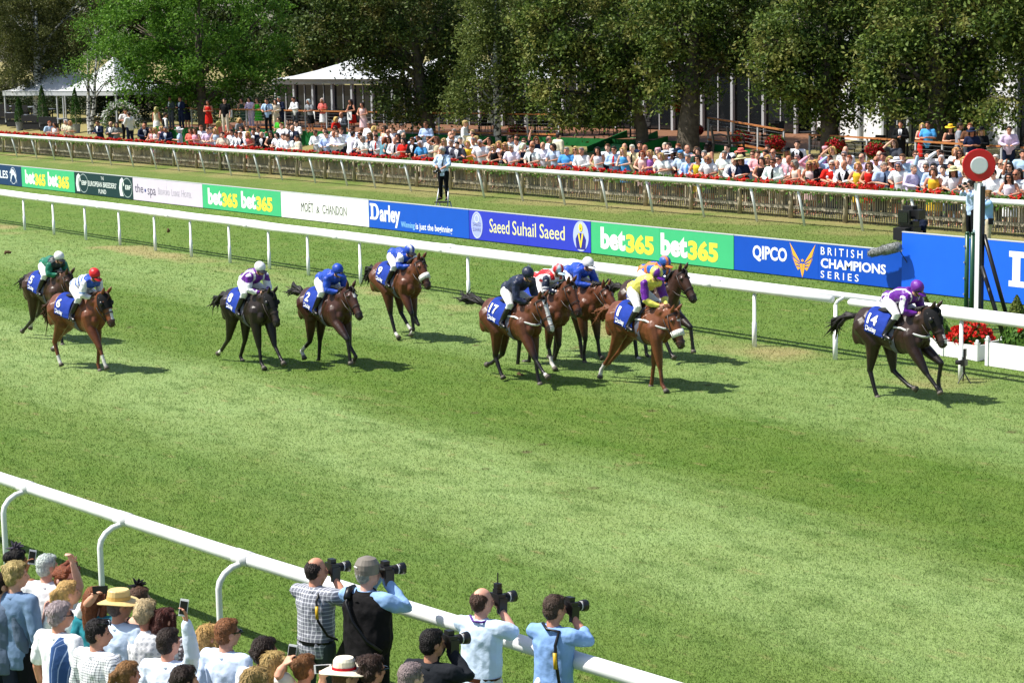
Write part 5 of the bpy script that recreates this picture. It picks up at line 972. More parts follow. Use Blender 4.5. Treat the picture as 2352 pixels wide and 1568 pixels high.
def pavilion(a, b, h, label, roof, pitch=2.1, white=(), depth=9, lower=0):
    a, b = Vector(a), Vector(b); d = b-a; L = d.length; ang = math.atan2(d.y, d.x); t = empty('pavilion', (a.x, a.y, min(fl(a.x), fl(b.x))), ang, label, 'pavilion'); n = round(L/pitch); st = L/n
    for i in range(n+1): m = MB(); m.box((i*st, 0, h/2), (.14, .16, h)); m.build('column', PW, t)
    for i in range(n):
        w_ = i in white; m = MB(); m.box((i*st+st/2, .1, h/2), (st-.14, .03, h-.12)); m.build('panel' if w_ else 'window', mat('white panel', (.78, .8, .82), .5) if w_ else GLASS, t)
        if not w_: m = MB(); m.box((i*st+st/2, .06, h*.5), (.05, .05, h)); m.build('mullion', PW, t)
    m = MB(); m.box((L/2, .0, h+.13), (L+.3, .3, .26)); m.build('fascia', PW, t); m = MB(); m.box((L/2, depth*.5, h/2-.2), (L-.3, depth-.5, h-.5)); m.build('interior', DARK, t)
    if roof:
        k = max(1, round(L/roof)); w_ = L/k
        for i in range(k):
            m = MB(); x0, x1 = i*w_-.1, (i+1)*w_-.02; c = ((x0+x1)/2, depth*.42, h+1.9); R = []
            for q in (0, .25, .5, .75, .93): z = h+.28+1.3*(q**1.5); R.append([(c[0]+(x-c[0])*(1-q), c[1]+(y-c[1])*(1-q), z) for x, y in ((x0, -.35), ((x0+x1)/2, -.35), (x1, -.35), (x1, depth*.42), (x1, depth), ((x0+x1)/2, depth), (x0, depth), (x0, depth*.33))])
            m.rings(R); m.build('roof', TENT, t)
    return t
pavilion((-101, 58.0), (-79.5, 61.5), 2.15, 'white tent roofed pavilion with dark glass doors behind the terrace', 7.2, 1.7)
pavilion((-78.5, 61.6), (-63.5, 63.0), 3.0, 'dark glazed pavilion with grey columns in the shade of the hornbeam trees', 0, 1.9)
pavilion((-62.6, 63.2), (-30, 59.5), 4.6, 'tall white walled pavilion glimpsed through the trees at the right', 0, 1.55, white=(0, 1, 2, 7))
def marquee(u, v, wd, label):
    c = P(u, v); c.z = gz(c.y); t = empty('marquee', c, .35, label, 'marquee', 'white marquees at the far left'); h = 2.05; m = MB(); R = []
    for q in (0, .2, .45, .7, .9, 1): z = h+2.1*q**1.6; r = wd/2*(1-q)+.04; R.append([(r*a, r*b, z) for a, b in ((-1, -1), (0, -1.0), (1, -1), (1, 0), (1, 1), (0, 1), (-1, 1), (-1, 0))])
    m.rings(R); m.build('roof', TENT, t); m = MB()
    for s in (-1, 1): m.box((0, s*wd/2, h-.13), (wd, .03, .3)); m.box((s*wd/2, 0, h-.13), (.03, wd-.04, .3))
    m.build('valance', TENT, t)
    for a in (-1, 1):
        for b in (-1, 1): m = MB(); m.box((a*(wd/2-.08), b*(wd/2-.08), h/2), (.08, .08, h)); m.build('pole', PW, t)
marquee(150, 278, 5.6, 'white peaked marquee beside the left edge trees'); marquee(268, 280, 5.4, 'white peaked marquee behind the twin stemmed birch')
def back_fence():
    t = empty('estate_fence', (-150, 64, gz(64)), 0, 'dark slatted boundary fence beyond the marquees', 'fence'); m = MB()
    for i in range(37): x = -100+i*2.6-0; m.box((x+50, 0, 1.1), (.1, .1, 2.2))
    m.build('post', BLACKM, t); m = MB()
    for z in np.arange(.1, 2.2, .13): m.bar((-50, -.06, z), (47, -.06, z), .03, .11)
    m.build('slat_panel', mat('dark timber', (.05, .045, .04), .9, noise=.3), t)
back_fence()
def backdrop(x0, x1, y, h, label):  # added dark leaf rows standing in for the tree shade on the lawn
    t = empty('backdrop', (x0, y, gz(y)), 0, label, 'backdrop', 'added dark backdrops for shade behind the garden tables'); L = x1-x0; n = int(L*h*220); r = np.random.default_rng(int(-x0)); p = np.stack([r.uniform(0, L, n), r.normal(0, .3, n), r.uniform(0, 1, n)**.8*h+r.normal(0, .06, n)], 1); link('foliage', quadmesh('foliage', quads(p, r.uniform(.06, .11, n), np.array([0, -.3, .4]), .7, 3), LEAFBACK), None, t); m = MB()
    for q in np.arange(.5, L, 1.2): m.tube([(q, .1, -.1), (q, .1, h*.8)], .04, 5)
    m.build('stem', BLACKM, t)
LEAFBACK = leafmat('hedge leaves', (.008, .02, .005), (.035, .06, .014), .15)
backdrop(-150, -127, 60, 1.5, 'added low dark hedge behind the garden tables'); backdrop(-126.5, -102, 58.2, 2.1, 'added taller dark hedge behind the flower arch')
CHAIRM = mat('dark rattan', (.03, .029, .028), .7, .2, noise=.3, nscale=40)
def chair_src():
    t = empty('terrace_chair', (0, 0, 0)); m = MB(); m.box((0, 0, .43), (.5, .5, .05)); m.build('seat', CHAIRM, t); m = MB(); m.box((-.26, 0, .7), (.05, .5, .5), Matrix.Rotation(-.15, 3, 'Y')); m.build('backrest', CHAIRM, t)
    for sx in (-1, 1):
        for sy in (-1, 1): m = MB(); m.tube([(sx*.22, sy*.23, .42), (sx*.25, sy*.25, 0)], .018, 6); m.build('leg', BLACKM, t)
    for sy in (-1, 1): m = MB(); m.tube([(-.27, sy*.26, .66), (0, sy*.28, .68), (.22, sy*.26, .62), (.24, sy*.25, .43)], .02, 6); m.build('armrest', BLACKM, t)
    return t
def table_src():
    t = empty('terrace_table', (0, 0, 0)); m = MB(); m.tube([(0, 0, .72), (0, 0, .75)], .45, 24); m.build('tabletop', CHAIRM, t); m = MB(); m.tube([(0, 0, .03), (0, 0, .72)], .04, 8); m.build('stem', BLACKM, t); m = MB(); m.tube([(0, 0, 0), (0, 0, .03)], .28, 16); m.build('base', BLACKM, t); return t
def furniture():
    c0, b0 = chair_src(), table_src(); first = [True, True]; T = [(-93, 2.6), (-90, 3.4), (-76.5, 1.5), (-74, 2.4), (-72, 1.3), (-70.5, 3), (-67.5, 1.6), (-59.5, 1.6), (-57.6, 2.6), (-53.5, 1.6), (-51.5, 2.4), (-47.5, 1.7), (-45.5, 2.6), (-41, 1.6), (-38.8, 2.2)]
    nm = ['left end of the terrace', 'green dressed guest', 'pale birch', 'notice by the birch', 'beige jacket', 'second dark trunk', 'ramp', 'thick dark trunk', 'seated guests', 'red flower baskets', 'white panelled wall', 'black hat', 'polka dot dress', 'winning post disc', 'picture edge']
    for i, (x, d) in enumerate(T):
        y = edge_y(x)+d; o = b0 if first[0] else clone(b0); first[0] = False; o.location = (x, y, fl(x)); tag(o, 'round dark terrace table near the %s' % nm[i] if d < 2 else 'round dark terrace table set back near the %s' % nm[i], 'table', 'terrace tables')
        for j, a in enumerate((-.3, 1.6, 3.3)[:3 if i % 2 else 2]):
            q = c0 if first[1] else clone(c0); first[1] = False; q.location = (x+.75*math.cos(a), y+.75*math.sin(a), fl(x)); q.rotation_euler = (0, 0, a+math.pi); tag(q, 'dark chair, %s of the terrace table near the %s' % (('lawn side', 'wall side', 'outer side')[j], nm[i]), 'chair', 'terrace chairs')
    for u, v, lb in ((1655, 358, 'lone rattan armchair on the lawn in front of the green steps'), (1692, 360, 'rattan armchair on the lawn beside the coral hat')):
        p = P(u, v); q = clone(c0); q.location = (p.x, p.y, gz(p.y)); q.rotation_euler = (0, 0, .9); q.scale = (1.25,)*3; tag(q, lb, 'chair', 'terrace chairs')
furniture()
DRED = leafmat('dark red petals', (.16, .006, .008), (.5, .015, .02), .15)
def basket(u, v, hz, rpx, label):
    p = PZ(u, v, FLOOR+hz); y = max(p.y, edge_y(p.x)+.5) if hz > .3 else p.y; p = PY(u, v, y); s = pxm(p); r0 = rpx/s; t = empty('flower_ball', p, 0, label, 'flowers', 'round red flower displays on the terrace'); r = np.random.default_rng(int(u)); n = 900; a = r.normal(size=(n, 3)); a /= np.linalg.norm(a, axis=1)[:, None]; q = a*r.uniform(.7, 1.02, n)[:, None]*np.array([1, 1, .8])*r0
    link('flowers', quadmesh('flowers', quads(q, r.uniform(.03, .055, n), a, .9, 1), DRED), None, t); k = rng.normal(size=(160, 3)); k /= np.linalg.norm(k, axis=1)[:, None]; link('foliage', quadmesh('foliage', quads(k*r0*.9, np.full(160, .05), k, .8, 2), GER), None, t)
    m = MB(); m.tube([(0, 0, fl(p.x)-p.z), (0, 0, -r0*.5)], [.03, .03], 8); m.build('stand', BLACKM, t); m = MB(); m.tube([(0, 0, -r0*.75), (0, 0, -r0*.2)], [r0*.3, r0*.5], 12); m.build('pot', BLACKM, t)
for a in ((1187, 302, .5, 22, 'round red flowers by the notice right of the pale birch'), (1601, 299, .6, 15, 'small round red flowers touching the thick dark trunk'), (1704, 317, .5, 24, 'round red flowers above the coral hat'), (1780, 329, .5, 24, 'round red flowers beside the tall waiter'), (1918, 336, .5, 24, 'shaded red flowers in front of the dark trunk behind the shading spectators'), (1559, 246, 1.9, 14, 'red flower basket hung high beside the white shirted terrace guest'), (2010, 345, .4, 24, 'shaded red flowers behind the lilac shirted spectator')): basket(*a)
def arch():
    c = P(280, 314); c.z = gz(c.y); t = empty('flower_arch', c, .9, 'round garden arch covered in white flowers', 'arch'); r = np.random.default_rng(9); n = 1700; an = r.uniform(-.5, math.pi+.5, n); rad = .92+r.normal(0, .12, n); p = np.stack([rad*np.cos(an), r.normal(0, .16, n), .95+rad*np.sin(an)], 1); p[:, 2] = np.maximum(p[:, 2], .05)
    link('foliage', quadmesh('foliage', quads(p, r.uniform(.04, .07, n), None, .8, 1), GER), None, t); n = 650; an = r.uniform(-.5, math.pi+.5, n); rad = .95+r.normal(0, .13, n); p = np.stack([rad*np.cos(an), r.normal(-.05, .2, n), .95+rad*np.sin(an)], 1); p[:, 2] = np.maximum(p[:, 2], .05)
    link('flowers', quadmesh('flowers', quads(p, r.uniform(.04, .075, n), None, .9, 2), leafmat('white petals', (.5, .5, .48), (.8, .8, .78), .2)), None, t)
    m = MB(); m.tube([(.92*math.cos(a), 0, .95+.92*math.sin(a)) for a in np.linspace(-.9, math.pi+.9, 30)], .02, 6); m.build('hoop', PW, t); m = MB(); m.ell((0, 0, 2.0), .09, 10); m.build('finial', PW, t)
arch()
def potted(u, v, h, w_, label):
    c = P(u, v); c.z = gz(c.y); t = empty('potted_conifer', c, 0, label, 'potted tree', 'clipped conifers in pots'); m = MB(); m.tube([(0, 0, 0), (0, 0, .55)], [.2, .27], 16); m.build('pot', mat('grey pot', (.25, .26, .27), .6), t); r = np.random.default_rng(int(u)); n = 1500; z = r.uniform(0, 1, n); a = r.uniform(0, 6.28, n); rr = w_*(1-z)**.6*r.uniform(.6, 1.05, n); p = np.stack([rr*np.cos(a), rr*np.sin(a), .55+z*h], 1)
    link('foliage', quadmesh('foliage', quads(p, r.uniform(.03, .06, n), None, .7, 1), leafmat('conifer leaves', (.015, .05, .01), (.06, .14, .02))), None, t); m = MB(); m.tube([(0, 0, .4), (0, 0, .5+h*.8)], [.05, .01], 6); m.build('trunk', WOOD, t)
potted(176, 306, 2.2, .38, 'tall clipped conifer in a grey pot by the twin stemmed birch'); potted(100, 300, 2.3, .4, 'dark clipped conifer in a pot near the left edge'); potted(46, 300, 1.6, .35, 'smaller conifer in a grey pot at the left edge')
def garden_sets():
    c0 = None
    for i, (u, v) in enumerate(((12, 285), (50, 290), (88, 296), (128, 300), (20, 268), (62, 270), (110, 276))):
        p = P(u, v); t = empty('garden_table', (p.x, p.y, gz(p.y)), .5, 'dark garden table with a pale top, %s from the left edge' % ORD(i+1), 'table', 'garden tables at the far left'); m = MB(); m.box((0, 0, .74), (1.5, .8, .05)); m.build('tabletop', mat('pale table top', (.3, .33, .38), .4), t)
        for sx in (-1, 1):
            for sy in (-1, 1): m = MB(); m.box((sx*.65, sy*.32, .36), (.06, .06, .72)); m.build('leg', BLACKM, t)
        m = MB(); m.box((0, -.62, .44), (1.4, .3, .06)); m.box((0, -.76, .7), (1.4, .05, .4)); m.box((0, -.62, .2), (1.3, .25, .4)); m.build('bench', BLACKM, t)
garden_sets()
# ---------------------------------------------------------------- trees
BARK = mat('grey brown bark', (.10, .085, .065), .9, .1, noise=.4, nscale=5, bump=1, bscale=18)
def birch_bark():
    m = mat('birch bark', (.5, .49, .46), .8, .15); N, L = m.node_tree.nodes, m.node_tree.links; tc = N.new('ShaderNodeTexCoord'); mp = N.new('ShaderNodeMapping'); mp.inputs['Scale'].default_value = (5, 5, 9); L.new(tc.outputs['Object'], mp.inputs[0]); nz = N.new('ShaderNodeTexNoise'); nz.inputs['Scale'].default_value = 1; nz.inputs['Detail'].default_value = 6; L.new(mp.outputs[0], nz.inputs['Vector'])
    r = N.new('ShaderNodeValToRGB'); e = r.color_ramp.elements; e[0].position = .43; e[0].color = (.03, .03, .028, 1); e[1].position = .52; e[1].color = (.52, .51, .48, 1); L.new(nz.outputs[0], r.inputs[0]); L.new(r.outputs[0], N['Principled BSDF'].inputs[0]); return m
BIRCH = birch_bark()
LV = dict(olive=leafmat('hornbeam leaves', (.018, .046, .008), (.155, .225, .04), .28, (.33, .30, .085)), dark=leafmat('dark beech leaves', (.013, .032, .006), (.11, .16, .034), .24, (.23, .19, .06)), green=leafmat('bright maple leaves', (.045, .125, .012), (.155, .30, .036), .36), birch=leafmat('birch leaves', (.06, .10, .02), (.20, .24, .06), .35), weep=leafmat('weeping birch leaves', (.045, .06, .014), (.13, .14, .04), .3), back=leafmat('distant leaves', (.022, .04, .01), (.07, .10, .024), .2))
def tree(label, base, r0, lobes, lv, bark=None, leaf=.085, dens=1.0, droop=.25, lean=0, twin=0, group='trees in front of the pavilions', sd=1, flat=.85):
    b = P(*base); b.z = gz(b.y); s = pxm(b); t = empty('tree', b, 0, label, 'tree', group); r = np.random.default_rng(sd); rr = random.Random(sd); bark = bark or BARK; V = []; C = []; dist = (b-CAM).dot(FW)
    for u, v, ru, rv in lobes:
        c = CAM+ray(u, v)*dist; c = c+Vector((0, rr.uniform(-.5, .5)*ru/s*.6, 0)); C.append((c, ru/s, rv/s)); R = np.array([ru/s, ru/s*flat, rv/s]); ns = max(7, int(8+14*ru*rv/s/s*.33))
        q = r.normal(size=(ns, 3)); q /= np.linalg.norm(q, axis=1)[:, None]; cl = np.array(c-b)+q*R*r.uniform(.45, 1.0, ns)[:, None]**.6; per = int(dens*1150*ru*rv/s/s/ns*(.085/leaf)**2)+10
        p = np.repeat(cl, per, 0); sp = np.repeat(r.uniform(.22, .5, ns), per)[:, None]; d = r.normal(size=p.shape)*sp*np.array([1, 1, .62]); p = p+d; p[:, 2] -= droop*np.linalg.norm(d[:, :2], axis=1)**1.4+ (np.abs(r.normal(0, droop*.35, len(p))) if droop > .3 else 0)
        V.append(quads(p, r.uniform(.6, 1.15, len(p))*leaf, np.array([0, 0, .55]), .62, sd+len(V)))
    link('crown', quadmesh('crown', np.concatenate(V), LV[lv]), None, t); m = MB(); top = max(c.z for c, _, _ in C); cc = sum((c for c, _, _ in C), Vector())/len(C)-b
    stems = [0] if not twin else [-twin, twin]
    for k in stems:
        m = MB(); tp = Vector((cc.x*.5+k*2.4, cc.y*.4, (top-b.z)*.75)); f = r0*(.75 if twin else 1); m.tube([(k*.3, 0, -.15), (k*.5, 0, .12), (k*.9, 0, .9), tuple(tp*.35+Vector((k*.6, 0, 0))), tuple(tp*.7), tuple(tp)], [f*1.45, f*1.12, f, f*.9, f*.6, f*.2], 12)
        for c, a, e in C:
            q = c-b; st = tp*min(.75, max(.3, q.z/(tp.z+1e-6)*.6)); m.tube([st, (st+q)/2+Vector((0, 0, .3)), q], [f*.38, f*.24, f*.06], 6)
            for i in range(3): e2 = q+Vector((rr.uniform(-1, 1)*a*.7, rr.uniform(-1, 1)*a*.6, rr.uniform(-.7, .5)*e)); m.tube([(st+q)/2+Vector((0, 0, .3)), (q+e2)/2, e2], [f*.16, f*.09, f*.02], 5)
        m.build('trunk', bark, t, True)
tree('dull olive weeping birch with a dark trunk at the left edge', (88, 285), .3, [(40, 40, 110, 90), (120, 80, 95, 95), (170, 10, 90, 90), (70, 150, 80, 50), (60, -60, 170, 70), (110, 120, 80, 60)], 'weep', BIRCH, .09, 1.0, .5, sd=11)
tree('slim weeping birch right at the left picture edge', (40, 255), .22, [(0, 60, 90, 90), (10, 150, 70, 60), (30, -20, 90, 60)], 'weep', BARK, .09, 1.0, .5, sd=12)
tree('twin stemmed white birch with thin green leaves by the flower arch', (209, 308), .17, [(185, 160, 42, 40), (240, 110, 60, 48), (215, 70, 55, 45), (262, 180, 26, 30)], 'green', BIRCH, .08, .55, .3, twin=.28, sd=13)
tree('bright green broad maple between the marquees and the white pavilion', (470, 338), .3, [(330, 60, 110, 95), (450, 40, 150, 110), (580, 70, 105, 115), (360, 165, 100, 60), (480, 170, 115, 62), (600, 175, 85, 58), (300, 175, 48, 46), (440, -70, 220, 90), (520, 205, 60, 36), (400, 210, 60, 30)], 'green', BARK, .105, 1.15, .3, sd=14)
tree('dark hornbeam with a thick shaded trunk over the white tent roof', (985, 334), .34, [(780, 30, 110, 85), (900, 60, 130, 105), (1000, 40, 100, 100), (900, 175, 45, 40), (960, 200, 78, 52), (900, -70, 220, 90), (720, 40, 50, 60), (1010, 150, 60, 60), (710, 70, 60, 50), (850, 105, 70, 45), (910, 235, 60, 36), (1020, 220, 50, 50), (980, 255, 60, 26), (1060, 120, 60, 80)], 'dark', BARK, .1, 1.55, .3, sd=15)
tree('silver birch with a straight pale trunk and drooping light leaves', (1143, 337), .17, [(1095, 50, 80, 90), (1170, 80, 80, 90), (1120, 165, 78, 48), (1075, 195, 45, 42), (1180, 185, 48, 52), (1130, -60, 130, 70), (1060, 230, 50, 30), (1150, 225, 60, 30), (1210, 140, 50, 80), (1220, 215, 40, 40)], 'birch', BIRCH, .085, 1.395, .55, sd=16)
tree('olive hornbeam hanging low over the green ramp', (1475, 345), .26, [(1290, 50, 90, 90), (1400, 60, 110, 105), (1325, 170, 85, 72), (1430, 185, 85, 72), (1365, 245, 55, 34), (1380, -80, 190, 90), (1255, 140, 45, 60), (1270, 210, 50, 50), (1430, 245, 60, 40), (1310, 262, 50, 26), (1380, 150, 80, 70), (1490, 140, 50, 70), (1240, 60, 60, 80)], 'olive', BARK, .1, 1.55, .35, sd=17)
tree('hornbeam with the thickest dark trunk and white gaps in its crown', (1581, 351), .44, [(1560, 40, 120, 95), (1690, 30, 95, 90), (1545, 150, 75, 55), (1650, 145, 60, 46), (1610, -80, 190, 90), (1740, 110, 40, 60), (1500, 80, 60, 80), (1620, 60, 80, 90), (1530, 205, 55, 34), (1610, 195, 45, 30), (1750, 50, 70, 80), (1700, 110, 50, 50)], 'olive', BARK, .1, 1.2400000000000002, .3, sd=18)
tree('olive hornbeam with yellowish clusters above the shading spectators', (1905, 362), .34, [(1825, 40, 110, 90), (1940, 50, 110, 100), (1845, 150, 95, 75), (1930, 185, 78, 60), (1875, 235, 55, 30), (1880, -80, 190, 90), (1770, 150, 40, 50), (1790, 90, 60, 70), (1890, 110, 90, 80), (1830, 215, 60, 36), (1970, 150, 60, 70), (1940, 238, 55, 32), (2000, 60, 70, 90), (1900, 260, 40, 22)], 'olive', BARK, .1, 1.6275000000000002, .35, sd=19)
tree('olive hornbeam over the polka dot dress near the winning post', (2151, 370), .38, [(2080, 40, 100, 90), (2190, 60, 110, 90), (2050, 165, 80, 66), (2155, 190, 90, 62), (2245, 145, 70, 76), (2110, 245, 62, 32), (2150, -80, 190, 90), (2010, 120, 50, 70), (2110, 110, 90, 80), (2050, 225, 55, 40), (2170, 245, 65, 36), (2250, 225, 55, 40), (2270, 80, 70, 90), (2220, 265, 45, 20)], 'olive', BARK, .1, 1.6275000000000002, .35, sd=20)
tree('hornbeam at the right picture edge', (2420, 374), .34, [(2310, 40, 90, 90), (2350, 150, 62, 70), (2400, 40, 120, 100), (2330, -80, 150, 80), (2300, 230, 50, 40), (2340, 60, 60, 90)], 'olive', BARK, .1, 1.55, .35, sd=21)
for i, (u, v) in enumerate(((120, 240), (330, 240), (560, 235), (780, 240), (1020, 240), (1260, 245), (1500, 250), (1760, 255), (2010, 260), (2260, 265))):
    k = i*13 % 7*6
    tree('tall dark tree behind the pavilions, %s from the left' % ORD(i+1), (u, 232), .35, [(u-60, 60+k*.3, 95, 70), (u+70, 30+k, 100, 80), (u, -30, 150, 80), (u+20, 120-k*.5, 80, 40)], 'back', BARK, .22, 2.0, .2, group='taller trees behind the pavilions', sd=40+i)
tree('dark tree between the bright maple and the hornbeam, behind the white tent roof', (735, 232), .3, [(690, 130, 80, 50), (770, 120, 80, 50), (640, 110, 60, 50), (730, 60, 110, 60)], 'back', BARK, .2, 2.0, .2, group='taller trees behind the pavilions', sd=60)
# ---------------------------------------------------------------- the crowd behind the fence (x y as read off enlargements of the photograph)
FR = dict(A=(150, 360, 4.704), B=(600, 360, 4.704), C=(1060, 360, 5.6), D=(1420, 400, 5.6), E=(1800, 420, 5.6), F=(2180, 440, 5.6), G=(2560, 460, 5.6), H=(2920, 480, 6.19), I=(3240, 480, 6.03), J=(3540, 480, 5.6))
# x y sex garment colour hair pose [g sunglasses] [h hat colour] [t tie colour] [q trousers/skirt colour] [@ turn degrees] [+ on the terrace] [^ standing clear]
CROWD = {
'A': 'a160 490 m Tb r c @60;a270 540 f Dw db c;a465 490 f To wb c;a540 510 f To yl c;a1055 490 m Jn z r;a1260 500 m Jd x c;a1350 540 f Tg dl c @40;a1500 275 m Tw d c @60 ^ qk;a1575 330 m Sw d c @-120 ^ qn;a2050 265 f Do yl d @180 ^ qw;a1815 545 m Jn x r @60;a1880 510 m Jd d r;a2000 640 f Dp zl r;a2062 640 f Dw yl r',
'B': 'a60 620 f Tp yb r;a120 600 m Jn g r tb;a85 345 m Vk d d @150 ^;a350 645 f Tb wb c hw @-60;a545 650 f Tc zb c;a625 645 f Dp zl c;a730 570 m Tw r c;a860 620 m Tl z r;a925 610 m Tl g r;a1035 525 f Tc yl d @170;a1010 650 f Db yl r;a1180 480 f Dc zl c g ^ qr;a1110 690 m To d c;a1400 470 f Tg yb d @90 ^;a1290 650 m Sw d r;a1445 610 f Sw db c g;a1380 690 m Vd d r;a1452 700 m Vn r r;a1545 580 m Sw z c ^;a1575 720 f Dc yl r;a1670 640 m Jn d r;a1735 590 m Sw d c g;a1820 695 m Jk x r;a1890 680 m Sw d r @140;a1975 720 f Dk kl r g;a2095 740 f Tw kb r;a2110 450 f Tm db c ^;a2155 530 m Sw r c;a2265 530 m Vd z c;a2200 720 m Tw g r g;a2290 735 m Vd z r;a190 110 m Jd d c + ;a365 110 m Jn d c + tb;a470 125 f Dn db c +;a850 175 f Dr db c + qr;a1145 150 m Tk d d +;a1460 120 f De db r + qe;a1600 120 f Sl kb r + ql;a1730 110 f Dm db r + qm;a1900 150 m Tb d r + tn;a2045 160 f So dl r +;a2125 120 m Jn g r +',
'C': 'a265 140 m Sw d r +;a580 200 f Tg wb r +;a840 180 f Tc wb c + qw;a1460 190 f Dk dl r + qr;a1690 265 f Df db r + qf;a1245 400 m Jd x c ^;a1110 540 f Tr yb c @90 ^;a300 580 m Sw d c ^;a250 690 m Jn x r;a120 640 m Vd z c;a135 890 m Tw z r;a330 890 m Jo k c @-60;a45 870 m Sw d r;a720 790 m Sw z r g;a945 820 m Sb d r g;a1165 800 m Sw z r;a1085 800 m Sw x c;a1115 730 f Tw db c g;a1235 740 m Sw z c;a890 735 m Tw z c;a1420 830 m Sw k r @160;a1490 695 m Sw d c g;a1490 745 m Sb z r g;a1670 850 m Vn d r g;a1640 770 m Sw r c;a1720 965 f Tw gb r g;a1830 612 m Sw g c g ^;a1920 740 f To yb d @150;a1980 790 m Sw z r;a1880 890 f Dn zl r g;a1990 890 m Sw k r tr;a2100 985 f Tt rl r @160;a2150 730 f Do dl c g;a2230 770 m Sw x c g;a2295 720 m Sw z c;a2265 970 f Dk dl r g',
'D': 'a350 720 m Sw x r tk;a410 680 f Dk kb d;a530 620 m Jk x c g;a475 425 m Sw k d @110 ^;a530 770 f Tr kb c;a750 730 m Jk z r g;a840 690 m Sb d s tp;a920 840 f Ts wb r g;a1100 700 m Vg z r g;a1000 390 m Sb z c ^ qw g;a1230 740 f Do zl s;a1410 790 f Do yl r g;a1550 780 m Jn g r g tb;a1555 670 m Sw x c g;a1590 540 m Sw g c;a1515 600 m Sw x c;a1680 820 m Jd k r;a1735 720 m Vn g r;a1790 360 m Sw y c @100 ^ qo;a1890 840 f Dy yb r;a2010 740 m Tw g r;a2005 620 m Sw d c;a2085 740 f To yb r;a2155 780 m Tw w r g;a1975 560 m So y d',
'E': 'a195 660 f Do kb s;a320 810 f Dk yb r g;a430 740 f Tw yl r;a560 770 f Dk yl r g;a690 770 m Tw w r g;a600 570 m Sw d c @100 ^;a775 625 m Vk d c;a775 545 m Sw d d;a840 790 f Dn wb r @80;a930 630 m Vk z c g;a1125 780 m Tw r r tk;a1120 690 m Sw x c;a1190 640 f Tn rl u g;a1355 720 m Sw x r;a1420 590 m Sw x c @130 ^;a1580 800 f Tb db r;a1640 510 m Jo d d @170 ^;a1830 820 m Ts g c;a2010 850 f Df yl c g;a2165 840 m Sw g r',
'F': 'a365 760 f Dw kl r;a560 640 m Vn z c;a690 690 m Sb d c g tr;a915 630 m Sw x c;a925 770 f Ds yl r;a1105 670 m Si w r tk;a1235 590 m Sn k c;a1355 660 m Sw x c;a1300 840 f Df rb r g;a1480 830 f Dv yb r;a1640 790 f Tw gb r hp;a1720 890 f Tw yb r;a1760 620 m Sb w c;a1850 620 m Sb d c;a1790 800 m Tw d c hw;a1910 830 f Dp db r g hw;a2120 850 f Tb gb r g hs;a2050 640 m Sw r c;a2200 670 m Sb x c @60 tn;a2280 880 m Sb g r ts;a2050 810 f Tn db c hn',
'G': 'a290 590 m Sp z c;a335 670 f Te db c;a340 830 f Dy kb r g;a460 670 m Sb g c;a540 560 f Do dl d @160 ^ hk;a565 840 f Tw yb r g;a880 680 m Tw g c ^;a950 545 m Vn d c;a1240 700 f Dk kb c hc;a1105 810 m Vn k r;a1260 860 f Tn zl r g hi;a1480 670 m Sb z c g tg;a1600 690 m Sp z r;a1680 880 f Dk db r;a1760 660 m Sw k c;a1790 555 m Sw d c;a1820 830 f De yl r g;a1915 640 m Sw x c g;a1930 850 m Sw z r g tk;a2050 790 m Sw k r g tn;a2200 680 f Dw yl c hk;a2275 790 m Tp x r tg',
'H': 'a430 390 m Vk d d ^ tk;a470 740 m Sw g r g;a450 920 f Do gb r @-50;a770 720 m Sp d s;a770 930 f Df yl r g;a890 920 f Sk yb r g;a1085 590 f Dv db c hp;a1260 590 f To yb s;a1190 730 m Sb k s;a1235 870 m Tr w r g;a1355 860 m Tw x r;a1520 640 m Sw g c g;a1555 530 m Sw x d;a1570 870 m Vk x r;a1655 740 m Sb r c;a1870 970 f Dy yb r;a1935 700 m Sl x d g ^;a2140 970 f Dr zb r g',
'I': 'a285 740 m Sw x c g;a355 620 m Sl x c g;a460 660 m Sl d c;a390 890 m Tb g r @50 tn;a590 800 f Dk yl c g;a745 850 f Dr db c hw;a820 950 f Tw gb r g;a870 690 m Sb z c ^;a700 420 f Td zl s ^;a1170 610 m Sl z c g;a1070 940 m Sl g r @60;a1420 890 m Sb g u g;a1440 630 m Sw k c;a1570 900 m Sb k c g;a1590 1090 f Dy zb r;a1740 600 m Sw d s;a1755 720 m Jn w c;a1810 970 m Vn d r;a1970 870 m Jb k c;a2040 1080 f Tw dl r hi;a2180 650 f Dw zl c g;a2100 605 f Tw yl c;a830 90 m Jk d c + ;a1320 80 f Dr yl c + qr;a1450 100 m Ts d c +;a1950 190 f Dk db c + hy;a2150 150 m Tg d d + @120',
'J': 'a540 160 m Tz r c +;a585 300 f Tn db c + hn;a800 265 f Sk yl c + hk;a1365 235 m Sl d r g +;a1095 660 m Ji w c;a1215 760 m Sw x c g;a1320 780 m Sw w c g tv;a1060 980 m Sw k r g;a1385 880 f Tk kb c g;a1520 980 m Tw x u g;a1390 1120 f Dw dl r g;a1610 1030 f Tc dl r;a440 760 f To yb c;a1665 560 m Tb d c;a520 1000 f Dw rb r'}
GN = dict(S='long sleeved shirt', T='short sleeved top', D='sleeveless dress', J='jacket', V='waistcoat over a white shirt')
PN = dict(r='leaning on the fence', d='arms at sides', c='hands together', s='shading the eyes with one hand', u='one arm raised')
VOX = .02
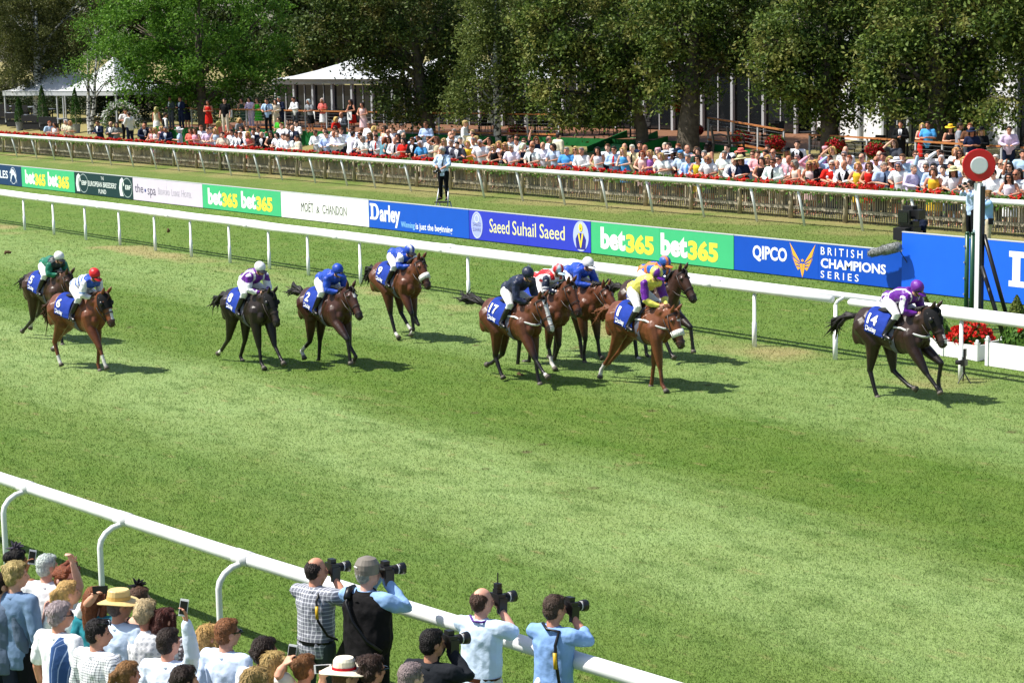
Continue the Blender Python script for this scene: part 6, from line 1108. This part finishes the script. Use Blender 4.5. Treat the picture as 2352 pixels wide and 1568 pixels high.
def far_person(fr, e, idx):
    t = e[1:].split(); ox, oy, sc = FR[fr]; u, v = (ox+float(t[0])/sc)/1.63265, (oy+float(t[1])/sc)/1.63265; sex, gar, hr, pose = t[2:6]; ex = t[6:]
    turn = next((float(q[1:]) for q in ex if q[0] == '@'), 0); hat = next((q[1] for q in ex if q[0] == 'h'), None); tie = next((q[1] for q in ex if q[0] == 't'), None); low = next((q[1] for q in ex if q[0] == 'q'), None); gl = 'g' in ex; deck = '+' in ex; clear = '^' in ex or deck
    G_, gc = gar[0], gar[1]; r = random.Random(idx*7+3); hz = 1.62 if sex == 'm' else 1.53
    if pose == 'r' and not clear: hz -= .03
    grow = 1.0 if deck else 1.1; wide = 1.0 if deck else 1.07
    if deck: p = deck_point(u, v, hz)
    else: p = P(u, v, hz)
    k = (1.0 if sex == 'm' else .945)*r.uniform(.985, 1.015)
    if not deck and p.y < 46.05: y = 46.05+r.uniform(0, .12); p = PY(u, v, y); k = k*min(1.08, max(.86, (p.z-gz(y))/hz))*grow; p = Vector((p.x, p.y, p.z-hz*k))
    elif not deck: k *= grow; p = Vector((p.x, p.y, gz(p.y)-hz*(k-1)))
    if sex == 'f': pass
    rz = math.radians(-62+r.uniform(-16, 16)+turn); lean = {'r': .16, 'd': 0, 'c': .04, 's': .03, 'u': .06}[pose]
    hd = (0, .08); jk = (pose, sex)
    J = cached(('J', jk), lambda: joints(pose, lean=lean, head=hd, w=1.0 if sex == 'm' else .9))
    body = cached(('body', jk), lambda: mk_body(J, .0175, False)); o = link('person', body, None, None, p); o.rotation_euler = (0, 0, rz); kw = r.uniform(.97, 1.08); o.scale = (k*kw*wide, k*kw*wide, k); colr(o, r.choice(SK) if hr[0] != 'r' else '#dfa68e')
    def part(name, key, fn, c, m=CLOTH): 
        me = cached(key+(jk,), fn); q = link(name, me, m, o); return colr(q, c)
    jit = lambda c: tuple(min(1, a*r.uniform(.9, 1.05)) for a in hexc(CC[c]))
    if G_ in 'SV': part('shirt', ('long',), lambda: mk_top(J, VOX), CC['w'] if G_ == 'V' else jit(gc))
    if G_ == 'V': part('waistcoat', ('vest',), lambda: mk_top(J, VOX, 'none', .026), jit(gc)); part('shirt_front', ('vfr',), lambda: mk_front(J), CC['w'])
    if G_ == 'J': part('jacket', ('jack',), lambda: mk_top(J, VOX, 'long', .026, loose=1.3), jit(gc)); part('shirt_front', ('front',), lambda: mk_front(J), CC['w'])
    if G_ == 'T': part('shirt', ('short',), lambda: mk_top(J, VOX, 'short'), jit(gc))
    if G_ == 'D': part('dress', ('none',), lambda: mk_top(J, VOX, 'none', .012, hi=1.41), jit(gc))
    if tie or (G_ == 'J' and sex == 'm' and r.random() < .4): part('tie', ('tie',), lambda: mk_tie(J), CC[tie or 'd'])
    lc = low or (gc if G_ == 'D' else (gc if G_ == 'J' else r.choice('nkdo') if sex == 'm' else r.choice('nkow')))
    if sex == 'f' and G_ != 'S': part('skirt', ('skirt',), lambda: mk_skirt(J, VOX), CC[lc])
    else: part('trousers', ('trs',), lambda: mk_trousers(J, VOX), CC[lc])
    kind = 'fringe' if hr[0] == 'x' else 'long' if hr[1:] == 'l' else 'bob' if hr[1:] == 'b' else 'short'
    part('hair', ('hair', kind), lambda: mk_hair(J, kind, False), tuple(a*r.uniform(.8, 1.15) for a in hexc(HC[hr[0]])), None)
    hk = None
    if hat:
        hk = 'wide' if hat in 'wciynk' and not (hat == 'w' and sex == 'm') else 'pill' if sex == 'f' else 'boater'
        part('hat', ('hat', hk), lambda: mk_hat(J, hk), CC[hat], None)
        if hk != 'pill': part('hat_band', ('hatband',), lambda: mk_band(J), '#1a1a1c', None)
    if gl: part('sunglasses', ('gls',), lambda: mk_glasses(J), '#000000', None)
    d = CN[gc]+' '+GN[G_]
    if tie: d += ' and %s tie' % CN[tie]
    if hat: d += ' with a %s hat' % CN[hat]
    if gl: d += ' and sunglasses' if not (tie or hat) else ', sunglasses'
    if low and sex == 'm': d += ', %s trousers' % CN[low]
    if deck: ps = 'on the terrace'
    elif turn > 125 or turn < -115: ps = 'back turned'
    elif pose == 'r': ps = 'leaning on the fence'
    else: ps = PN[pose]
    return dict(o=o, d='person in '+d, ps=ps, p=p, u=u, deck=deck)
def label_crowd(L):
    from collections import Counter
    c0 = Counter(q['d'] for q in L); c1 = Counter((q['d'], q['ps']) for q in L)
    for q in L:
        if c0[q['d']] == 1: lb = q['d']+(', '+q['ps'] if len(q['d'].split()) < 9 else '')
        elif c1[(q['d'], q['ps'])] == 1: lb = q['d']+', '+q['ps']
        else: lb = None
        q['lb'] = lb
    uniq = [q for q in L if c0[q['d']] == 1]; used = set(q['lb'] for q in L if q['lb'])
    for q in L:
        if q['lb']: continue
        nb = sorted([(abs(z['u']-q['u'])+3*abs(z['p'].y-q['p'].y), z['u'], z) for z in uniq if z['deck'] == q['deck']], key=lambda a: a[0])
        lb = None
        for dd, _, z in nb[:14]:
            zd = z['d'].replace('person in ', '').replace('long sleeved ', '').replace('short sleeved ', '').replace('sleeveless ', '').replace(' over a white shirt', '')
            for rel in ('beside', 'behind', 'in front of') if dd < 60 else ('two along from',):
                if rel == 'behind' and q['p'].y < z['p'].y+.3: continue
                if rel == 'in front of' and q['p'].y > z['p'].y-.3: continue
                if rel == 'beside' and abs(q['p'].y-z['p'].y) >= .7: continue
                for mid in ('', ', '+q['ps']):
                    for un in (q['d'], q['d'].replace(' sleeved', '')):
                        s = un+mid+(', ' if not mid else ' ')+rel+' the '+zd
                        if s not in used and len(s.split()) <= 16 and lb is None: lb = s
            if lb: break
        if lb is None: lb = q['d'].replace('long sleeved ', '').replace('short sleeved ', '').replace(' over a white shirt', '')+', %s such from the winning post' % ORD(1+sum(1 for z in L if z['d'] == q['d'] and z['u'] > q['u']))
        q['lb'] = lb; used.add(lb)
    for q in L: tag(q['o'], q['lb'], 'spectator', 'guests on the terrace' if q['deck'] else 'spectators behind the picket fence')
def crowd():
    L = []; i = 0
    for fr, s in CROWD.items():
        for e in s.split(';'): L.append(far_person(fr, e.strip(), i)); i += 1
    label_crowd(L); print('crowd', len(L)); [print('LONG', q['lb']) for q in L if len(q['lb'].split()) > 16 or len(q['lb'].split()) < 4]
# ---------------------------------------------------------------- the near side: photographers at the rail and the crowd below us
def patt(name, base, line, kind='check', f=28, th=.22):
    if name in MATS: return MATS[name]
    m = mat(name, base, .85, .12, bump=.6, bscale=9); N, L = m.node_tree.nodes, m.node_tree.links; tc = N.new('ShaderNodeTexCoord'); sp = N.new('ShaderNodeSeparateXYZ'); L.new(tc.outputs['Object'], sp.inputs[0])
    def M(op, a, b): 
        n = N.new('ShaderNodeMath'); n.operation = op
        for i, q in enumerate((a, b)):
            if isinstance(q, (int, float)): n.inputs[i].default_value = q
            else: L.new(q, n.inputs[i])
        return n.outputs[0]
    xy = M('ADD', sp.outputs[1], M('MULTIPLY', sp.outputs[0], .6))
    a = M('LESS_THAN', M('FRACT', M('MULTIPLY', xy, f), 0), th); b = M('LESS_THAN', M('FRACT', M('MULTIPLY', sp.outputs[2], f), 0), th)
    if kind == 'check': k = M('ADD', M('MULTIPLY', a, .55), M('MULTIPLY', b, .55))
    elif kind == 'stripe': k = a
    else:
        c = M('SUBTRACT', M('FRACT', M('MULTIPLY', xy, f), 0), .5); d = M('SUBTRACT', M('FRACT', M('MULTIPLY', sp.outputs[2], f), 0), .5); k = M('LESS_THAN', M('ADD', M('MULTIPLY', c, c), M('MULTIPLY', d, d)), th*th)
    x = N.new('ShaderNodeMix'); x.data_type = 'RGBA'; L.new(k, x.inputs[0]); x.inputs[6].default_value = (*base, 1); x.inputs[7].default_value = (*line, 1); L.new(x.outputs[2], N['Principled BSDF'].inputs[0]); return m
def near_person(label, u, v, k=1.0, yaw=95, hair=('short', 'd'), top=('long', '#ffffff'), low='#2b2f3a', arms=None, pose='d', head=(-.5, .05), lean=.03, hat=None, skin=None, w=1.0, px=None, belly=0, glasses=0, headup=0, extra=None, curl=.6, topm=None, skirt=0, belt=None, seed=1, cat='spectator', group='spectators on the near side of the course'):
    hz = 1.635*k*math.cos(lean)**.2; p = P(u, v, hz); p = Vector((p.x, p.y, gz(p.y))); yaw += 44 if (yaw < 94 and yaw > 30) else 17 if yaw > 90 else 0; rz = math.radians(yaw); R = Matrix.Rotation(rz, 3, 'Z'); Ri = R.transposed()
    loc = lambda uu, vv, dy=0: Ri@(PY(uu, vv, p.y+dy)-p)/k
    if px:                                            # hands or elbows read off the photograph
        arms = [list(a) for a in (arms or [((-.02, -.25, 1.14), (.06, -.27, .88)), ((-.02, .25, 1.14), (.06, .27, .88))])]
        for side, (e, h) in px.items():
            hl = loc(*h); sh = V3((-.005, (-1, 1)[side]*.185, 1.42)); d = hl-sh; mx = .56
            if d.length > mx: d = d*(mx/d.length); hl = sh+d
            el = loc(*e); ed = el-sh; el = sh+ed*(.31/max(.2, ed.length)); q = hl-el
            if q.length > .29: el = hl-q*(.29/q.length)
            arms[side] = (tuple(el), tuple(hl))
    J = joints(pose, arms=arms, lean=lean, head=head, w=w); o = link('person', mk_body(J, .0105, True, curl), None, None, p); o.rotation_euler = (0, 0, rz); o.scale = (k,)*3; colr(o, skin or SK[seed % 6]); tag(o, label, cat, group)
    def part(name, me, c='#808080', m=CLOTH): q = link(name, me, m, o); return colr(q, c)
    part({'none': 'dress'}.get(top[0], 'shirt'), mk_top(J, .0115, top[0], belly=belly, hi=1.41 if top[0] == 'none' else 1.46, it=2), top[1], topm or CLOTH)
    if top[0] in ('long', 'short', 'rolled') and not skirt: m = MB(); c = J['L']((-.012, 0, 1.455)); m.rings([[c+V3((a*math.cos(t), a*1.1*math.sin(t), z)) for t in [2*math.pi*q/16 for q in range(16)]] for a, z in ((.098, -.03), (.07, .035), (.066, .03), (.08, -.03))]); q = m.build('collar', topm or CLOTH, o, True); colr(q, top[1])
    if skirt: part('skirt', mk_skirt(J, .014), low)
    else: part('trousers', mk_trousers(J, .014), low)
    q = mk_shoes(J); link('shoes', q, None, o)
    if belt: m = MB(); m.rings([[J['L']((-.01+.132*math.cos(t), .187*math.sin(t), z)) for t in [2*math.pi*i/20 for i in range(20)]] for z in (.93, .97)], False); q = m.build('belt', PAINT, o, True); colr(q, belt)
    if hair: part('hair', mk_hair(J, hair[0], True, seed), tuple(a*random.uniform(.9, 1.1) for a in hexc(HC.get(hair[1], hair[1]))), None)
    if hat: part('hat', mk_hat(J, hat[0]), hat[1], None); 
    if hat and hat[0] in ('boater', 'wide'): part('hat_band', mk_band(J), hat[2] if len(hat) > 2 else '#c9b27a', hat[3] if len(hat) > 3 else None)
    if glasses: q = link('sunglasses', mk_glasses(J), None, o); q.location = (0, 0, glasses if glasses != 1 else 0)
    o['R'] = 0; del o['R']; return o, J, p, R, k
def cam_thing(label, np_, hang=None):
    o, J, p, R, k = np_; hc, hr = J['head'], J['hr']; c = (hc+hr@V3((.165, -.005, .0))) if hang is None else V3(hang); w = p+R@(c*k); t = empty('camera', w, 0, label, 'camera', 'cameras in use at the near rail'); t.rotation_euler = (R@hr).to_euler() if hang is None else (0, .5, o.rotation_euler.z-1.2); t.scale = (k,)*3
    m = MB(); m.box((0, 0, 0), (.075, .145, .105)); m.box((.0, 0, .07), (.06, .07, .045)); m.box((.01, -.06, -.05), (.085, .04, .14)); m.build('body', BLACK, t)
    m = MB(); m.tube([(.03, 0, 0), (.08, 0, 0), (.13, 0, 0)], [.04, .042, .043], 14); m.build('lens', BLACKM, t, True); m = MB(); m.tube([(.13, 0, 0), (.14, 0, 0), (.19, 0, 0)], [.044, .05, .055], 14); m.build('lens_hood', BLACK, t, True); m = MB(); m.rings([[(.115+d, .0445*math.cos(a), .0445*math.sin(a)) for a in [2*math.pi*i/14 for i in range(14)]] for d in (0, .012)], False); q = m.build('lens_ring', PAINT, t, True); colr(q, '#c8c8c8')
    return t
CAMARMS = [((.12, -.29, 1.36), (.185, -.085, 1.56)), ((.2, .19, 1.33), (.27, .045, 1.545))]
def strap(name, o, pts, wd, col, mt=None):
    m = MB(); pts = [V3(q) for q in pts]; L_, R_ = [], []
    m.tube(pts, wd, 6); q = m.build(name, mt or PAINT, o, True); colr(q, col); return q
PHG = 'photographers along the near rail'
def photographers():
    a = near_person('photographer in a grey checked short sleeved shirt with a second camera at the hip', 720.6, 1310.8, 1.0, 97, ('fringe', '#2c211b'), ('short', '#a5a8b0'), '#4a5250', CAMARMS, head=(-.45, .05), topm=patt('grey plaid', hexc('#7d808a'), hexc('#e6e8ee'), 'check', 26, .24), w=1.1, belly=.03, belt='#101012', cat='photographer', group=PHG, seed=1)
    o, J = a[0], a[1]; strap('neck_strap', o, [(.09, .02, 1.43), (-.02, -.085, 1.475), (-.13, -.11, 1.38), (-.155, -.14, 1.2), (-.1, -.205, 1.05), (.02, -.235, .98)], .013, '#101010'); strap('strap_label', o, [(-.147, -.125, 1.34), (-.17, -.14, 1.22)], .017, '#c9a21c')
    m = MB(); m.ell(J['head']+J['hr']@V3((-.045, 0, .088)), (.045, .05, .02), 10); cam_thing('black camera held to the eye by the checked shirt photographer', a); t = cam_thing('black camera hanging at the checked shirt photographer\u2019s hip', a, (.06, -.30, .93))
    a = near_person('photographer in a black sleeveless gilet, blue shirt and grey cap', 839, 1318, 1.05, 95, ('fringe', '#b9b4ae'), ('long', '#8fb2dc'), '#131316', [((.13, -.34, 1.33), (.185, -.085, 1.56)), ((.2, .2, 1.33), (.27, .045, 1.545))], head=(-.5, .02), hat=('cap', '#7d766c'), w=1.18, belly=.06, skin='#dca892', cat='photographer', group=PHG, seed=2)
    o, J = a[0], a[1]; q = link('gilet', mk_top(J, .0115, 'none', .034, .74 if False else .8, 1.46, .06, 2), CLOTH, o); colr(q, '#1b1a1b'); m = MB(); c = J['L']((-.012, 0, 1.45)); m.rings([[c+V3((r_*math.cos(t), r_*1.1*math.sin(t), z)) for t in [2*math.pi*i/16 for i in range(16)]] for r_, z in ((.13, -.05), (.085, .045), (.075, .04), (.1, -.05))]); q = m.build('gilet_collar', CLOTH, o, True); colr(q, '#1b1a1b')
    strap('shoulder_strap', o, [(.06, .15, 1.47), (-.05, .14, 1.49), (-.165, .1, 1.40), (-.19, .02, 1.25), (-.175, -.12, 1.08), (-.1, -.225, .98)], .017, '#0b0b0c'); strap('shoulder_pad', o, [(.03, .15, 1.485), (-.06, .14, 1.49), (-.14, .11, 1.43)], .035, '#111214')
    strap('cap_print', o, [J['head']+J['hr']@V3((-.122, .025, .07)), J['head']+J['hr']@V3((-.122, -.03, .068))], .009, '#dcd8d0'); cam_thing('black camera held to the eye by the capped photographer', a)
    a = near_person('photographer in a pale blue short sleeved shirt, brown belt and cream trousers', 1102, 1383, 1.0, 96, ('fringe', '#4a3328'), ('short', '#cfe2f8'), '#d8d2c0', CAMARMS, head=(-.4, .04), w=1.1, belly=.04, belt='#4b2a1c', skin='#d9a08a', cat='photographer', group=PHG, seed=3)
    o, J = a[0], a[1]; strap('lanyard', o, [(.09, .08, 1.44), (0, .105, 1.5), (-.09, .02, 1.485), (-.08, -.06, 1.48), (.03, -.1, 1.48), (.11, -.05, 1.4)], .011, '#5a2a86'); h = J['arm'][0]; m = MB(); q = h[1]*.2+h[2]*.8; m.tube([q, q+(h[2]-h[1]).normalized()*.03], .04, 10); m.build('watch', BLACK, o, True)
    t = cam_thing('black camera with a radio aerial held by the brown belted photographer', a); m = MB(); m.box((0, 0, .12), (.05, .06, .05)); m.tube([(0, 0, .14), (0, 0, .24)], .007, 6); m.build('radio_trigger', BLACK, t)
    a = near_person('photographer in a mid blue long sleeved shirt at the right end of the line', 1268.6, 1400, 1.0, 95, ('short', '#4c3c33'), ('rolled', '#84a8dc'), '#20242c', CAMARMS, head=(-.35, .1), w=1.04, belly=.02, skin='#c98f76', cat='photographer', group=PHG, seed=4)
    o, J = a[0], a[1]; strap('neck_strap', o, [(.1, .06, 1.44), (0, .1, 1.5), (-.1, .0, 1.485), (-.06, -.1, 1.47), (-.13, -.1, 1.36), (-.15, -.12, 1.2), (-.14, -.14, 1.02), (-.1, -.17, .9)], .015, '#0c0c0d'); strap('strap_label', o, [(-.15, -.105, 1.3), (-.168, -.12, 1.16)], .018, '#c9a21c'); cam_thing('black camera held to the eye by the mid blue shirted photographer', a)
    a = near_person('photographer in a dark grey suit, lower than the others at the rail', 987, 1480, 1.0, 98, ('short', 'k'), ('long', '#23262b'), '#1d1f24', CAMARMS, head=(-.45, .05), w=1.06, skin='#b98468', cat='photographer', group=PHG, seed=5)
    cam_thing('black camera held to the eye by the dark suited photographer', a); strap('bag_strap', a[0], [(.05, .12, 1.46), (-.06, .11, 1.48), (-.16, .1, 1.36), (-.16, .11, 1.2)], .02, '#0a0a0b')
photographers()
def phone(label, np_, side, col, horiz=False, screen='#0a0a0c'):
    o, J, p, R, k = np_; h = J['arm'][side]; d = (h[2]-h[1]).normalized(); w = p+R@((h[2]+d*.13)*k); t = empty('phone', w, 0, label, 'phone', 'phones held up by the near crowd'); t.rotation_euler = (Matrix.Rotation(math.atan2(FW.y, FW.x)+math.radians(-6), 3, 'Z')@Matrix.Rotation(.12, 3, 'Y')@Matrix.Rotation(1.5 if horiz else .15, 3, 'X')).to_euler()
    m = MB(); m.box((0, 0, 0), (.009, .072, .145)); q = m.build('case', PAINT, t); colr(q, col); m = MB(); m.box((-.0065, 0, 0), (.004, .062, .112)); q = m.build('screen', GLOSS, t); colr(q, screen); return t
def near_crowd():
    n = near_person
    n('person with fair hair in a blue grey long sleeved shirt and dark trousers', 30, 1322, 1.06, 70, ('full', '#c2a468'), ('rolled', '#6f88a8'), '#16181c', w=1.02, head=(-.55, .05), seed=6, lean=.02)
    a = n('person in a yellow top and black fascinator photographing behind the fair haired person', 34, 1290, .97, 80, ('up', 'k'), ('none', '#e6d27a'), '#e6d27a', px={1: ((66, 1335), (64, 1296))}, hat=('fasc', '#4a4450'), skin='#8a5a42', skirt=1, seed=7)
    phone('small silver camera phone held beside the black fascinator', a, 1, '#b9bcc0')
    n('person with white hair in a plain white shirt beside the raised fist', 104, 1303, 1.0, 85, ('short', 'w'), ('long', '#eceef2'), '#2a2f3a', w=1.06, skin='#dca38e', seed=8)
    n('person with wind blown ginger hair raising a clenched fist', 141, 1328, .98, 20, ('wind', '#7c3c1c'), ('none', '#efece6'), '#efece6', px={1: ((198, 1316), (166, 1284))}, head=(.1, .05), skirt=1, glasses=1, skin='#d6a493', curl=1.0, seed=9, w=.95)
    a = n('person with a blond ponytail in a white top stretching a phone up at arm\u2019s length', 150, 1364, .97, 70, ('tail', '#c7a469'), ('short', '#f0f0ee'), '#efefef', px={0: ((214, 1355), (262, 1300))}, skirt=1, w=.93, head=(-.5, -.05), seed=10)
    phone('black phone held sideways at arm\u2019s length above the auburn hair', a, 0, '#0d0d0f', True)
    a = n('person with curly grey hair, a pinstriped navy jacket slung over one shoulder', 130, 1415, 1.0, 68, ('full', '#a7a49e'), ('short', '#eef0f2'), '#3a3f48', head=(-.6, .05), w=1.06, glasses=1, seed=11)
    m = MB(); J = a[1]; R = []
    for z, x0, x1, y0, y1 in ((1.47, -.07, .08, -.08, -.2), (1.40, -.16, .1, -.07, -.25), (1.2, -.19, .08, -.06, -.29), (.9, -.2, .06, -.06, -.31), (.62, -.2, .04, -.08, -.31)): R.append([V3((x0+(x1-x0)*(.5-.5*math.cos(t))*.5, y0+(y1-y0)*t/math.pi-.0, z)) for t in np.linspace(0, math.pi, 10)]+[V3((x0+.03+(x1-x0)*(.5-.5*math.cos(t))*.5, y0+(y1-y0)*t/math.pi, z)) for t in np.linspace(math.pi, 0, 10)])
    m.rings(R); o = link('jacket', m.mesh('jacket', patt('navy pinstripe', hexc('#34507e'), hexc('#8fa3c4'), 'stripe', 30, .12), True), None, None, a[2]); o.rotation_euler = a[0].rotation_euler; o.scale = a[0].scale; tag(o, 'navy pinstriped jacket hanging from the curly grey haired person\u2019s shoulder', 'jacket')
    n('person with long auburn hair in a teal top under the outstretched arm', 217, 1378, .97, 80, ('long', '#8a5230'), ('short', '#2d7f8c'), '#2a5560', w=.9, skirt=1, head=(-.35, .05), seed=12)
    n('person in a straw boater hat and light blue shirt', 268, 1393, 1.02, 72, ('short', '#6a625a'), ('long', '#d2e4f8'), '#2a2f3a', hat=('boater', '#dcc081', '#c9a765'), w=1.06, head=(-.55, .05), seed=13)
    n('person in a black flowered headpiece between the boater and the blond crop', 316, 1378, .95, 80, ('short', '#5d4836'), ('none', '#22201f'), '#22201f', hat=('fasc', '#0c0c0e'), w=.9, skirt=1, seed=14)
    n('person with cropped blond hair in a white lace patterned top', 332, 1410, .99, 88, ('full', '#c8b488'), ('short', '#f0f0f0'), '#e8e8e8', topm=patt('white lace', hexc('#eeeeee'), hexc('#c4c6ca'), 'dots', 22, .3), w=1.08, belly=.02, skirt=1, seed=15)
    n('person with dark auburn hair in a grey polka dot dress', 376, 1427, .94, 85, ('long', '#4a2013'), ('short', '#6d6468'), '#6d6468', topm=patt('polka cloth', hexc('#6d6468'), hexc('#e8e4e4'), 'dots', 24, .3), w=.9, skirt=1, seed=16)
    n('person with sunglasses pushed up on dark hair, in a fine black and white checked shirt', 217, 1456, 1.0, 62, ('short', '#17110e'), ('long', '#dfe2ea'), '#20242c', topm=patt('fine check', hexc('#eef0f4'), hexc('#3a4150'), 'check', 42, .26), w=1.06, head=(-.65, .08), glasses=.09, skin='#c58f78', seed=17)
    a = n('person with shaved dark hair in a pale blue shirt holding a white phone up high', 382, 1478, 1.0, 80, ('short', '#2a1d17'), ('long', '#dfeafa'), '#2a3040', px={0: ((455, 1478), (428, 1428))}, head=(-.35, .05), w=1.06, skin='#c98f78', seed=18)
    phone('white phone held high above the polka dot dress', a, 0, '#e8e8ea')
    n('person with straight blond hair beside the ginger cropped person', 476, 1466, .95, 75, ('long', '#b89458'), ('short', '#e6dccb'), '#c8bfae', w=.88, skirt=1, seed=19)
    n('person with cropped ginger blond hair in a pale blue shirt', 515, 1456, 1.02, 68, ('short', '#8a5c38'), ('long', '#cfdff6'), '#2a3040', glasses=1, head=(-.35, .05), w=1.06, skin='#d09a82', seed=20)
    n('person with thick brown hair in a fine striped white shirt', 602, 1499, 1.0, 72, ('full', '#2c1e17'), ('long', '#eef0f4'), '#2a3040', topm=patt('fine stripe', hexc('#f0f1f4'), hexc('#c4cce0'), 'stripe', 40, .3), head=(-.55, .05), w=1.04, seed=21)
    a = n('person with long fair hair holding a white phone upright in both hands', 628, 1530, .95, 85, ('long', '#b9965c'), ('short', '#dcd6cc'), '#b0a898', px={0: ((652, 1562), (652, 1528))}, w=.9, skirt=1, seed=22)
    phone('white phone held upright beside the checked photographer', a, 0, '#e6e6e8')
    n('person with brown hair pinned up by a black clip', 697, 1537, .95, 85, ('up', '#7a5230'), ('short', '#c8b8a6'), '#8a7a6a', w=.9, skirt=1, seed=23)
    a = n('person in a cream hat with a red spotted band', 786, 1556, .97, 70, ('short', '#6d4c30'), ('short', '#f0e6d8'), '#e6dccb', hat=('wide', '#e9dfc8', '#c0202c', patt('red spots', hexc('#b8141f'), hexc('#f2e6e6'), 'dots', 46, .3)), px={1: ((742, 1590), (741, 1556))}, w=.92, skirt=1, seed=24)
    phone('white phone held sideways beside the red spotted hat band', a, 1, '#e2e2e4', True)
    n('person with spiky brown hair below the gilet photographer', 849, 1541, 1.0, 70, ('full', '#3a281d'), ('long', '#b9bcc4'), '#2a3040', head=(-.35, .05), glasses=1, seed=25)
    n('person with short grey hair below the dark suited photographer', 940, 1560, 1.0, 80, ('short', '#8c857c'), ('long', '#5d6470'), '#2a3040', seed=26)
    n('person with tied light brown hair at the bottom edge, below the lace top', 288, 1553, .95, 80, ('tail', '#94683c'), ('short', '#e0d8cc'), '#a89a8a', w=.9, skirt=1, seed=27)
    n('person with dark brown hair at the bottom edge, below the raised white phone', 417, 1566, 1.0, 75, ('full', '#2a1c16'), ('long', '#8c93a0'), '#2a3040', seed=28)
    n('person with streaked fair hair at the bottom edge, below the striped white shirt', 583, 1567, .96, 80, ('long', '#a88556'), ('short', '#d0c4b4'), '#a89a8a', w=.9, skirt=1, seed=29)
    n('person with dark hair cut by the left picture edge', -4, 1346, 1.0, 75, ('short', '#2c1c16'), ('long', '#5f6e84'), '#2a3040', seed=30)
near_crowd()
def course_staff():
    a = near_person('cameraman in a pale blue shirt standing on folding steps behind the blue board', 1017, 345.5, 1.0, -60, ('full', '#d5d2cc'), ('rolled', '#c3d8f4'), '#15161a', [((.1, -.28, 1.18), (.27, -.06, 1.05)), ((.1, .28, 1.18), (.27, .06, 1.05))], head=(-.3, .3), cat='photographer', group='cameramen inside the course', seed=31)
    o, J, p, R, k = a; Y = 36.75; w = PY(1017, 345.5, Y); o.location = (w.x, Y, w.z-1.635); p = Vector(o.location); zf = p.z-gz(Y)
    t = cam_thing('black camera held at the waist by the cameraman on the steps', (o, J, p, R, k), (.33, 0, 1.02)); strap('neck_scarf', o, [(.1, .08, 1.46), (.13, .06, 1.3), (.16, .03, 1.12)], .02, '#0c0c0d')
    t = empty('step_ladder', (p.x, Y, gz(Y)), math.radians(-60), 'grey folding step ladder under the cameraman', 'ladder')
    for s in (-1, 1):
        m = MB(); m.tube([(.42, s*.24, 0), (.12, s*.2, zf-.02), (.0, s*.17, zf+.4)], .022, 8); m.tube([(0, s*.17, zf+.4), (0, 0, zf+.47)], .022, 8); m.build('rail', STEEL, t, True); m = MB(); m.tube([(-.45, s*.22, 0), (-.05, s*.2, zf-.04)], .02, 8); m.build('leg', STEEL, t, True)
    for q in (.35, .68, .985): m = MB(); m.box((.42-.3*q, 0, zf*q-.03), (.2 if q < .9 else .4, .42, .03)); m.build('step', BLACKM, t)
    for u, v, k_, lb, hr, sh, tr, yw, hd in ((2233, 424, 1.03, 'photographer in a blue shirt and black trousers partly behind the winning post', 'd', '#b8cff0', '#15161a', -100, (-.25, .1)), (2271, 447, .98, 'photographer with fair hair in a light blue shirt and stone trousers beside the winning post', '#b08a52', '#9cc6ec', '#c2b59a', -130, (.1, .05))):
        a = near_person(lb, u, v, k_, yw, ('full', hr), ('rolled', sh), tr, [((.14, -.27, 1.36), (.2, -.075, 1.55)), ((.2, .18, 1.33), (.27, .045, 1.545))], head=hd, cat='photographer', group='cameramen inside the course', seed=32, belt='#3a2418' if u > 2250 else None); cam_thing('black long lens camera held by the '+('partly hidden' if u < 2250 else 'fair haired')+' photographer by the winning post', a)
        if u > 2250: m = MB(); m.box((-.02, .24, .9), (.12, .12, .16)); o = m.build('camera_bag', BLACKM, None); o.location = a[2]; o.rotation_euler = a[0].rotation_euler; tag(o, 'black camera bag on the hip of the stone trousered photographer', 'bag')
    a = near_person('television camera operator in a navy polo shirt behind the tall blue board', 2119, 508, 1.0, -105, ('short', 'k'), ('short', '#121a2e'), '#15161a', [((.16, -.27, 1.2), (.42, -.1, 1.2)), ((.16, .27, 1.2), (.42, .1, 1.25))], head=(0, .1), cat='camera operator', group='cameramen inside the course', skin='#c08a70', seed=33)
    o, J, p, R, k = a; w = PY(2115, 512, 37.1); o.location = (w.x, 37.1, max(gz(37.1), w.z-1.635)); m = MB(); q = J['head']
    t = empty('camera_platform', (w.x+.2, 36.9, gz(36.9)), 0, 'dark platform under the television camera operator', 'platform'); hh = max(.1, o.location.z-gz(36.9)); m = MB(); m.box((0, .25, hh-.03), (1.4, 1.0, .06)); m.build('top', BLACKM, t)
    for sx in (-1, 1):
        for sy in (-1, 1): m = MB(); m.box((sx*.6, .25+sy*.45, hh/2-.03), (.06, .06, hh-.06)); m.build('leg', BLACKM, t)
course_staff()
def clods():
    for i, (u, v, Y, lb) in enumerate(((388, 528, 26.2, 'brown clod of turf flying above the rail gap'), (18, 580, 18.6, 'small clod of turf thrown up at the left edge'), (1196, 862, 22.4, 'small clod of turf beside the blazed bay\u2019s hooves'))):
        p = PY(u, v, Y); t = MB(); r = random.Random(i)
        for k in range(7): t.ell((r.gauss(0, .03), r.gauss(0, .03), r.gauss(0, .025)), r.uniform(.02, .05), 7)
        me = blob(t, 'turf_clod', .012, 1); me.materials.append(SOIL); o = link('turf_clod', me, None, None, p); tag(o, lb, 'clod', 'clods kicked up by the horses')
clods()
crowd()
